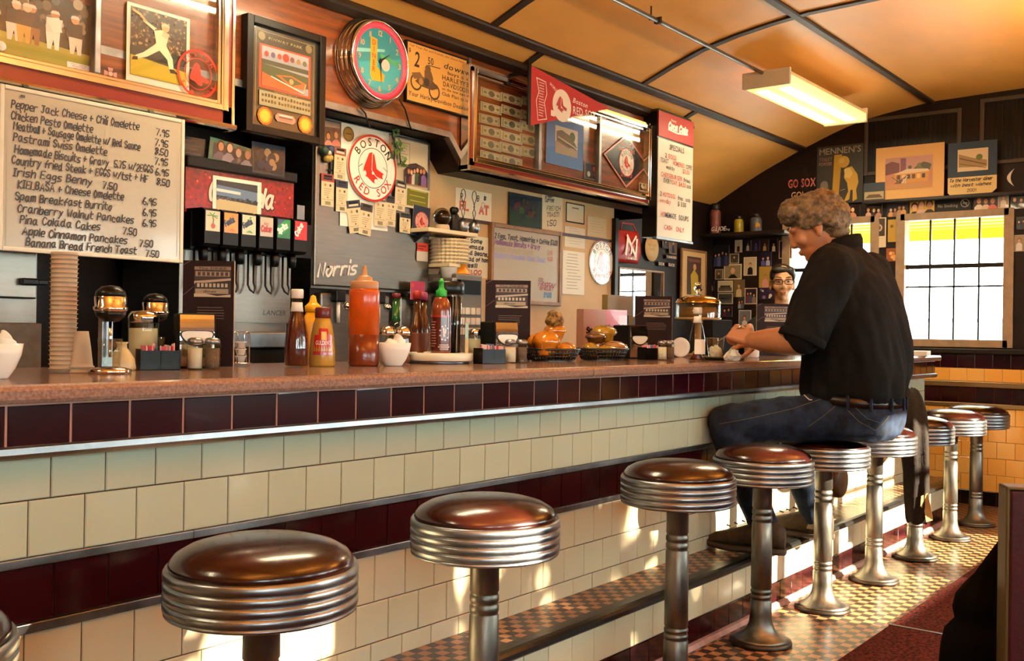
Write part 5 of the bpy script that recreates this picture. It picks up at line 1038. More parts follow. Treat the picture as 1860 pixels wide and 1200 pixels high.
def caddy(label, p, rz, w=0.105, d=0.06, h=0.052):
    t = thing('packet_caddy', label, 'sugar caddy', p, rz, 'sugar packet caddies'); m = MB(); rbox(w, 0, 0, 0, 0) if False else None
    m.box(-w/2, w/2, -d/2, d/2, 0, 0.003).box(-w/2, w/2, -d/2, -d/2+0.003, 0, h).box(-w/2, w/2, d/2-0.003, d/2, 0, h).box(-w/2, -w/2+0.003, -d/2, d/2, 0, h+0.004).box(w/2-0.003, w/2, -d/2, d/2, 0, h).box(-0.0015, 0.0015, -d/2, d/2, 0, h); m.build('tray', BLACKG, t)
    M = t.matrix_basis if False else Matrix.Translation(Vector(p)) @ Matrix.Rotation(rz, 4, 'Z')
    for i in range(10):
        x = -w/2+0.012+(w-0.024)*i/9; a = Art(0.034, 0.058); q = M @ Vector((x, random.uniform(-0.008, 0.004), 0.0035))
        k = thing('sugar_packet', 'paper sweetener packet standing in '+label.split(' packet caddy')[0].replace('black', 'the black')+' caddy'+label.split('packet caddy')[1], 'packet', q, rz+PI/2+random.uniform(-0.5, 0.5), 'packets in '+label)
        c_ = PK[i]; MB().box(-0.017, 0.017, -0.001, 0.001, 0, 0.062+random.uniform(-0.004, 0.006)).box(-0.012, 0.012, -0.0014, 0.0014, 0.02, 0.05).build('packet', mat('packet_'+c_, c_, 0.7), k); k.rotation_euler.y = random.uniform(-0.12, 0.12)
    return t
caddy('black packet caddy left of the first napkin dispenser', on(287, 671), -0.35); caddy('black packet caddy before the second menu', on(889, 660), -0.3, 0.10); caddy('black packet caddy before the third menu', on(1180, 653), -0.3, 0.095)
def napkins(label, p, rz, w=0.105, d=0.13, h=0.155, face=True):
    t = thing('napkin_dispenser', label, 'napkin dispenser', p, rz, 'napkin dispensers'); MB().box(-w/2, w/2, -d/2, d/2, 0, h, bev=0.006).build('body', mat('matt_black', '060606', 0.6, spec=0.2), t)
    f = MB(); n = 14
    out = [(-w/2+0.006, h*0.30), (w/2-0.006, h*0.30), (w/2-0.006, h-0.006), (-w/2+0.006, h-0.006)]
    hole = [(0.042*math.cos(2*PI*i/28), h*0.62+0.019*math.sin(2*PI*i/28)-0.010*(1-(math.cos(2*PI*i/28))**2)) for i in range(28)]
    if not face: return t
    m = MB(); k = 12; pr = [(-d/2-0.004-0.010*math.sin(PI*i/k), 0.006+(h-0.010)*i/k) for i in range(k+1)]; m.prism(pr+[(-d/2, h-0.004), (-d/2, 0.006)], -w/2+0.006, w/2-0.006, 'x'); m.build('chrome_face', CHROME, t)
    MB().prism([(q[0]*1.12, h*0.62+(q[1]-h*0.62)*1.2) for q in hole], -d/2-0.0155, -d/2-0.002, 'y').build('slot', BLACKP, t)
    MB().prism([(q[0], q[1]) for q in hole], -d/2-0.0175, -d/2-0.004, 'y').build('napkins', PAPER, t); return t
def shaker(label, p, fill, r=0.0225, h=0.088):
    t = thing('salt_shaker' if fill is SALT else 'pepper_shaker', label, 'shaker', p, 0, 'salt shakers' if fill is SALT else 'pepper shakers'); pr = [(0.0001, 0.001), (r*0.9, 0.001)]; k = 4; hb = h*0.78
    for i in range(k): z = 0.003+hb*i/k; pr += [(r*0.93, z), (r*1.02, z+hb/k*0.35), (r*1.02, z+hb/k*0.75), (r*0.93, z+hb/k*0.97)]
    MB().lathe(pr+[(r*0.8, hb+0.003), (0.0001, hb+0.003)], 12, smooth=False).build('glass', GLASSW, t); MB().lathe([(0.0001, 0.004), (r*0.86, 0.004), (r*0.86, hb*0.86), (0.0001, hb*0.86)], 16).build('contents', fill, t)
    MB().lathe([(r*0.84, hb+0.002), (r*0.96, hb+0.004), (r*0.96, hb+0.010), (r*0.80, h-0.003), (r*0.5, h), (0.0001, h)], 24).build('cap', ALU, t); return t
def menu(label, p, rz, w, h):
    t = thing('menu', label, 'menu', p, rz, 'dark diner menus'); BM = mat('maroon_card', '1c0b0b', 0.6, spec=0.2); MB().box(-w/2, w/2, -0.002, 0.0, 0, h).build('front_cover', BM, t); MB().box(-w/2, w/2, 0.006, 0.008, 0, h).box(w/2-0.001, w/2+0.0005, -0.002, 0.008, 0, h).build('back_cover', mat('menu_edge', 'b8a490', 0.5), t); MB().box(-w/2+0.002, w/2-0.002, 0.0006, 0.0055, 0.002, h-0.002).build('pages', PAPER, t)
    a = Art(w, h, 90, 195); P_ = 'a0907c'; a.line([(0, 130), (18, 146)], 0.8, '6a4a40'); a.line([(0, 186), (14, 195)], 0.8, '6a4a40')
    a.poly([(20, 130), (82, 130), (84, 136), (84, 186), (20, 184)], '2a1a18'); a.up(); a.rect(20, 178, 84, 184, '7a6656'); a.up(); a.type('The DINER', 52, 178.6, 4.5, '2a1a18', align='c', width=50); a.rect(22, 166, 82, 175, '8a7a66'); a.up(); [a.rect(26+i*8, 167, 31+i*8, 174, '3a2a26') for i in range(7)]; a.poly([(20, 157), (84, 163), (84, 159), (20, 152)], P_); a.rect(22, 144, 80, 154, '1a1210'); [a.rect(25+i*7, 146, 29.5+i*7, 153, 'a89a84') for i in range(8)]; a.poly([(22, 134), (80, 134), (80, 143), (22, 143)], '8e8068'); a.up(); a.type('diner', 36, 136, 5, '2a1a14', width=24); a.poly([(20, 128), (84, 128), (84, 133), (60, 130), (40, 134), (20, 134)], 'b0a088')
    for i in range(5): a.rect(26, 108-i*5, 76-random.uniform(0, 10), 109-i*5, '6a5850')
    a.build('cover_print', t, PRINT, -0.002); return t
napkins('first napkin dispenser from the left, behind a salt and pepper pair', on(352, 667), -0.5); napkins('napkin dispenser in front of the second menu', (on(912, 656).x, 2.50, ZC), -0.45); napkins('napkin dispenser in front of the third menu', (on(1190, 652).x, 2.50, ZC), -0.4); 
for px, fl_, l in ((354, SALT, 'salt shaker before the first napkin dispenser'), (385, PEPPER, 'pepper shaker before the first napkin dispenser'), (927, SALT, 'salt shaker before the second menu'), (947, PEPPER, 'pepper shaker before the second menu'), (1203, SALT, 'salt shaker before the third menu'), (1216, PEPPER, 'pepper shaker before the third menu')):
    py = 671 if px < 400 else (659 if px < 1000 else 654); shaker(l, on(px, py), fl_)
menu('first dark menu from the left, behind the napkin dispenser', (onY(378, 600, 2.585).x, 2.585, ZC), -0.82, 0.150, 0.315)
menu('dark menu leaning before the second white board', (onY(922, 600, 2.56).x, 2.56, ZC), -0.80, 0.185, 0.325); menu('dark menu left of the amber cake dome', (onY(1187, 600, 2.57).x, 2.57, ZC), -0.70, 0.195, 0.305)
menu('farthest dark menu, before the waitress', (onY(1404, 600, 2.42).x, 2.42, ZC), -0.62, 0.21, 0.30)
# wire rack of creamers
p = on(437, 664); t = thing('wire_creamer_rack', 'small chrome wire rack beside the first menu', 'rack', p); m = MB()
for s_ in (-1, 1): m.tube([(s_*0.022, 0, 0.006)]+[(s_*0.022+0.010*math.cos(q_)*1.0, -0.012*math.sin(q_)*0, 0.092+0.012*math.sin(q_)) for q_ in (PI, 2.4, 1.57, 0.7, 0)]+[(s_*0.022+0.010, 0, 0.006)], 0.0022, 8)
m.tube([(0.030*math.cos(2*PI*i/20), 0.030*math.sin(2*PI*i/20), 0.008) for i in range(20)], 0.0022, 6, True); m.tube([(-0.03, 0, 0.0), (-0.03, 0, 0.008)], 0.003, 6).tube([(0.03, 0, 0.0), (0.03, 0, 0.008)], 0.003, 6); m.build('wire_frame', CHROME, t)
for j in range(3): creamer('creamer tub stacked in the chrome wire rack', (p.x+0.002, p.y+0.004, ZC+0.011+j*0.0215), (0, 0, j))
# bottles
def bottle(name, label, cat, p, group, glass, prof, parts):
    t = thing(name, label, cat, p, 0, group); MB().lathe(prof, 32).build('bottle', glass, t)
    for nm, pr, m_ in parts: MB().lathe(pr, 32).build(nm, m_, t)
    return t
def ketchup(label, p, level, lab=True):
    pr = [(0.0001, 0.001), (0.033, 0.001), (0.036, 0.006), (0.0365, 0.06), (0.034, 0.10), (0.026, 0.14), (0.0175, 0.17), (0.0155, 0.185), (0.0155, 0.21)]
    ins = [(0.0001, 0.004)]+[(max(r-0.002, 0.001), max(z, 0.004)) for r, z in pr[1:] if z < level]+[(0.0001, level)]
    t = bottle('ketchup_bottle', label, 'bottle', p, 'glass ketchup bottles', GLASSW, pr+[(0.0001, 0.21)], [('ketchup', ins, KETCH), ('cap', [(0.017, 0.208), (0.019, 0.21), (0.019, 0.232), (0.017, 0.236), (0.0001, 0.236)], WHITECAP), ('neck_label', [(0.0195, 0.168), (0.0168, 0.184), (0.0162, 0.196), (0.0158, 0.196), (0.0001, 0.19)], PAPER)])
    if lab:
        a = MB(); q = [(0.0372, 0.03), (0.0372, 0.062), (0.0352, 0.095)]; a.lathe(q, 12, a0=math.radians(190), a1=math.radians(275), caps=False); a.build('front_label', PAPER, t)
    return t
ketchup('full glass ketchup bottle left of the yellow mustard', on(538, 666), 0.185, False); ketchup('nearly empty ketchup bottle beside the amber cake dome', on(1266, 655), 0.055)
t = thing('mustard_squeeze_bottle', 'bright yellow mustard squeeze bottle standing behind the brown mustard', 'bottle', (onY(568, 600, 2.62).x, 2.62, ZC)); MB().lathe([(0.0001, 0), (0.034, 0), (0.037, 0.006), (0.038, 0.12), (0.033, 0.155), (0.024, 0.172), (0.0001, 0.173)], 28, sx=1.0, sy=0.75).build('bottle', MUSTY, t); MB().lathe([(0.026, 0.172), (0.027, 0.192), (0.020, 0.198), (0.013, 0.205), (0.008, 0.226), (0.0001, 0.23)], 24).build('cap', MUSTY, t)
p = on(585, 665); t = thing('brown_mustard_bottle', 'brown mustard jar with red and yellow label and maroon cap', 'bottle', p); MB().lathe([(0.0001, 0), (0.038, 0), (0.041, 0.006), (0.040, 0.05), (0.035, 0.10), (0.028, 0.135), (0.022, 0.152), (0.0001, 0.153)], 32).build('bottle', mat('brown_mustard', 'b08a3a', 0.22, coat=0.3), t); MB().lathe([(0.023, 0.150), (0.0245, 0.153), (0.0245, 0.178), (0.021, 0.184), (0.0001, 0.184)], 24).build('cap', REDCAP, t)
lb = MB()
def wrap(mb, r0, r1, z0, z1, a0, a1, c_, k=8, e=0.0006):
    for i in range(k):
        qa, qb = a0+(a1-a0)*i/k, a0+(a1-a0)*(i+1)/k; mb.add([((r0+e)*math.cos(qa), (r0+e)*math.sin(qa), z0), ((r0+e)*math.cos(qb), (r0+e)*math.sin(qb), z0), ((r1+e)*math.cos(qb), (r1+e)*math.sin(qb), z1), ((r1+e)*math.cos(qa), (r1+e)*math.sin(qa), z1)], [(0, 1, 2, 3)], c_)
va = math.atan2(-p.y, -p.x)
wrap(lb, 0.0405, 0.0352, 0.036, 0.098, va-0.75, va+0.9, 'b8201a'); wrap(lb, 0.0352, 0.0318, 0.098, 0.118, va-0.35, va+0.55, 'b8201a'); wrap(lb, 0.0405, 0.0402, 0.036, 0.044, va-0.75, va+0.9, 'a03a4a', e=0.0012); wrap(lb, 0.0376, 0.0352, 0.082, 0.108, va-0.1, va+0.35, 'e8b02a', e=0.0014)
lb.build('label', GLOSSY, t)
def curved_type(txt, size, r, ang, z, col, parent, name, width, slope=0.0):
    a = Art(width, size*1.2, 100, 100); a.y = 0; a.type(txt, 50, 8, 80, col, align='c', width=96)
    vs = []
    for x, y, zz in a.mb.v: q_ = ang+x/r; rr = r+slope*zz; vs.append((rr*math.cos(q_), rr*math.sin(q_), z+zz))
    a.mb.v = vs; return a.mb.build(name, GLOSSY, parent, fix=False)
curved_type("GULDEN'S", 0.014, 0.0392, va+0.08, 0.066, 'f0e4d0', t, 'lettering', 0.052, -0.1)
p = on(660, 664); t = thing('orange_sauce_bottle', 'tall orange squeeze bottle with pointed nozzle, half full', 'bottle', p); MB().lathe([(0.0001, 0), (0.046, 0), (0.049, 0.006), (0.049, 0.10)], 36).build('lower_sauce', mat('dark_sauce', '6a2a12', 0.25, coat=0.2), t); MB().lathe([(0.049, 0.10), (0.049, 0.236), (0.046, 0.246), (0.0001, 0.247)], 36).build('bottle', SAUCE, t)
MB().lathe([(0.044, 0.246), (0.045, 0.248), (0.045, 0.268), (0.040, 0.272), (0.026, 0.273), (0.025, 0.284), (0.014, 0.290), (0.009, 0.292), (0.006, 0.318), (0.003, 0.322), (0.0001, 0.322)], 32).build('nozzle_cap', mat('tan_cap', 'b07c50', 0.4), t)
# shakers with domed lids behind the bowl
for px, yy, l in ((704, 2.52, 'glass cheese shaker with domed metal lid, left one behind the creamer bowl'), (733, 2.50, 'glass pepper flake shaker with domed lid, right one behind the creamer bowl')):
    t = thing('domed_shaker', l, 'shaker', (onY(px, 600, yy).x, yy, ZC), 0, 'domed glass shakers'); MB().lathe([(0.0001, 0.001), (0.028, 0.001), (0.030, 0.01), (0.030, 0.05), (0.024, 0.085), (0.026, 0.098), (0.0001, 0.098)], 28).build('glass', GLASSW, t); MB().lathe([(0.0001, 0.004), (0.026, 0.004), (0.027, 0.03), (0.0001, 0.032)], 20).build('contents', SUGAR if px < 710 else mat('flakes', '8a4a1a', 0.9, noise=0.6, nscale=200), t); MB().lathe([(0.0275, 0.098), (0.0295, 0.100), (0.0295, 0.112), (0.024, 0.124), (0.012, 0.131), (0.0001, 0.132)], 28).build('lid', CHROME, t)
t = bottle('oil_bottle', 'clear cruet with green neck and maroon cap behind the orange squeeze bottle', 'bottle', (onY(719, 600, 2.66).x, 2.66, ZC), None, GLASSW, [(0.0001, 0.001), (0.036, 0.001), (0.038, 0.01), (0.037, 0.10), (0.030, 0.13), (0.018, 0.15), (0.0001, 0.15)], [('neck', [(0.018, 0.15), (0.014, 0.165), (0.0135, 0.232), (0.0001, 0.233)], mat('green_glass', '1a5a2a', 0.1, coat=0.5)), ('cap', [(0.0165, 0.232), (0.0165, 0.252), (0.0001, 0.254)], REDCAP), ('vinegar', [(0.0001, 0.004), (0.034, 0.006), (0.034, 0.06), (0.0001, 0.06)], mat('pale_vinegar', 'a89058', 0.1, trans=0.5))])
# round tray of condiments
pt = on(797, 659); tray = thing('condiment_tray', 'round white turntable tray of sauces and straws', 'tray', pt); R_ = 0.122
MB().lathe([(0.0001, 0.0), (R_*0.9, 0.0), (R_*0.9, 0.008), (R_*0.6, 0.009), (0.0001, 0.009)], 48).build('base', ALU, tray); MB().lathe([(0.0001, 0.009), (R_*0.97, 0.009), (R_, 0.014), (R_, 0.036), (R_*0.98, 0.038), (R_*0.96, 0.036), (R_*0.95, 0.030), (0.0001, 0.030)], 56).build('turntable', mat('ivory_plastic', 'd8d0b4', 0.3, coat=0.2), tray)
zt_ = ZC+0.0302
p = Vector((pt.x-0.030, pt.y-0.035, zt_)); va = math.atan2(-p.y, -p.x)
t = thing('chili_sauce_bottle', 'red chili sauce squeeze bottle with green cap and rooster label on the tray', 'bottle', p); MB().lathe([(0.0001, 0), (0.034, 0), (0.036, 0.005), (0.036, 0.155), (0.034, 0.175), (0.024, 0.200), (0.016, 0.208), (0.0001, 0.208)], 36).build('bottle', mat('chili_plastic', '7a3418', 0.2, coat=0.4, noise=0.25, nscale=18), t); MB().lathe([(0.018, 0.206), (0.020, 0.209), (0.020, 0.228), (0.012, 0.234), (0.0095, 0.24), (0.0085, 0.256), (0.011, 0.259), (0.008, 0.264), (0.004, 0.272), (0.0001, 0.273)], 24).build('cap', mat('green_cap', '1c9a34', 0.35), t)
lb = MB(); wrap(lb, 0.036, 0.036, 0.015, 0.14, va-1.5, va+1.5, '4a100c', 20); wrap(lb, 0.036, 0.036, 0.134, 0.14, va-1.5, va+1.5, 'a02a1c', 20, 0.001)
for j in range(10):
    z = 0.03+j*0.0095; wrap(lb, 0.036, 0.036, z, z+0.003, va-1.2+random.uniform(0, .1), va-0.45-random.uniform(0, 0.2), 'a87868', 4, 0.001)
for i in range(9): q_ = 2*PI*i/9; xo, zo = 0.016*math.cos(q_), 0.026*math.sin(q_); wrap(lb, 0.036, 0.036, 0.078+zo-0.0025, 0.078+zo+0.0025, va+0.35+xo/0.036-0.07, va+0.35+xo/0.036+0.07, 'd8b8a8', 1, 0.0012)
for zz, w0 in ((0.034, 0.5), (0.027, 0.6), (0.020, 0.45)): wrap(lb, 0.036, 0.036, zz, zz+0.0035, va+0.35-w0, va+0.35+w0, 'c8a898', 5, 0.0012)
for da, dz, wd, ht in ((0.30, 0.070, 0.10, 0.012), (0.36, 0.080, 0.16, 0.010), (0.26, 0.090, 0.08, 0.012), (0.46, 0.086, 0.07, 0.014)): wrap(lb, 0.036, 0.036, dz-ht/2, dz+ht/2, va+da-wd, va+da+wd, 'd8c0b0', 2, 0.0013)
lb.build('label', GLOSSY, t)
p = Vector((pt.x+0.046, pt.y+0.012, zt_)); t = thing('straw_dispenser', 'glass jar of black straws with black lid on the tray', 'straw dispenser', p)
MB().lathe([(0.060, 0.001), (0.064, 0.001), (0.064, 0.222), (0.060, 0.222)], 40, caps=False).build('glass', PANE, t); MB().lathe([(0.0001, 0.0), (0.065, 0.0), (0.065, 0.006), (0.0001, 0.006)], 36).build('base', ALU, t); MB().lathe([(0.066, 0.220), (0.068, 0.223), (0.068, 0.256), (0.063, 0.264), (0.034, 0.268), (0.0001, 0.269)], 40).build('lid', BLACKG, t)
for i in range(70):
    r_ = 0.056*math.sqrt(random.random()); q_ = random.uniform(0, 6.28); k_ = random.uniform(-0.25, 0.25)
    t2 = None
    MB().tube([(r_*math.cos(q_), r_*math.sin(q_), 0.007), (r_*math.cos(q_+k_), r_*math.sin(q_+k_), 0.21)], 0.0032, 6).build('straw', BLACKP if i % 6 else mat('grey_straw', '8a8678', 0.4), t)
p2 = Vector((p.x+0.030, p.y-0.078, ZC+0.0302)); t = thing('straw_pack', 'slim upright yellow and green tag beside the straw jar', 'tag', (p2.x, p2.y, zt_), va+PI/2); a = Art(0.012, 0.115, 10, 100); a.rect(0, 0, 10, 100, 'c8a02a'); a.up(); a.rect(0, 50, 10, 100, '7a8a3a'); a.build('print', t, GLOSSY); MB().box(-0.006, 0.006, 0, 0.001, 0, 0.115).build('backing', PAPER, t)
for px, yy, c1_, l in ((757, 2.60, 'a02a20', 'brown hot sauce bottle with red cap behind the chili sauce'), (768, 2.66, '8a2a5a', 'brown sauce bottle with reddish cap, farther back behind the chili sauce')):
    bottle('hot_sauce_bottle', l, 'bottle', (onY(px, 600, yy).x, yy, ZC), 'hot sauce bottles', mat('brown_bottle', '4a2412', 0.12, coat=0.5), [(0.0001, 0), (0.026, 0), (0.028, 0.006), (0.028, 0.12), (0.022, 0.15), (0.014, 0.175), (0.012, 0.235), (0.0001, 0.236)], [('cap', [(0.0165, 0.232), (0.0165, 0.262), (0.0001, 0.264)], mat('cap_'+c1_, c1_, 0.4)), ('label', [(0.0283, 0.03), (0.0285, 0.032), (0.0285, 0.105), (0.0283, 0.107)], mat('brown_label', '6a3418', 0.5))])
# baskets of baked goods
WEAVE = mat('black_plastic_weave', '0c0a0a', 0.3)
def basket(label, p, rx, ry, h=0.048):
    t = thing('serving_basket', label, 'basket', p, 0, 'black plastic baskets'); m = MB(); n = 44
    E_ = lambda k, z: [((rx*k)*math.cos(2*PI*i/n), (ry*k)*math.sin(2*PI*i/n), z) for i in range(n)]
    m.loft([E_(0.78, 0.0), E_(0.78, 0.004)], smooth=False)
    for k_, z in ((0.80, 0.006), (0.87, 0.020), (0.93, 0.033), (1.0, h)): m.tube(E_(k_, z), 0.0034 if z < h else 0.005, 6, True)
    for i in range(n): q_ = 2*PI*i/n; m.tube([(rx*0.80*math.cos(q_), ry*0.80*math.sin(q_), 0.004), (rx*math.cos(q_), ry*math.sin(q_), h)], 0.0030, 4)
    m.build('lattice', WEAVE, t); return t
p_b1 = on(1022, 656); p_b1.y += 0.05; p_b2 = on(1112, 654); p_b2.y += 0.05; KM = 1.18
basket('black plastic basket of orange wrapped muffins', p_b1, 0.128, 0.10); basket('black plastic basket of wrapped rolls and bread', p_b2, 0.135, 0.10)
WRAP = mat('plastic_wrap_orange', 'cf7a14', 0.14, coat=0.8, noise=0.3, nscale=14, bump=0.35, bscale=35); WRAPY = mat('plastic_wrap_yellow', 'a87a20', 0.16, coat=0.8, noise=0.4, nscale=20, bump=0.4, bscale=40); BREAD = mat('wrapped_bread', 'a87444', 0.2, coat=0.7, noise=0.35, nscale=16, bump=0.4, bscale=35); SEED = mat('seeded_crust', '9a7430', 0.6, col2='2e2010', nscale=70, bump=0.4)
def muffin(label, p, r, m_, h=0.9, rz=(0, 0, 0), name='wrapped_muffin', sx=1.0):
    r *= KM; c_ = p_b1 if 'muffin' in name else p_b2; p = (c_.x+(p[0]-c_.x)*1.08, c_.y+(p[1]-c_.y)*1.1, ZC+0.008+(p[2]-ZC-0.008)*KM)
    t = thing(name, label, 'muffin' if 'muffin' in name else 'bread', p, 0, None); mb = MB(); pr = []
    for z, k in ((0.0, 0.62), (0.12, 0.72), (0.45, 0.86), (0.52, 0.98), (0.62, 1.02), (0.85, 0.90), (1.0, 0.62), (1.08, 0.25), (1.09, 0.0)): pr.append((max(r*k, 1e-4), z*r*2*h*0.75))
    mb.lathe([(1e-4, 0.0)]+pr, 26, sx=sx); vs = []
    for x, y, z in mb.v: q_ = math.atan2(y, x); k = 1+0.05*math.sin(3*q_+x*60)+0.03*math.sin(7*q_+z*90); vs.append((x*k, y*k, z*(1+0.03*math.sin(5*q_))))
    mb.v = vs; mb.build('muffin' if 'muffin' in name else 'loaf', m_, t); t.rotation_euler = rz; return t
B = p_b1; z0_ = ZC+0.01
muffin('big orange wrapped muffin at the left of the basket', (B.x-0.072, B.y-0.02, z0_+0.012), 0.050, WRAP, 1.0); muffin('orange wrapped muffin low at the front of the basket', (B.x+0.010, B.y-0.032, z0_), 0.042, WRAP, 0.75); muffin('orange wrapped muffin at the right end of the basket', (B.x+0.078, B.y-0.006, z0_+0.005), 0.036, WRAP, 0.85)
muffin('orange wrapped muffin topping the pile', (B.x+0.028, B.y+0.012, z0_+0.062), 0.040, WRAP, 0.9); muffin('orange wrapped muffin half hidden at the back of the pile', (B.x-0.03, B.y+0.045, z0_+0.012), 0.044, WRAP, 1.0); muffin('seeded muffin tipped on its side at the top of the pile', (B.x-0.006, B.y+0.012, z0_+0.115), 0.034, SEED, 1.0, (0.3, 0.75, 0))
B = p_b2
muffin('small yellow wrapped roll at the left end of the bread basket', (B.x-0.085, B.y, z0_+0.01), 0.034, WRAPY, 0.8, name='wrapped_roll'); muffin('yellow wrapped roll at the front of the bread basket', (B.x-0.030, B.y-0.035, z0_), 0.038, WRAPY, 0.75, name='wrapped_roll', sx=1.2); muffin('tan wrapped loaf at the right front of the bread basket', (B.x+0.050, B.y-0.020, z0_+0.004), 0.046, BREAD, 0.75, name='wrapped_loaf', sx=1.4); muffin('large wrapped loaf on top at the right of the bread basket', (B.x+0.055, B.y+0.03, z0_+0.055), 0.046, WRAPY, 0.85, name='wrapped_loaf', sx=1.25); muffin('dark wrapped roll on top in the middle of the bread basket', (B.x-0.020, B.y+0.02, z0_+0.052), 0.036, mat('dark_roll', '5a3412', 0.2, coat=0.7, bump=0.3), 0.7, name='wrapped_roll', sx=1.4)
# clear film twist at the end of the bread basket
# cereal boxes
def cbox(label, px0, px1, py0, yy, d, faces, rz):
    a_, b_ = onY(px0, 600, yy), onY(px1, 600, yy); w_ = (b_.x-a_.x); h_ = onY((px0+px1)/2, py0, yy).z-ZC; t = thing('cereal_box', label, 'box', ((a_.x+b_.x)/2, yy, ZC), rz, 'cereal boxes behind the baskets'); MB().box(-w_/2, w_/2, 0.0, d, 0, h_).build('carton', mat('carton_'+faces[0], faces[0], 0.5), t); A_ = Art(w_, h_, 60, 68); faces[1](A_); A_.build('print', t, GLOSSY, 0.0); return t
def sp(A_): A_.rect(0, 0, 60, 68, 'a87a64'); A_.up(); A_.rect(30, 0, 60, 68, 'c85a62'); A_.up(); A_.rect(48, 10, 60, 60, 'e0a0a0'); A_.hand('Special', 4, 34, 8, '3a1a1a', 1.8, width=24); A_.hand('Special', 33, 38, 8, '6a3a7a', 1.8, width=22); A_.line([(8, 4), (20, 24)], 3, '6a2a24'); A_.line([(16, 4), (28, 26)], 3, '7a3a2a'); A_.line([(40, 6), (50, 26)], 3, '8a2a24')
cbox('pink and tan cereal box behind the bread basket', 1070, 1128, 562, 2.66, 0.05, ('a0705a', sp), -0.25)
def bl(A_): A_.rect(0, 0, 60, 68, '8a7428'); A_.up(); A_.rect(0, 46, 60, 68, '8a8474'); A_.rect(0, 36, 50, 46, '3a4a5a'); A_.up(); A_.type('KS', 44, 18, 9, '2a2a1a', width=12)
cbox('yellow and grey cereal box, taller, behind the pink one', 1106, 1146, 536, 2.71, 0.035, ('7a6a34', bl), -0.1)
# cake dome
p = (onY(1268, 580, 2.60).x, 2.60, ZC); t = thing('cake_stand', 'cake stand with amber glass dome and clear knob', 'cake stand', p); R_ = 0.118
zc0 = onY(1268, 578, 2.60).z-ZC; MB().lathe([(0.0001, 0), (0.07, 0), (0.072, 0.006), (0.03, 0.016), (0.018, 0.03), (0.018, zc0-0.03), (0.05, zc0-0.012), (R_*1.04, zc0-0.006), (R_*1.05, zc0+0.004), (0.0001, zc0+0.002)], 40).build('pedestal', mat('tan_glass', 'b08a5a', 0.15, coat=0.5), t)
MB().lathe([(R_, zc0+0.004), (R_, zc0+0.075), (R_*0.97, zc0+0.082), (R_*0.96, zc0+0.078), (R_*0.965, zc0+0.004)], 44, caps=False).build('dome_wall', GLASSW, t); MB().lathe([(R_*1.02, zc0+0.078), (R_*1.02, zc0+0.086), (R_*0.92, zc0+0.106), (R_*0.6, zc0+0.120), (R_*0.2, zc0+0.125), (0.0001, zc0+0.125)], 44).build('dome_top', mat('brass_lid', 'b08a44', 0.15, 0.9), t); MB().lathe([(0.010, zc0+0.125), (0.022, zc0+0.128), (0.010, zc0+0.138), (0.020, zc0+0.150), (0.026, zc0+0.165), (0.014, zc0+0.182), (0.018, zc0+0.19), (0.0001, zc0+0.197)], 16, smooth=False).build('knob', GLASS, t); MB().lathe([(0.0001, zc0+0.004), (R_*0.84, zc0+0.004), (R_*0.86, zc0+0.02), (R_*0.82, zc0+0.06), (0.0001, zc0+0.062)], 32).build('cake', mat('cake', '9a6424', 0.7, noise=0.4, nscale=20), t)
p = (onY(1236, 615, 2.50).x, 2.50, ZC); t = thing('leaning_plate', 'round tan plate standing on edge beneath the cake stand', 'plate', p, -0.7); MB().lathe([(0.0001, 0.0), (0.03, 0.0), (0.048, -0.006), (0.05, -0.004), (0.03, 0.003), (0.0001, 0.003)], 32, (0, 0, 0.0505), 'y').build('plate', WHITEC, t)
p = onY(1303, 600, 2.38); t = napkins('low black napkin dispenser between the ketchup bottle and the man\'s fist', (p.x, 2.38, ZC), -0.45, 0.13, 0.08, onY(1303, 581, 2.40).z-ZC, False)
p = on(1299, 653); t = thing('clear_cup', 'clear plastic tumbler with crumpled paper beside the ketchup bottle', 'cup', p); MB().lathe([(0.030, 0.001), (0.042, 0.10), (0.043, 0.102), (0.041, 0.10), (0.029, 0.004)], 28, caps=False).build('tumbler', GLASSW, t); mb = MB().ball((0, 0, 0.035), 0.030, 9); mb.v = [(x*(1+random.uniform(-.18, .18)), y*(1+random.uniform(-.18, .18)), z*(1+random.uniform(-.1, .1))) for x, y, z in mb.v]; mb.sm = [False]*len(mb.sm); mb.build('crumpled_paper', PAPER, t)
mb = MB().ball((0, 0, 0.022), 0.034, 9); mb.v = [(x*1.3*(1+random.uniform(-.3, .3)), y*(1+random.uniform(-.3, .3)), max(0.0, 0.8*z*(1+random.uniform(-.35, .35)))) for x, y, z in mb.v]; mb.sm = [False]*len(mb.sm); o = mb.build('crumpled_napkin', PAPER); o.location = on(1306, 655)+Vector((0.03, -0.05, 0)); tag(o, 'crumpled paper napkin on the counter before the clear tumbler', 'napkin')
p = on(1358, 655)+Vector((0, 0.0, 0)); t = thing('dinner_plate', 'shallow plate under the seated man\'s forearm', 'plate', (4.32, 2.14, ZC)); MB().lathe([(0.0001, 0.0), (0.07, 0.0), (0.11, 0.012), (0.125, 0.016), (0.125, 0.018), (0.105, 0.015), (0.068, 0.005), (0.0001, 0.005)], 44).build('plate', mat('dark_glazed_plate', '8a7a66', 0.15, coat=0.4), t)
t = thing('coffee_mug', 'white coffee mug behind the man\'s fist', 'mug', (onY(1366, 600, 2.30).x, 2.30, ZC)); MB().lathe([(0.0001, 0), (0.034, 0), (0.038, 0.006), (0.040, 0.09), (0.042, 0.095), (0.037, 0.093), (0.034, 0.01), (0.0001, 0.008)], 30).build('mug', WHITEC, t); MB().tube([(0.038, 0, 0.075), (0.058, 0, 0.07), (0.062, 0, 0.045), (0.054, 0, 0.025), (0.038, 0, 0.02)], 0.005, 8).build('handle', WHITEC, t)
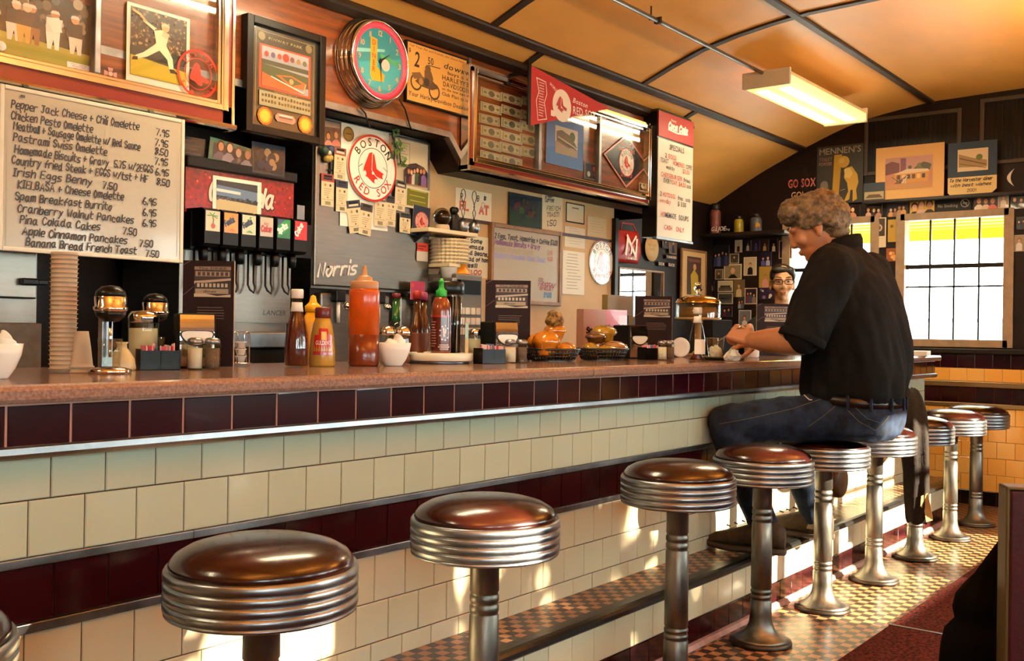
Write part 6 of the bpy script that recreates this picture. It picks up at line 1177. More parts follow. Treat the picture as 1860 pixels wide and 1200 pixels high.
# papers at the far end of the counter
p = Vector((6.95, 2.06, ZC)); t = thing('paper_stack', 'stack of white papers on the far end of the counter', 'papers', p, 0.2); m = MB()
for j in range(6): a0 = random.uniform(-0.06, 0.06); m.box(-0.15+a0*0.2, 0.15+a0*0.2, -0.105, 0.105, j*0.005, j*0.005+0.0045)
m.build('sheets', PAPER, t)
# ================================================================ end wall: pictures, shelf, photographs
XW = XF-0.004
def fphoto(label, tl, br, style, bgc, border='d8c8b0', tops=None, dx=0.0, tilt=0.0, group='snapshots on the photo wall'):
    return photo('snapshot', label, tl, br, XW-dx, 'x', style, border, bgc, tops, group, tilt)
PW = [('four-person snapshot at the top left of the photo wall', (1295, 446), (1324, 483), ('p', 4), '1a1a2a', None, ['3a3a5a', '5a5a7a', '2a2a40']),
 ('small snapshot of one person in a pale frame, first of the top row', (1335, 436), (1348, 458), ('p', 1), 'c8b898', 'd8c8a8', ['3a2e24']), ('snapshot of a fair person against black, second of the top row', (1353, 437), (1364, 455), ('p', 1, 1.2), '1e1a20', None, ['c8b0a0']),
 ('violet-toned snapshot, third of the top row', (1367, 437), (1380, 455), ('p', 1), '2a2440', None, ['4a4a7a']), ('snapshot of a person in yellow, fourth of the top row', (1383, 435), (1396, 455), ('p', 1, 1.2), '30241c', None, ['c8a060']),
 ('snapshot of a dark-haired person in white, last of the top row', (1399, 434), (1412, 456), ('p', 1, 1.2), '1a1414', None, ['d8c0a0']), ('small snapshot with a cream border in the second row', (1326, 461), (1342, 478), ('p', 1), '4a4038', 'cfc0a4', ['2a2420']),
 ('tall snapshot of a person in a dark suit with cream border', (1351, 467), (1374, 500), ('p', 1, 1.1), 'c8b08c', 'd8c8a8', ['1c1820']), ('snapshot of two people in blue light', (1381, 458), (1401, 482), ('p', 2), '20203a', None, ['5a5a8a', 'a8a0b8']),
 ('small square snapshot of one face at the left of the wide one', (1299, 489), (1313, 507), ('p', 1, 1.3), '6a5a4a', 'b8a890', ['4a3a34']), ('wide snapshot of a person in a black jacket with cream border', (1315, 480), (1347, 507), ('p', 1, 1.5), '8a7a5c', 'd0c09c', ['141214']),
 ('snapshot of an arm in pink against yellow', (1379, 484), (1401, 522), ('p', 1, 1.3), 'a8863a', None, ['c88a80']), ('white card printed with a diner car', (1304, 510), (1331, 530), ('car', '4a4038'), 'b8a888', 'c8b898', None), ('snapshot of a seated person in beige', (1333, 508), (1352, 539), ('p', 1, 1.4), '6a5838', None, ['c0a880']),
 ('tilted snapshot with white border of a group at night', (1353, 523), (1375, 552), ('p', 3), '2a2030', 'd0bca0', ['6a2a3a', '3a4a5a', '8a6a5a']), ('dark postcard with a train of cars', (1304, 532), (1331, 552), ('car', '3a4440'), '3a3a34', 'b0a088', None), ('snapshot of a violet pennant by the waitress', (1379, 523), (1408, 543), ('blobs', 6, ['7a5a8a', 'c8b8a8', '2a2440']), '2a2238', None, None),
 ('dark snapshot of two people low on the photo wall', (1311, 556), (1330, 575), ('p', 2), '2a1e24', '4a3a38', ['5a2a34', '2a2a3a']), ('small black and white snapshot of two people', (1340, 541), (1351, 560), ('p', 2, 1.2), '24242a', None, ['8a8a92', '5a5a62']), ('lowest snapshot, a pale portrait with white border', (1342, 563), (1364, 598), ('p', 1, 1.2), '6a6a70', 'c0b8b0', ['d0c8c0']),
 ('sliver of a snapshot at the left edge of the photo wall', (1290, 510), (1297, 528), ('p', 1), '1e1a22', None, ['8a8090'])]
for i, (l, tl, br, st_, bg_, bd_, tp_) in enumerate(PW): fphoto(l, tl, br, st_, bg_, bd_, tp_, 0.0004*(i % 3))
fphoto('large dark-topped photo strip left of the man\'s face', (1415, 437), (1438, 469), ('p', 1, 1.2), '2a2430', 'b89a88', ['a86a54'], group=None); fphoto('pale note card pinned level with the man\'s forehead', (1418, 378), (1432, 404), ('lines', 3, 'b8946a'), 'd0ac80', 'd0ac80', group=None); fphoto('tan note card pinned below the pale one', (1420, 417), (1435, 436), ('lines', 3, '8a6a44'), 'b88a54', 'b88a54', group=None)
# row of photographs above the windows
for l, tl, br, st_, bg_, tp_ in [('photo of one smiling person right behind the man\'s head', (1536, 372), (1562, 393), ('p', 1, 1.4), '1e1614', ['c88a6a']), ('photo of couples in the dark, above the second window', (1572, 371), (1602, 395), ('p', 3, 1.2), '1a1216', ['d0a08a', '3a2a2a', 'b07a64']), ('photo of friends raising a hand, left of the three faces', (1612, 369), (1648, 392), ('p', 4, 1.2), '2a2e3a', ['c8905a', '8a6a5a', 'b0825a']),
  ('close photo of three laughing faces on yellow above the window', (1653, 361), (1697, 391), ('p', 3, 1.75), 'c89a3a', ['1c1412', 'c8a08a', '241814']), ('photo of three people in white and pink, right of the no smoking plate', (1769, 353), (1812, 384), ('p', 3, 1.4), '3a2a2a', ['e0ccb0', 'd8b8a0', 'd06a5a']), ('black and white portrait with white border near the right edge', (1813, 351), (1832, 377), ('p', 1, 1.5), '9a8a78', ['d0c0a8']), ('dark photo of a person in black cut by the right edge', (1836, 352), (1862, 378), ('p', 2, 1.3), '1e181c', ['141214', '5a4a54'])]:
    fphoto(l, tl, br, st_, bg_, 'd0c0a8' if 'white border' in l else None, tp_, group='photos above the end windows')
t, w_, h_ = panel('no_smoking_plate', 'black no smoking plate with round symbol above the window', 'sign', (1701, 358), (1764, 382), XW-0.003, wall='x'); MB().box(-w_/2, w_/2, 0, 0.003, 0, h_, bev=0.001).build('plate', BLACKP, t); a = Art(w_, h_, 63, 24); a.type('No Smoking', 3, 7, 5, '8a8078', width=36); a.ring(52, 12, 8, 1.6, '8a8078'); a.line([(47, 17), (57, 7)], 1.6, '8a8078'); a.rect(48, 11, 56, 13, '8a8078'); a.build('lettering', t, PRINT, -0.001)
# ledge and big pictures
zl = onX(1700, 357, XF-0.06).z; yl0 = onX(1568, 360, XF-0.06).y
o = MB().box(XF-0.09, XF, 0.9, yl0, zl-0.022, zl, bev=0.004).build('picture_ledge', mat('dark_shelf', '1a100c', 0.4)); tag(o, 'dark narrow ledge holding the pictures above the end windows', 'shelf')
def lean(t, deg): t.rotation_euler = (math.radians(deg), 0, t.rotation_euler.z)
def onledge(px0, px1, pyt, d): a_, b_ = onX(px0, 300, XF-d), onX(px1, 300, XF-d); return (a_.y+b_.y)/2, a_.y-b_.y, onX((px0+px1)/2, pyt, XF-d).z-zl
def ledge_thing(name, label, cat, px0, px1, pyt, d): y, w_, h_ = onledge(px0, px1, pyt, d); return thing(name, label, cat, (XF-d, y, zl+0.001), -PI/2), w_, h_
t, w_, h_ = ledge_thing('matted_painting', 'large cream matted painting of a diner and tower on the ledge', 'picture', 1591, 1715, 264, 0.05); MB().box(-w_/2, w_/2, 0, 0.006, 0, h_).build('mat_board', mat('cream_board', 'd8a868', 0.7), t); a = Art(w_, h_, 124, 86)
a.rect(18, 16, 104, 68, 'b87a5a'); a.up(); a.rect(18, 46, 104, 68, 'b48474'); a.poly([(18, 40), (44, 44), (44, 58), (30, 62), (18, 58)], '6a3a3a'); a.rect(46, 44, 56, 66, '7a4450'); a.up(); [a.disc(random.uniform(60, 100), random.uniform(46, 54), random.uniform(3, 6), random.choice(['5a5a3a', '6a6a44', '4a4a34'])) for _ in range(12)]; a.up(); a.poly([(36, 26), (96, 26), (98, 44), (60, 46), (34, 42)], 'c88a3a'); a.up(); a.poly([(34, 40), (98, 42), (96, 46), (58, 48)], 'd8b894'); [a.rect(40+i*9, 32, 46+i*9, 39, random.choice(['5a3a2a', 'e0b46a', '3a3440'])) for i in range(6)]; a.up(); [a.line([(random.uniform(30, 60), 24), (random.uniform(30, 60), 36)], 1.5, random.choice(['d8c8b0', '3a3a4a', '6a4a3a'])) for _ in range(12)]; a.rect(18, 16, 104, 25, 'b8824a'); a.build('print', t)
t, w_, h_ = ledge_thing('small_blue_card', 'small blue card with a picture strip, low at the left of the cream painting', 'picture', 1569, 1608, 332, 0.065); MB().box(-w_/2, w_/2, 0, 0.003, 0, h_).build('backing', PAPER, t); a = Art(w_, h_, 40, 26); a.rect(0, 0, 40, 26, '26343e'); a.up(); a.rect(2, 2, 38, 13, 'a89468'); a.up(); a.poly([(4, 4), (36, 4), (30, 9), (10, 9)], '5a4a34'); a.build('print', t)
t, w_, h_ = ledge_thing('blue_matted_sketch', 'blue matted street sketch with hand-written cream caption on the ledge', 'picture', 1722, 1811, 257, 0.05); MB().prism([(-w_/2+0.02, 0), (w_/2-0.03, 0), (w_/2, 0.03), (w_/2, h_), (-w_/2, h_), (-w_/2, 0.02)], 0, 0.005, 'y').build('mat_board', mat('blue_board', '26384a', 0.6), t); a = Art(w_, h_, 90, 95); a.poly([(5, 0), (80, 0), (90, 8), (90, 32), (0, 32), (0, 5)], 'd8b878'); a.up(); a.rect(18, 42, 74, 82, 'd0b890'); a.up(); a.poly([(20, 50), (72, 48), (72, 60), (44, 66), (20, 74)], '9a7a50'); a.up(); a.line([(22, 66), (70, 52)], 2, '5a4428'); a.disc(58, 66, 6, '5a6a34'); a.line([(22, 56), (70, 46)], 1.4, '6a5434')
a.hand('To the Worcester diner', 3, 24, 5.5, '3a2a1a', 1.2, 0.3, width=80); a.hand('with best wishes', 5, 15, 5, '3a2a1a', 1.2, 0.3, width=76); a.hand('2001', 36, 5, 5, '6a5434', 1.1, width=18); a.build('print', t)
t, w_, h_ = ledge_thing('powder_poster', 'dark vintage powder poster with a child in yellow, at the left end of the ledge', 'poster', 1484, 1568, 264, 0.03); MB().box(-w_/2, w_/2, 0, 0.004, 0, h_).build('backing', BLACKP, t); a = Art(w_, h_, 84, 100); a.rect(0, 0, 84, 100, '2c2a24'); a.up()
a.type("MENNEN'S", 4, 86, 11, '8a8070', width=76); a.type('TOILET', 4, 75, 6, '7a5a50', width=24); a.type('POWDER', 4, 67, 6, '8a6a5c', width=24); Y_ = 'a8801e'
a.poly([(28, 0), (32, 84), (46, 84), (44, 60), (40, 0)], Y_); a.up(); a.disc(49, 71, 10.5, 'b08a34'); a.poly([(52, 60), (64, 62), (74, 48), (76, 34), (72, 22), (74, 6), (66, 2), (66, 22), (62, 22), (60, 6), (50, 2), (58, 20), (56, 34), (50, 44)], 'b89030'); a.up(); a.poly([(50, 58), (60, 60), (66, 50), (60, 42), (52, 44)], 'c8a85a'); a.disc(46, 73, 5, 'c09a44'); a.rect(6, 18, 22, 32, '5a5446'); a.disc(14, 34, 7, '6a6454'); a.line([(44, 22), (52, 24)], 1, '8a8070'); a.build('print', t)
# GO SOX sticker
t, w_, h_ = panel('cheer_sticker', 'red and pink cheering words on the dark wall above the man\'s head', 'sticker', (1432, 324), (1481, 362), XW, wall='x'); a = Art(w_, h_, 50, 38); a.type('GO SOX', 0, 22, 14, 'd8a08c', width=50); a.up(); a.type('GO SOX', 0.7, 22.6, 12.4, 'a83a34', width=48.4); a.type('GO!', 6, 4, 11, 'c89a6a', width=22); a.build('lettering', t)
# crescent and grilles
t = thing('crescent_ornament', 'white crescent shaped ornament on the dark wall right of the blue sketch', 'ornament', tuple(onX(1841, 338, XW-0.004)), -PI/2); hh = onX(1841, 306, XW).z-onX(1841, 338, XW).z; m = MB(); k = 16
pts = [(-0.02+0.022-0.045*math.sin(PI*i/k), hh*i/k) for i in range(k+1)]+[(0.002-0.022*math.sin(PI*i/k), hh*i/k) for i in range(k-1, 0, -1)]
m.prism(pts, 0, 0.006, 'y'); m.build('crescent', WHITEP, t)
for i, (tl, br, l) in enumerate((((1570, 216), (1745, 305), 'framed black vent grille high on the end wall behind the painting'), ((1780, 180), (1905, 290), 'framed black vent grille at the right edge, high on the end wall'))):
    a_, b_ = onX(*tl, XF-0.01), onX(*br, XF-0.01); t = thing('vent_grille', l, 'vent', (XF-0.001, (a_.y+b_.y)/2, b_.z), -PI/2, 'vent grilles'); w_, h_ = a_.y-b_.y, a_.z-b_.z
    rbox(w_, h_, -0.012, 0.0, 0.028).build('frame', mat('grey_trim', '3e342c', 0.5), t); MB().box(-w_/2+0.02, w_/2-0.02, -0.002, 0, 0.02, h_-0.02).build('backing', BLACKP, t); m = MB(); n_ = int(w_/0.03)
    for j in range(n_): x_ = -w_/2+0.03+(w_-0.06)*j/(n_-1); m.box(x_-0.003, x_+0.003, -0.008, -0.002, 0.025, h_-0.025)
    m.build('grille', DARKM, t)
# calendar and cards between the windows
def cal(a): a.rect(8, 38, 92, 97, '3a2a24'); a.up(); a.disc(50, 66, 26, 'b89a84'); a.up(); a.disc(50, 66, 15, '4a3a34'); a.rect(44, 54, 56, 86, '8a7464'); [a.disc(30+i*14, 30, 2, '8a6a54') for i in range(4)]
sheet('wall_calendar', 'cream calendar page with a dark crest, between the two end windows', (1583, 396), (1609, 449), cal, 'd0bc9c', Y=XW-0.004, wall='x', cat='calendar'); sheet('yellow_card', 'narrow yellow card right of the calendar page', (1613, 399), (1627, 439), lambda a: a.disc(50, 70, 22, '6a5420'), 'b08a2a', Y=XW-0.003, wall='x', cat='card')
sheet('food_postcard', 'orange postcard of food at the man\'s shoulder', (1610, 451), (1633, 474), lambda a: [a.disc(random.uniform(15, 85), random.uniform(15, 70), 14, random.choice(['c87a2a', 'a85a1e', 'd8a05a'])) for _ in range(9)], '8a4a1e', Y=XW-0.002, wall='x', cat='postcard')
fphoto('snapshot with tan ground right of the big window', (1840, 427), (1862, 456), ('p', 1, 1.4), '8a7a60', 'a89878', ['c8c0b8'], group=None); fphoto('dark blue card high on the wall right of the big window', (1846, 394), (1864, 416), ('p', 2), '181a26', None, ['2a2c40'], group=None)
# shelf with jars in the corner
zs = onX(1340, 424, XF-0.12).z; y0_, y1_ = onX(1436, 420, XF-0.12).y, YB-0.005
o = MB().box(XF-0.24, XF, y0_, y1_, zs-0.025, zs, bev=0.003).build('jar_shelf', mat('dark_shelf')); tag(o, 'dark shelf of jars above the photo wall', 'shelf')
def jar(px, pyt, r, m_, capm, label):
    p = onX(px, 415, XF-0.13); h_ = onX(px, pyt, XF-0.13).z-zs; t = thing('shelf_jar', label, 'jar', (p.x, p.y, zs+0.0005), 0, 'jars on the corner shelf'); MB().lathe([(0.0001, 0), (r, 0), (r*1.04, 0.01), (r*1.04, h_*0.7), (r*0.8, h_*0.8), (0.0001, h_*0.8)], 24).build('jar', m_, t); MB().lathe([(r*0.8, h_*0.79), (r*0.86, h_*0.81), (r*0.86, h_*0.96), (r*0.7, h_), (0.0001, h_)], 24).build('lid', capm, t)
jar(1299, 370, 0.044, mat('rusty_tin', '7a4238', 0.5, noise=0.4), DARKM, 'tall reddish canister on the corner shelf'); jar(1342, 392, 0.038, mat('yellow_jar', 'a08a1a', 0.3, noise=0.3), DARKM, 'yellow jar in the middle of the corner shelf'); jar(1373, 388, 0.046, mat('grey_jar', '4a4a4c', 0.35, noise=0.3), DARKM, 'grey jar with an orange mark, right on the corner shelf'); jar(1272, 386, 0.036, mat('olive_jar', '8a8860', 0.4), WHITEP, 'pale olive jar near the specials board on the corner shelf')
p = onX(1376, 408, XF-0.13-0.05); t = thing('jar_mark', 'small orange paper mark on the grey jar', 'sticker', (p.x, p.y, p.z-0.02), -PI/2); a = Art(0.05, 0.04); a.poly([(10, 0), (90, 10), (96, 60), (60, 96), (20, 80)], 'c88a34'); a.build('print', t)
t, w_, h_ = panel('action_word_sign', 'slanted white word sign on the edge of the corner shelf', 'sign', (1290, 410), (1326, 420), XF-0.2425, wall='x'); a = Art(w_, h_, 60, 17); a.type('G.I.JOE', 2, 3, 11, 'd8ccc0', shear=0.3, width=44); a.type('hq', 47, 3, 6, 'b8a8a0', width=11, shear=0.3); a.build('lettering', t)

# ================================================================ outside
o = MB().box(XF-2, 60, -40, 60, -0.75, -0.6).build('ground', SOIL); o['kind'] = 'structure'
o = MB().box(XL-30, XF-2.0, -40, YN-0.14, -0.75, -0.6).build('ground_2', SOIL); o['kind'] = 'structure'
AW = thing('window_awning', 'yellow slatted awning outside the end windows', 'awning', (XF+0.12, 1.8, 2.0)); m = MB()
for i in range(9): m.box(0.02+i*0.13, 0.145+i*0.13, -0.95, 3.2, 0.18-i*0.012, 0.20-i*0.012)
m.build('soffit_boards', mat('yellow_boards', 'f0cc3a', 0.5), AW); MB().box(1.19, 1.22, -0.95, 3.2, 0.0, 0.09).build('fascia_edge', mat('yellow_boards'), AW)
t = thing('delivery_truck', 'white box truck with faint lettering far outside the window', 'truck', (24.0, 4.4, -0.6), -PI/2); TW = mat('truck_white', 'e8e8e8', 0.4)
MB().box(-2.6, 2.2, 0, 2.3, 0.55, 2.15, bev=0.03).build('box_body', TW, t); MB().box(2.3, 3.9, 0.1, 2.2, 0.5, 1.9, bev=0.08).build('cab', TW, t); MB().box(-2.6, 3.9, 0.2, 2.1, 0.35, 0.55).build('chassis', DARKM, t)
MB().box(-2.62, 2.22, -0.02, 2.32, 2.15, 2.22).build('roof_rail', mat('blue_rail', '4a62a8', 0.4), t); MB().box(-0.2, 1.1, 0.4, 1.2, 2.22, 2.42, bev=0.04).build('roof_rack', mat('blue_rail'), t)
a = Art(3.0, 0.8); a.type('N INC.', 50, 10, 60, 'e0a050', align='c', width=90); a.build('lettering', t, PRINT, 0, (-0.3, -0.01, 1.1))
for x in (-1.8, 3.1):
    for y in (0.15, 2.0): MB().cyl((x, 0, 0.42), 0.42, y-0.1, y+0.1, 24, 'y').build('wheel', BLACKP, t)
# street trees that break up the sun along the booth windows
LEAF = mat('leaves', '3a5a22', 0.6, noise=0.3)
def tree(x, y, r, zc, n, label, seed):
    random.seed(seed); t = thing('street_tree', label, 'tree', (x, y, -0.6)); MB().tube([(0, 0, 0), (0.03, 0.02, 1.2), (-0.02, 0.05, zc+0.6)], [0.13, 0.10, 0.05], 10).build('trunk', mat('bark', '4a3a2a', 0.9, noise=0.4), t); m = MB()
    for i in range(n):
        while True:
            v = Vector([random.uniform(-1, 1) for _ in range(3)])
            if v.length < 1: break
        c_ = Vector((v.x*r, v.y*r*0.6, zc+0.6+v.z*r*0.9)); s_ = random.uniform(0.08, 0.15); a_ = Vector([random.gauss(0, 1) for _ in range(3)]).normalized()*s_; b_ = a_.cross(Vector([random.gauss(0, 1) for _ in range(3)])).normalized()*s_*0.6
        m.add([c_-a_, c_+b_, c_+a_, c_-b_], [(0, 1, 2, 3)])
    m.build('foliage', LEAF, t, fix=False); random.seed(seed+1)
for i, (x, r, n) in enumerate(((0.1, 1.15, 1300), (2.55, 1.15, 1300), (4.9, 1.0, 1300))): tree(x, -4.9, r, 2.35, n, ['first street tree outside the booth windows', 'second street tree outside the booth windows', 'third street tree outside the booth windows'][i], 11+i)

# ================================================================ booth end, coat
BT = thing('booth_bench', 'oxblood booth bench with metal-edged end panel at the right edge', 'booth', (0, 0, 0)); p = onZ(1819, 880, 0.80)
e0 = Vector((2.62, 0.62, 0)); k = (HC-0.80)
def ptpx(px, dist): d = ray(px, 900); d = Vector((d.x, d.y, 0)).normalized(); return d*dist
eA = ptpx(1817, 2.55); u = Vector((math.cos(math.radians(-62)), math.sin(math.radians(-62)), 0))
zt = onZ(1817, 880, 0).z; dd = ray(1817, 880); zt = HC+dd.z*(2.55/Vector((dd.x, dd.y)).length)
BT.location = eA; BT.rotation_euler = (0, 0, math.radians(-62))
MB().box(0.012, 0.75, -0.03, 0.03, 0.012, zt-0.008, bev=0.006).build('end_panel', BOOTH, BT); m = MB(); m.box(0.004, 0.013, -0.031, 0.031, 0.012, zt, bev=0.003).box(0.004, 0.75, -0.031, 0.031, zt-0.008, zt, bev=0.003); m.build('metal_edge', mat('brass_edge', '5a4628', 0.5, 0.8), BT)
MB().box(0.10, 0.75, -0.5, -0.034, 0.012, 0.44, bev=0.03).build('seat', BOOTH, BT)
def coat():
    t = thing('dark_coat', 'black coat bundled at the side of the red booth', 'coat', (0, 0, 0)); rings = []; n = 28
    for py, px0, px1, dp in ((1700, 1712, 1830, 2.72), (1300, 1706, 1826, 2.70), (1200, 1707, 1824, 2.70), (1165, 1711, 1823, 2.70), (1138, 1718, 1822, 2.71), (1120, 1737, 1822, 2.72), (1100, 1733, 1822, 2.72), (1076, 1739, 1822, 2.73), (1060, 1752, 1821, 2.74), (1040, 1772, 1821, 2.74), (1012, 1792, 1820, 2.75), (990, 1808, 1820, 2.76), (982, 1814, 1819, 2.76)):
        dd_ = ray(px0, py); z = max(0.013, HC+dd_.z*dp/Vector((dd_.x, dd_.y)).length)
        A_, B_ = ptpx(px0, dp), ptpx(px1, dp); c_ = (A_+B_)/2; hw = (B_-A_)/2; nb = Vector((-hw.y, hw.x, 0)).normalized()*min(0.11, hw.length*0.9)
        rings.append([c_+hw*math.cos(2*PI*i/n)*(1+0.03*math.sin(5*2*PI*i/n+z*20))+nb*math.sin(2*PI*i/n)*(1+0.08*math.sin(7*2*PI*i/n+z*14))+Vector((0, 0, z)) for i in range(n)])
    return t, rings
t, rg = coat(); MB().loft(rg).build('cloth', mat('black_wool', '060505', 1.0, spec=0.05), t)
# ================================================================ people
from mathutils import noise as mnoise
def capsule(m, a, b, ra, rb, n=20):
    a, b = Vector(a), Vector(b); d = b-a; L = d.length; t = d/L; u = t.orthogonal().normalized(); v = t.cross(u); rings = []
    for i in range(7): q = -PI/2+PI/2*i/6; rings.append((a+t*(ra*math.sin(q)), max(ra*math.cos(q), 1e-4)))
    for i in range(1, 6): rings.append((a+d*(i/6), ra+(rb-ra)*i/6))
    for i in range(7): q = PI/2*i/6; rings.append((b+t*(rb*math.sin(q)), max(rb*math.cos(q), 1e-4)))
    m.loft([[c+u*r*math.cos(2*PI*k/n)+v*r*math.sin(2*PI*k/n) for k in range(n)] for c, r in rings]); return m
def chain(m, pts, rs):
    for i in range(len(pts)-1): capsule(m, pts[i], pts[i+1], rs[i], rs[i+1])
def ell(m, c, rx, ry, rz, n=14, rot=None):
    k = MB().ball((0, 0, 0), 1.0, n); R_ = rot or Matrix.Identity(3); m.add([Vector(c)+R_ @ Vector((v[0]*rx, v[1]*ry, v[2]*rz)) for v in k.v], k.f, None, True); return m
def torso(m, secs, n=36):
    """stacked oval sections: centre, half width (x), half depth (y), roundness, yaw"""
    rg = []
    for c, hw, hd in secs:
        rg.append([(c[0]+hw*math.copysign(abs(math.cos(q))**0.85, math.cos(q)), c[1]+hd*math.copysign(abs(math.sin(q))**0.85, math.sin(q)), c[2]) for q in [2*PI*i/n for i in range(n)]])
    m.loft(rg); return m
def fused(name, m, mt, parent, voxel=0.008, smooth=4, fold=None):
    """one continuous surface grown over the joined shapes"""
    me = m.mesh(name); bm = bmesh.new(); bm.from_mesh(me); bmesh.ops.recalc_face_normals(bm, faces=bm.faces[:]); bm.to_mesh(me); bm.free()
    o = bpy.data.objects.new('tmp', me); COL.objects.link(o)
    r = o.modifiers.new('r', 'REMESH'); r.mode = 'VOXEL'; r.voxel_size = voxel; r.use_smooth_shade = True
    if smooth: s_ = o.modifiers.new('s', 'SMOOTH'); s_.iterations = smooth; s_.factor = 0.5
    dg = bpy.context.evaluated_depsgraph_get(); dg.update(); me2 = bpy.data.meshes.new_from_object(o.evaluated_get(dg)); bpy.data.objects.remove(o); me2.name = name
    if fold:
        nr = [v.normal.copy() for v in me2.vertices]
        for v, n_ in zip(me2.vertices, nr): v.co += n_*fold(v.co)
    me2.materials.clear(); me2.materials.append(mt); q = bpy.data.objects.new(name, me2); COL.objects.link(q)
    for p in me2.polygons: p.use_smooth = True
    if parent: q.parent = parent; q.matrix_parent_inverse = parent.matrix_basis.inverted()
    return q
def head_shapes(m, M, s=1.0, j=1.0):
    """skull, jaw, nose, ears and lips facing +y in the head's own frame"""
    R3 = M.to_3x3()
    def E_(c, rx, ry, rz): ell(m, M @ (Vector(c)*s), rx*s, ry*s, rz*s, 14, R3)
    E_((0, -0.012, 0.035), 0.076, 0.096, 0.088); E_((0, 0.020, -0.015), 0.064*(0.4+0.6*j), 0.078, 0.085); E_((0, 0.040, -0.070), 0.048*j, 0.050, 0.046); E_((0, 0.072, -0.094), 0.022*j, 0.020, 0.020)
    E_((0, 0.101, -0.018), 0.012, 0.020, 0.022); E_((0, 0.098, 0.006), 0.009, 0.014, 0.028); E_((0.011, 0.098, -0.030), 0.009, 0.012, 0.008); E_((-0.011, 0.098, -0.030), 0.009, 0.012, 0.008)
    for sx in (-1, 1):
        E_((sx*0.030, 0.084, 0.028), 0.026, 0.014, 0.010); E_((sx*0.042, 0.066, -0.022), 0.024, 0.024, 0.024)
        E_((sx*0.072, -0.010, -0.006), 0.010, 0.018, 0.030); E_((sx*0.078, -0.016, 0.004), 0.007, 0.018, 0.024); E_((sx*0.076, -0.004, -0.036), 0.008, 0.012, 0.014)
    E_((0, 0.094, -0.058), 0.024, 0.012, 0.006); E_((0, 0.092, -0.068), 0.020, 0.012, 0.007)
def hand_shapes(m, wrist, d, palm_n, curl, s=1.0, side=1, spread=0.0):
    """palm, four bent fingers of unequal length and a thumb from the side of the palm; d = pointing direction, palm_n = direction the palm faces"""
    d = Vector(d).normalized(); n_ = Vector(palm_n); n_ = (n_-d*n_.dot(d)).normalized(); w_ = d.cross(n_)*side; W_ = Vector(wrist)
    for t in (-0.026, -0.009, 0.009, 0.026): capsule(m, W_+d*0.012*s+w_*t*0.7*s, W_+d*0.088*s+w_*t*s, 0.015*s, 0.0125*s, 12)
    for i, (t, L) in enumerate(((-0.030, 0.070), (-0.010, 0.082), (0.010, 0.078), (0.029, 0.060))):
        p = W_+d*(0.094-0.004*abs(i-1.5))*s+w_*t*s; a = 0.0; r_ = 0.0098*s
        for k_, f in enumerate((0.44, 0.32, 0.24)):
            a += curl[k_]*(1+0.06*i); dd = d*math.cos(a)+n_*math.sin(a)+w_*spread*t*8*(1 if k_ == 0 else 0); q = p+dd*L*f*s; capsule(m, p, q, r_, r_*0.93, 12); p = q; r_ *= 0.93
    p0 = W_+d*0.030*s-w_*0.030*s; p1_ = p0+(d*0.55-w_*0.62+n_*0.45).normalized()*0.042*s; p2_ = p1_+(d*0.80-w_*0.05+n_*0.65).normalized()*0.034*s; p3_ = p2_+(d*0.75+w_*0.4+n_*0.6).normalized()*0.026*s
    chain(m, [p0, p1_, p2_, p3_], [0.0155*s, 0.0125*s, 0.0108*s, 0.0092*s])
SKIN = mat('skin', 'b07650', 0.45, noise=0.12, nscale=30, sss=0.1, bump=0.05, bscale=150)
POLO = mat('black_knit', '0a0a0b', 0.9, noise=0.35, nscale=160, bump=0.3, bscale=300, spec=0.25); DENIM = mat('dark_denim', '1c2a40', 0.85, col2='0c1320', nscale=22, bump=0.3, bscale=260, spec=0.25)
GREYHAIR = mat('greying_hair', '7a684c', 0.55, col2='3e3426', nscale=42, bump=0.9, bscale=70, stretch=(1, 1, 1)); BOOTL = mat('brown_suede', '42321f', 0.8, noise=0.4, nscale=40, bump=0.2); LEATHER = mat('dark_leather', '1c100b', 0.35)
MP = thing('person', 'grey-haired person in black polo shirt and jeans seated at the counter, back to us', 'person', (4.33, 1.50, 0.757))
pel = Vector((4.335, 1.50, 0.86)); hipL, hipR = Vector((4.225, 1.56, 0.835)), Vector((4.455, 1.56, 0.835)); kneL, kneR = Vector((3.925, 1.918, 0.800)), Vector((4.50, 1.90, 0.80)); ankL, ankR = Vector((4.02, 1.775, 0.345)), Vector((4.46, 1.74, 0.345))
shL, shR = Vector((4.085, 1.530, 1.445)), Vector((4.555, 1.540, 1.445)); elL, elR = Vector((4.00, 1.625, 1.150)), Vector((4.66, 1.70, 1.17)); wrL, wrR = Vector((4.085, 1.865, 1.150)), Vector((4.50, 2.02, 1.135)); neck = Vector((4.315, 1.575, 1.535)); hd = Vector((4.275, 1.672, 1.640))
HM = Matrix.Translation(hd) @ Matrix.Rotation(math.radians(14), 4, 'Z') @ Matrix.Rotation(math.radians(-26), 4, 'X')
b = MB()
torso(b, [((4.335, 1.5200, 0.80), 0.10, 0.09), ((4.335, 1.5200, 0.86), 0.175, 0.125), ((4.335, 1.5100, 1.0), 0.175, 0.125), ((4.33, 1.5050, 1.2), 0.185, 0.125), ((4.325, 1.5200, 1.38), 0.19, 0.115), ((4.32, 1.5400, 1.47), 0.14, 0.085), ((4.318, 1.5600, 1.52), 0.07, 0.06)])
chain(b, [neck-Vector((0, 0.02, 0.05)), neck+Vector((-0.01, 0.03, 0.035)), hd+Vector((0.0, -0.012, -0.03))], [0.064, 0.060, 0.058])
head_shapes(b, HM, 1.12)
for sh, el, wr in ((shL, elL, wrL), (shR, elR, wrR)):
    chain(b, [sh, sh.lerp(el, 0.5), el], [0.068, 0.064, 0.056]); chain(b, [el, el.lerp(wr, 0.3), el.lerp(wr, 0.7), wr], [0.057, 0.060, 0.051, 0.039])
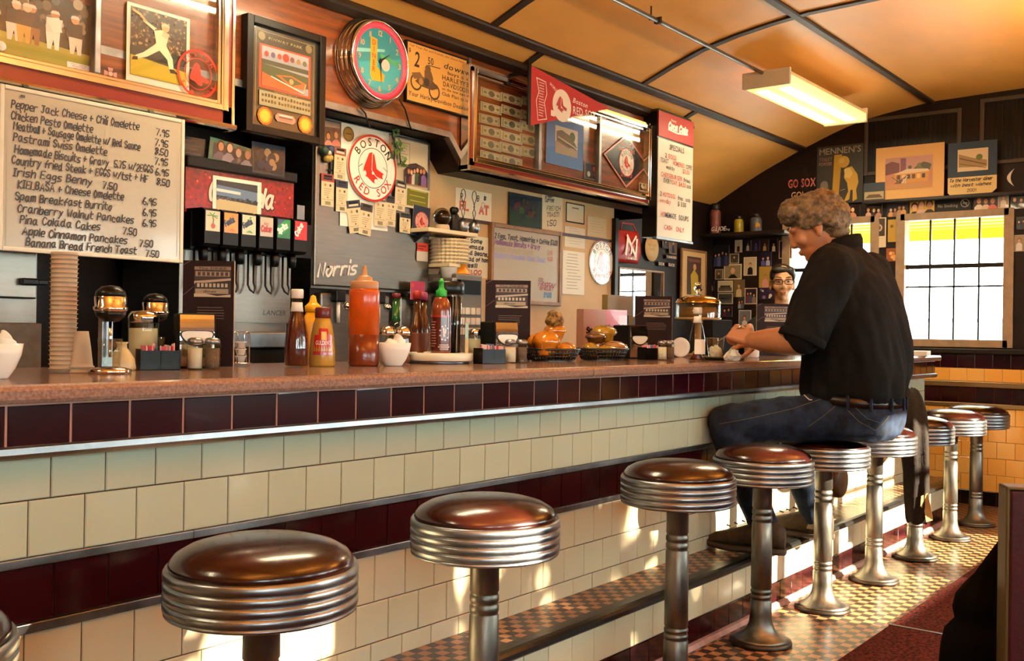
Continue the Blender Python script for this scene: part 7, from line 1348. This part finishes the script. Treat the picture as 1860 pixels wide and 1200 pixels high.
for hp, kn, an in ((hipL, kneL, ankL), (hipR, kneR, ankR)): chain(b, [hp, kn, kn.lerp(an, 0.35), an, an+Vector((0, 0.03, -0.04))], [0.075, 0.055, 0.052, 0.036, 0.03]); capsule(b, an+Vector((0, 0.0, -0.045)), an+Vector((-0.01, 0.14, -0.05)), 0.03, 0.022)
hand_shapes(b, wrL+Vector((0.003, 0.014, 0.004)), (0.12, 0.92, 0.28), (0.85, 0.1, -0.6), (1.15, 1.25, 0.8), 1.16, 1); hand_shapes(b, wrR, (-0.5, 0.8, -0.1), (0, 0.1, -1), (0.35, 0.5, 0.4), 1.1, -1)
fused('body', b, SKIN, MP, 0.0055, 3)
# hair: a bushy grey crop
m = MB(); HS = 1.12; R3 = HM.to_3x3()
def HE(c, rx, ry, rz): ell(m, HM @ (Vector(c)*HS), rx*HS, ry*HS, rz*HS, 14, R3)
HE((0, -0.024, 0.056), 0.090, 0.102, 0.082); HE((0, 0.045, 0.092), 0.078, 0.062, 0.052); HE((0, -0.062, 0.015), 0.084, 0.070, 0.082); HE((0, -0.060, -0.036), 0.066, 0.045, 0.045)
for sx in (-1, 1): HE((sx*0.058, -0.024, 0.040), 0.036, 0.060, 0.055); HE((sx*0.068, 0.022, 0.040), 0.018, 0.022, 0.040); HE((sx*0.046, 0.064, 0.088), 0.042, 0.040, 0.036)
def hairy(c):
    q = HM.inverted() @ c; return 0.011*mnoise.noise(Vector((q.x*38, q.y*20, q.z*30)))+0.006*mnoise.noise(Vector((q.x*110, q.y*55, q.z*80)))+0.004
fused('hair', m, GREYHAIR, MP, 0.0055, 2, hairy)
m = MB()
for sx in (-1, 1): m.tube([HM @ (Vector((sx*(0.012+0.036*k/4), 0.100-0.012*(k/4)**2, 0.036+0.005*math.sin(PI*k/4*0.8)))*1.12) for k in range(5)], [0.003, 0.005, 0.005, 0.004, 0.002], 6)
m.build('eyebrows', GREYHAIR, MP).matrix_parent_inverse = MP.matrix_basis.inverted()
# polo shirt
m = MB()
torso(m, [((4.345, 1.5330, 0.885), 0.222, 0.1870), ((4.345, 1.5280, 0.93), 0.245, 0.2020), ((4.342, 1.5200, 1.02), 0.252, 0.2120), ((4.338, 1.5180, 1.12), 0.250, 0.2100), ((4.332, 1.5200, 1.24), 0.248, 0.2020), ((4.325, 1.5300, 1.34), 0.250, 0.1880), ((4.322, 1.5440, 1.42), 0.235, 0.1640), ((4.320, 1.5420, 1.48), 0.180, 0.1160), ((4.318, 1.5580, 1.525), 0.115, 0.0960), ((4.316, 1.5700, 1.555), 0.080, 0.0820)])
for sh, el in ((shL, elL), (shR, elR)):
    e_ = sh.lerp(el, 0.86); chain(m, [sh.lerp(Vector((4.32, 1.50, 1.46)), 0.30), sh, sh.lerp(el, 0.45), e_], [0.095, 0.102, 0.098, 0.093])
def sfold(c):
    f = 0.017*mnoise.noise(Vector((c.x*9+c.z*3.0, c.y*9, c.z*2.6)))+0.008*mnoise.noise(Vector((c.x*24+c.z*9, c.y*22, c.z*6)))
    t = max(0, 1-abs(c.z-0.95)/0.16); return f+0.008*t*math.sin(c.x*42+c.y*30+c.z*14)
fused('polo_shirt', m, POLO, MP, 0.008, 4, sfold)
m = MB(); rg = []
for j, (r_, dz) in enumerate(((0.082, -0.020), (0.080, 0.020), (0.073, 0.040), (0.068, 0.036), (0.070, 0.0), (0.072, -0.02))): rg.append([(4.314+r_*math.cos(2*PI*i/36), 1.572+r_*1.02*math.sin(2*PI*i/36), 1.548+dz-0.022*math.sin(2*PI*i/36)) for i in range(36)])
m.loft(rg, closed_ends=False); m.build('collar', POLO, MP).matrix_parent_inverse = MP.matrix_basis.inverted()
for sh, el in ((shL, elL), (shR, elR)):
    c_ = sh.lerp(el, 0.965); t_ = (el-sh).normalized(); o_ = MB().tube([c_-t_*0.020, c_-t_*0.01, c_+t_*0.012, c_+t_*0.014], [0.096, 0.098, 0.098, 0.094], 28).build('sleeve_cuff', POLO, MP); o_.matrix_parent_inverse = MP.matrix_basis.inverted()
# jeans
m = MB()
torso(m, [((4.335, 1.5300, 0.738), 0.185, 0.16), ((4.338, 1.5150, 0.770), 0.222, 0.182), ((4.340, 1.5020, 0.85), 0.225, 0.182), ((4.342, 1.5020, 0.90), 0.212, 0.166), ((4.342, 1.5050, 0.925), 0.200, 0.155)])
for hp, kn, an in ((hipL, kneL, ankL), (hipR, kneR, ankR)): chain(m, [hp+Vector((0, -0.02, 0)), hp.lerp(kn, 0.5), kn, kn.lerp(an, 0.35), an+Vector((0, 0, 0.01))], [0.106, 0.098, 0.078, 0.072, 0.057])
def jfold(c): return 0.006*mnoise.noise(c*13)+0.0035*mnoise.noise(Vector((c.x*30, c.y*30, c.z*18)))
J = fused('jeans', m, DENIM, MP, 0.008, 4, jfold)
# belt, loops, pocket seams sewn on the jeans
def keepin(o): o.matrix_parent_inverse = MP.matrix_basis.inverted(); return o
m = MB(); rg = []
for dz, e in ((-0.018, 0.010), (-0.018, 0.016), (0.018, 0.015), (0.018, 0.009)): rg.append([(4.342+(0.207+e)*math.copysign(abs(math.cos(q))**0.85, math.cos(q)), 1.504+(0.161+e)*math.copysign(abs(math.sin(q))**0.85, math.sin(q)), 0.905+dz+0.012*math.sin(q)) for q in [2*PI*i/48 for i in range(48)]])
m.loft(rg+[rg[0]], closed_ends=False); keepin(m.build('belt', LEATHER, MP))
for q in (-1.95, -1.5, -1.2, -0.75, -2.5, -3.0): 
    x, y, z = 4.342+0.228*math.copysign(abs(math.cos(q))**0.85, math.cos(q)), 1.504+0.182*math.copysign(abs(math.sin(q))**0.85, math.sin(q)), 0.905+0.012*math.sin(q); keepin(MB().box(x-0.007, x+0.007, y-0.004, y+0.006, z-0.028, z+0.028, bev=0.002).build('belt_loop', DENIM, MP))
from mathutils.bvhtree import BVHTree
bt = BVHTree.FromPolygons([v.co.copy() for v in J.data.vertices], [list(p.vertices) for p in J.data.polygons])
def sewn(pxs, name='seam', r=0.0011, m_=None):
    pts = []
    for a_, b_ in zip(pxs, pxs[1:]):
        for i in range(8):
            h_ = bt.ray_cast(EYE, ray(a_[0]+(b_[0]-a_[0])*i/8, a_[1]+(b_[1]-a_[1])*i/8).normalized())
            if h_[0]: pts.append(h_[0]+h_[1]*0.0008)
    if len(pts) > 2: keepin(MB().tube(pts, r, 5).build(name, m_ or mat('thread', '5c543e', 0.8), MP))
sewn([(1306, 770), (1370, 758), (1440, 742), (1490, 725), (1520, 712)], 'side_seam'); sewn([(1455, 712), (1470, 726), (1476, 726)], 'pocket_stitch', 0.0025, mat('pale_thread', 'b8ac90', 0.8)); sewn([(1468, 775), (1500, 752), (1530, 726)], 'pocket_stitch'); sewn([(1535, 740), (1560, 765), (1590, 782), (1602, 770), (1618, 752)], 'pocket_stitch'); sewn([(1548, 735), (1575, 760), (1600, 768)], 'pocket_stitch')
# shoes on the foot step
def shoe(an, yaw, name='shoe'):
    t = MB(); rg = []; so = []; R_ = Matrix.Rotation(yaw, 3, 'Z'); L = 0.315
    base = Vector((an.x, an.y-0.085, 0.2655)); n = 24
    for i in range(13):
        u = i/12; y = L*u; hw = 0.040*(0.78+0.40*math.sin(PI*min(1, u*0.95+0.05))**1.0)*(1 if 0.06 < u < 0.93 else 0.70); h_ = (0.115 if u < 0.34 else 0.115-0.070*((u-0.34)/0.66)**0.8)*(1 if 0.05 < u < 0.95 else 0.8)
        rg.append([base+R_ @ Vector((hw*math.cos(2*PI*k/n), y, 0.018+h_/2+(h_/2)*math.sin(2*PI*k/n)*(1.0))) for k in range(n)])
        so.append([base+R_ @ Vector((hw*1.12*math.copysign(abs(math.cos(2*PI*k/n))**0.5, math.cos(2*PI*k/n)), y*1.03-0.004, 0.013+0.013*math.copysign(abs(math.sin(2*PI*k/n))**0.5, math.sin(2*PI*k/n))+(0.012*max(0, u-0.8)/0.2))) for k in range(n)])
    o = t.loft(rg).build(name, BOOTL, MP); keepin(o); s_ = MB().loft(so).build('sole', mat('tan_sole', '3a2e22', 0.7), o)
    c_ = MB()
    for j in range(4): p_ = base+R_ @ Vector((0, 0.145+j*0.032, 0.135-j*0.012)); q_ = R_ @ Vector((0.028, 0.008, -0.006)); c_.tube([p_-q_, p_+Vector((0, 0, 0.004)), p_+R_ @ Vector((0.028, -0.006, -0.006))], 0.0028, 6)
    c_.build('laces', mat('dark_lace', '1a1612', 0.8), o); return o
shoe(ankL, 0.22); shoe(ankR, 0.05)
for an in (ankL, ankR): keepin(MB().lathe([(0.047, -0.035), (0.050, -0.02), (0.050, 0.0), (0.046, 0.012)], 20, tuple(an), caps=False).build('sock_cuff', mat('grey_wool', '8a8074', 0.9), MP))
# fork in the man's hand
fw = wrL+Vector((0.02, 0.115, 0.035)); o = MB().tube([fw+Vector((-0.02, -0.06, 0.03)), fw, fw+Vector((0.03, 0.07, -0.035)), fw+Vector((0.04, 0.10, -0.055))], [0.003, 0.003, 0.0025, 0.004], 8).build('fork', CHROME); tag(o, 'steel fork held in the seated man\'s fist', 'fork')

# waitress behind the counter
WX, WY = 6.64, 3.0
WP = thing('person', 'person with glasses and short dark hair standing behind the counter facing us', 'person', (WX, WY, 0)); hd2 = onY(1421, 514, WY); fz = hd2.z
WM = Matrix.Translation(hd2) @ Matrix.Rotation(math.radians(118), 4, 'Z') @ Matrix.Rotation(math.radians(-3), 4, 'X'); b = MB(); HS2 = 1.10; x0, y0 = hd2.x, hd2.y
head_shapes(b, WM, HS2, 0.80); chain(b, [(x0, y0, fz-0.20), (x0, y0, fz-0.05)], [0.052, 0.054])
WR = Matrix.Rotation(math.radians(118-90-90+90), 3, 'Z')
def wt(x, y, z): v = Matrix.Rotation(math.radians(118), 3, 'Z') @ Vector((x, y, 0)); return Vector((x0+v.x, y0+v.y, z))
def wtorso(m, secs, n=32): m.loft([[wt(hw*math.cos(2*PI*i/n), cy+hd_*math.sin(2*PI*i/n), z) for i in range(n)] for z, hw, hd_, cy in secs])
wtorso(b, [(0.80, 0.15, 0.10, 0), (1.0, 0.13, 0.09, 0), (fz-0.42, 0.15, 0.10, 0.0), (fz-0.27, 0.17, 0.085, 0), (fz-0.22, 0.10, 0.06, 0), (fz-0.19, 0.05, 0.05, 0)])
for s_ in (-1, 1):
    sh, el, wr = wt(s_*0.18, 0, fz-0.30), wt(s_*0.23, 0.02, fz-0.56), wt(s_*0.19, 0.20, fz-0.60); chain(b, [sh, el], [0.045, 0.036]); chain(b, [el, wr], [0.036, 0.025]); d_ = (wr-el).normalized(); hand_shapes(b, wr, d_, (0, 0, -1), (0.3, 0.4, 0.3), 0.9, s_)
    chain(b, [wt(s_*0.085, 0, 0.84), wt(s_*0.085, 0, 0.45), wt(s_*0.085, -0.01, 0.09)], [0.085, 0.055, 0.038]); capsule(b, wt(s_*0.085, -0.02, 0.04), wt(s_*0.09, 0.15, 0.03), 0.035, 0.026)
fused('body', b, mat('fair_skin', 'c49468', 0.5, noise=0.06, nscale=30, sss=0.05), WP, 0.0065, 3)
R3 = WM.to_3x3(); m = MB()
for c_, rx, ry, rz in (((0, -0.026, 0.052), 0.082, 0.092, 0.078), ((0, -0.05, 0.0), 0.072, 0.062, 0.07), ((0.02, 0.056, 0.086), 0.058, 0.030, 0.024), ((-0.045, 0.045, 0.078), 0.030, 0.034, 0.030), ((0.062, 0.02, 0.055), 0.022, 0.04, 0.04), ((-0.064, 0.02, 0.05), 0.020, 0.036, 0.04)): ell(m, WM @ (Vector(c_)*HS2), rx*HS2, ry*HS2, rz*HS2, 14, R3)
fused('hair', m, mat('dark_hair', '1a100c', 0.45, noise=0.3, nscale=60, bump=0.5, bscale=80), WP, 0.006, 3)
def wk(o): o.parent = WP; o.matrix_parent_inverse = WP.matrix_basis.inverted(); return o
for s_ in (-1, 1):
    e_ = MB(); ell(e_, WM @ (Vector((s_*0.031, 0.0925, 0.010))*HS2), 0.011*HS2, 0.007, 0.0052*HS2, 8, R3); eo = wk(e_.build('eye', mat('eye_white'))); ir = MB(); ell(ir, WM @ (Vector((s_*0.031, 0.0985, 0.010))*HS2), 0.006, 0.003, 0.006, 8, R3); i_ = ir.build('iris', mat('brown_iris', '2a160c', 0.15)); i_.parent = eo
    br = MB(); br.tube([WM @ (Vector((s_*(0.012+0.038*k/4), 0.101-0.010*(k/4)**2, 0.034+0.006*math.sin(PI*k/4*0.8)))*HS2) for k in range(5)], [0.002, 0.0034, 0.0034, 0.003, 0.0015], 6); wk(br.build('eyebrow', mat('dark_hair')))
m = MB()
for s_ in (-1, 1):
    m.tube([WM @ (Vector((s_*0.034+0.027*math.copysign(abs(math.cos(q))**0.7, math.cos(q)), 0.112-0.006*abs(math.cos(q)), 0.008+0.017*math.copysign(abs(math.sin(q))**0.7, math.sin(q))))*HS2) for q in [2*PI*i/24 for i in range(24)]], 0.0024, 6, True); m.tube([WM @ (Vector(v)*HS2) for v in ((s_*0.061, 0.106, 0.012), (s_*0.076, 0.05, 0.012), (s_*0.080, -0.005, 0.008))], 0.002, 6)
m.tube([WM @ (Vector(v)*HS2) for v in ((-0.007, 0.113, 0.012), (0, 0.116, 0.015), (0.007, 0.113, 0.012))], 0.002, 6); wk(m.build('eyeglasses', BLACKP))
m = MB(); ell(m, WM @ (Vector((0, 0.1005, -0.0585))*HS2), 0.022, 0.006, 0.0042, 8, R3); ell(m, WM @ (Vector((0, 0.0985, -0.0675))*HS2), 0.018, 0.006, 0.005, 8, R3); wk(m.build('lips', mat('lip_colour', '8a4436', 0.35)))
m = MB(); wtorso(m, [(0.78, 0.19, 0.13, 0), (0.86, 0.185, 0.125, 0), (1.0, 0.155, 0.115, 0), (fz-0.42, 0.175, 0.125, 0.005), (fz-0.30, 0.185, 0.105, 0), (fz-0.245, 0.14, 0.085, 0), (fz-0.215, 0.085, 0.072, 0)])
for s_ in (-1, 1): chain(m, [wt(s_*0.15, 0, fz-0.29), wt(s_*0.19, 0.0, fz-0.32), wt(s_*0.215, 0.01, fz-0.45)], [0.06, 0.062, 0.055])
fused('dark_shirt', m, mat('black_cotton', '101012', 0.85), WP, 0.009, 3)
m = MB()
for s_ in (-1, 1): chain(m, [wt(s_*0.085, 0, 0.84), wt(s_*0.085, 0, 0.45), wt(s_*0.085, -0.01, 0.12)], [0.10, 0.075, 0.06])
fused('trousers', m, mat('black_cotton'), WP, 0.01, 3)
for s_ in (-1, 1): o = MB(); capsule(o, wt(s_*0.085, -0.025, 0.047), wt(s_*0.09, 0.16, 0.042), 0.045, 0.038); wk(o.build('shoe', BLACKP))

# jacket hanging over the stool
t = thing('brown_jacket', 'dark brown jacket with tan torn lining hanging over the stool behind the seated man', 'jacket', (5.40, 1.50, 0.26)); m = MB(); rg = []; n = 40
def jp(px, z, d):                                     # a spot in the plane of the hanging cloth, facing the aisle
    c_ = ray(px, 700); h_ = Vector((c_.x, c_.y, 0)).normalized(); return h_*d+Vector((0, 0, z))
for z, p0, p1_, d_, dp in ((0.90, 1650, 1662, 5.74, 0.05), (0.89, 1643, 1669, 5.73, 0.11), (0.86, 1637, 1675, 5.70, 0.17), (0.82, 1632, 1680, 5.66, 0.20), (0.785, 1630, 1684, 5.60, 0.21), (0.74, 1631, 1686, 5.50, 0.15), (0.68, 1633, 1688, 5.43, 0.10), (0.60, 1637, 1690, 5.41, 0.085), (0.50, 1641, 1692, 5.41, 0.08), (0.42, 1643, 1692, 5.41, 0.075), (0.34, 1646, 1690, 5.41, 0.07), (0.28, 1648, 1689, 5.41, 0.06), (0.262, 1650, 1687, 5.41, 0.045)):
    A_, B_ = jp(p0, z, d_), jp(p1_, z, d_); c_ = (A_+B_)/2; hw = (B_-A_)/2; nb = Vector((hw.y, -hw.x, 0)).normalized()*dp*0.75
    rg.append([c_+hw*math.cos(2*PI*i/n)*(1+0.05*math.sin(4*2*PI*i/n+z*9))+nb*math.sin(2*PI*i/n)*(1+0.16*math.sin(6*2*PI*i/n+z*7))+Vector((0, 0, 0.01*math.sin(3*2*PI*i/n))) for i in range(n)])
m.loft(rg[::-1]); o = m.build('cloth', mat('brown_cloth', '1e1610', 0.85, noise=0.35, nscale=25, bump=0.3, bscale=60, spec=0.2), t); o.matrix_parent_inverse = t.matrix_basis.inverted()
m = MB(); a0, a1 = jp(1680, 0.40, 5.35), jp(1699, 0.28, 5.35); pts = [jp(px, z, 5.355+0.012*(i % 2)) for i, (px, z) in enumerate(((1676, 0.40), (1688, 0.415), (1693, 0.36), (1698, 0.285), (1686, 0.275), (1682, 0.33), (1675, 0.35)))]
k_ = Vector((0.02, 0.006, 0)); m.add(pts+[p_+k_ for p_ in pts], [list(range(7)), list(range(7, 14))[::-1]]+[(i, (i+1) % 7, 7+(i+1) % 7, 7+i) for i in range(7)]); o = m.build('torn_lining', mat('tan_lining', 'b89058', 0.9, noise=0.2), t); o.matrix_parent_inverse = t.matrix_basis.inverted()

# round brown bag hanging on the counter wall behind the stools
p = onY(1521, 873, 1.955); R_ = 0.088; t = thing('round_bag', 'round brown leather bag hanging below the counter behind the seated man\'s stool', 'bag', (p.x, 1.955, p.z-R_)); MB().lathe([(0.0001, -0.035), (R_*0.8, -0.034), (R_*0.95, -0.026), (R_, -0.012), (R_, 0.012), (R_*0.94, 0.022), (0.0001, 0.024)], 36, (0, 0, R_), 'y').build('bag_body', mat('brown_hide', '5a3818', 0.5, noise=0.35, nscale=18, bump=0.1), t)
MB().tube([(-R_*0.6, 0, R_*1.75), (-0.02, 0.012, R_*3.0), (0.0, 0.02, R_*3.6), (0.02, 0.012, R_*3.0), (R_*0.6, 0, R_*1.75)], 0.005, 8).build('strap', mat('brown_hide'), t)
MB().tube([(0, 0.045, R_*3.62), (0, 0.012, R_*3.58), (0, 0.008, R_*3.68)], 0.004, 6).build('hook', DARKM, t)
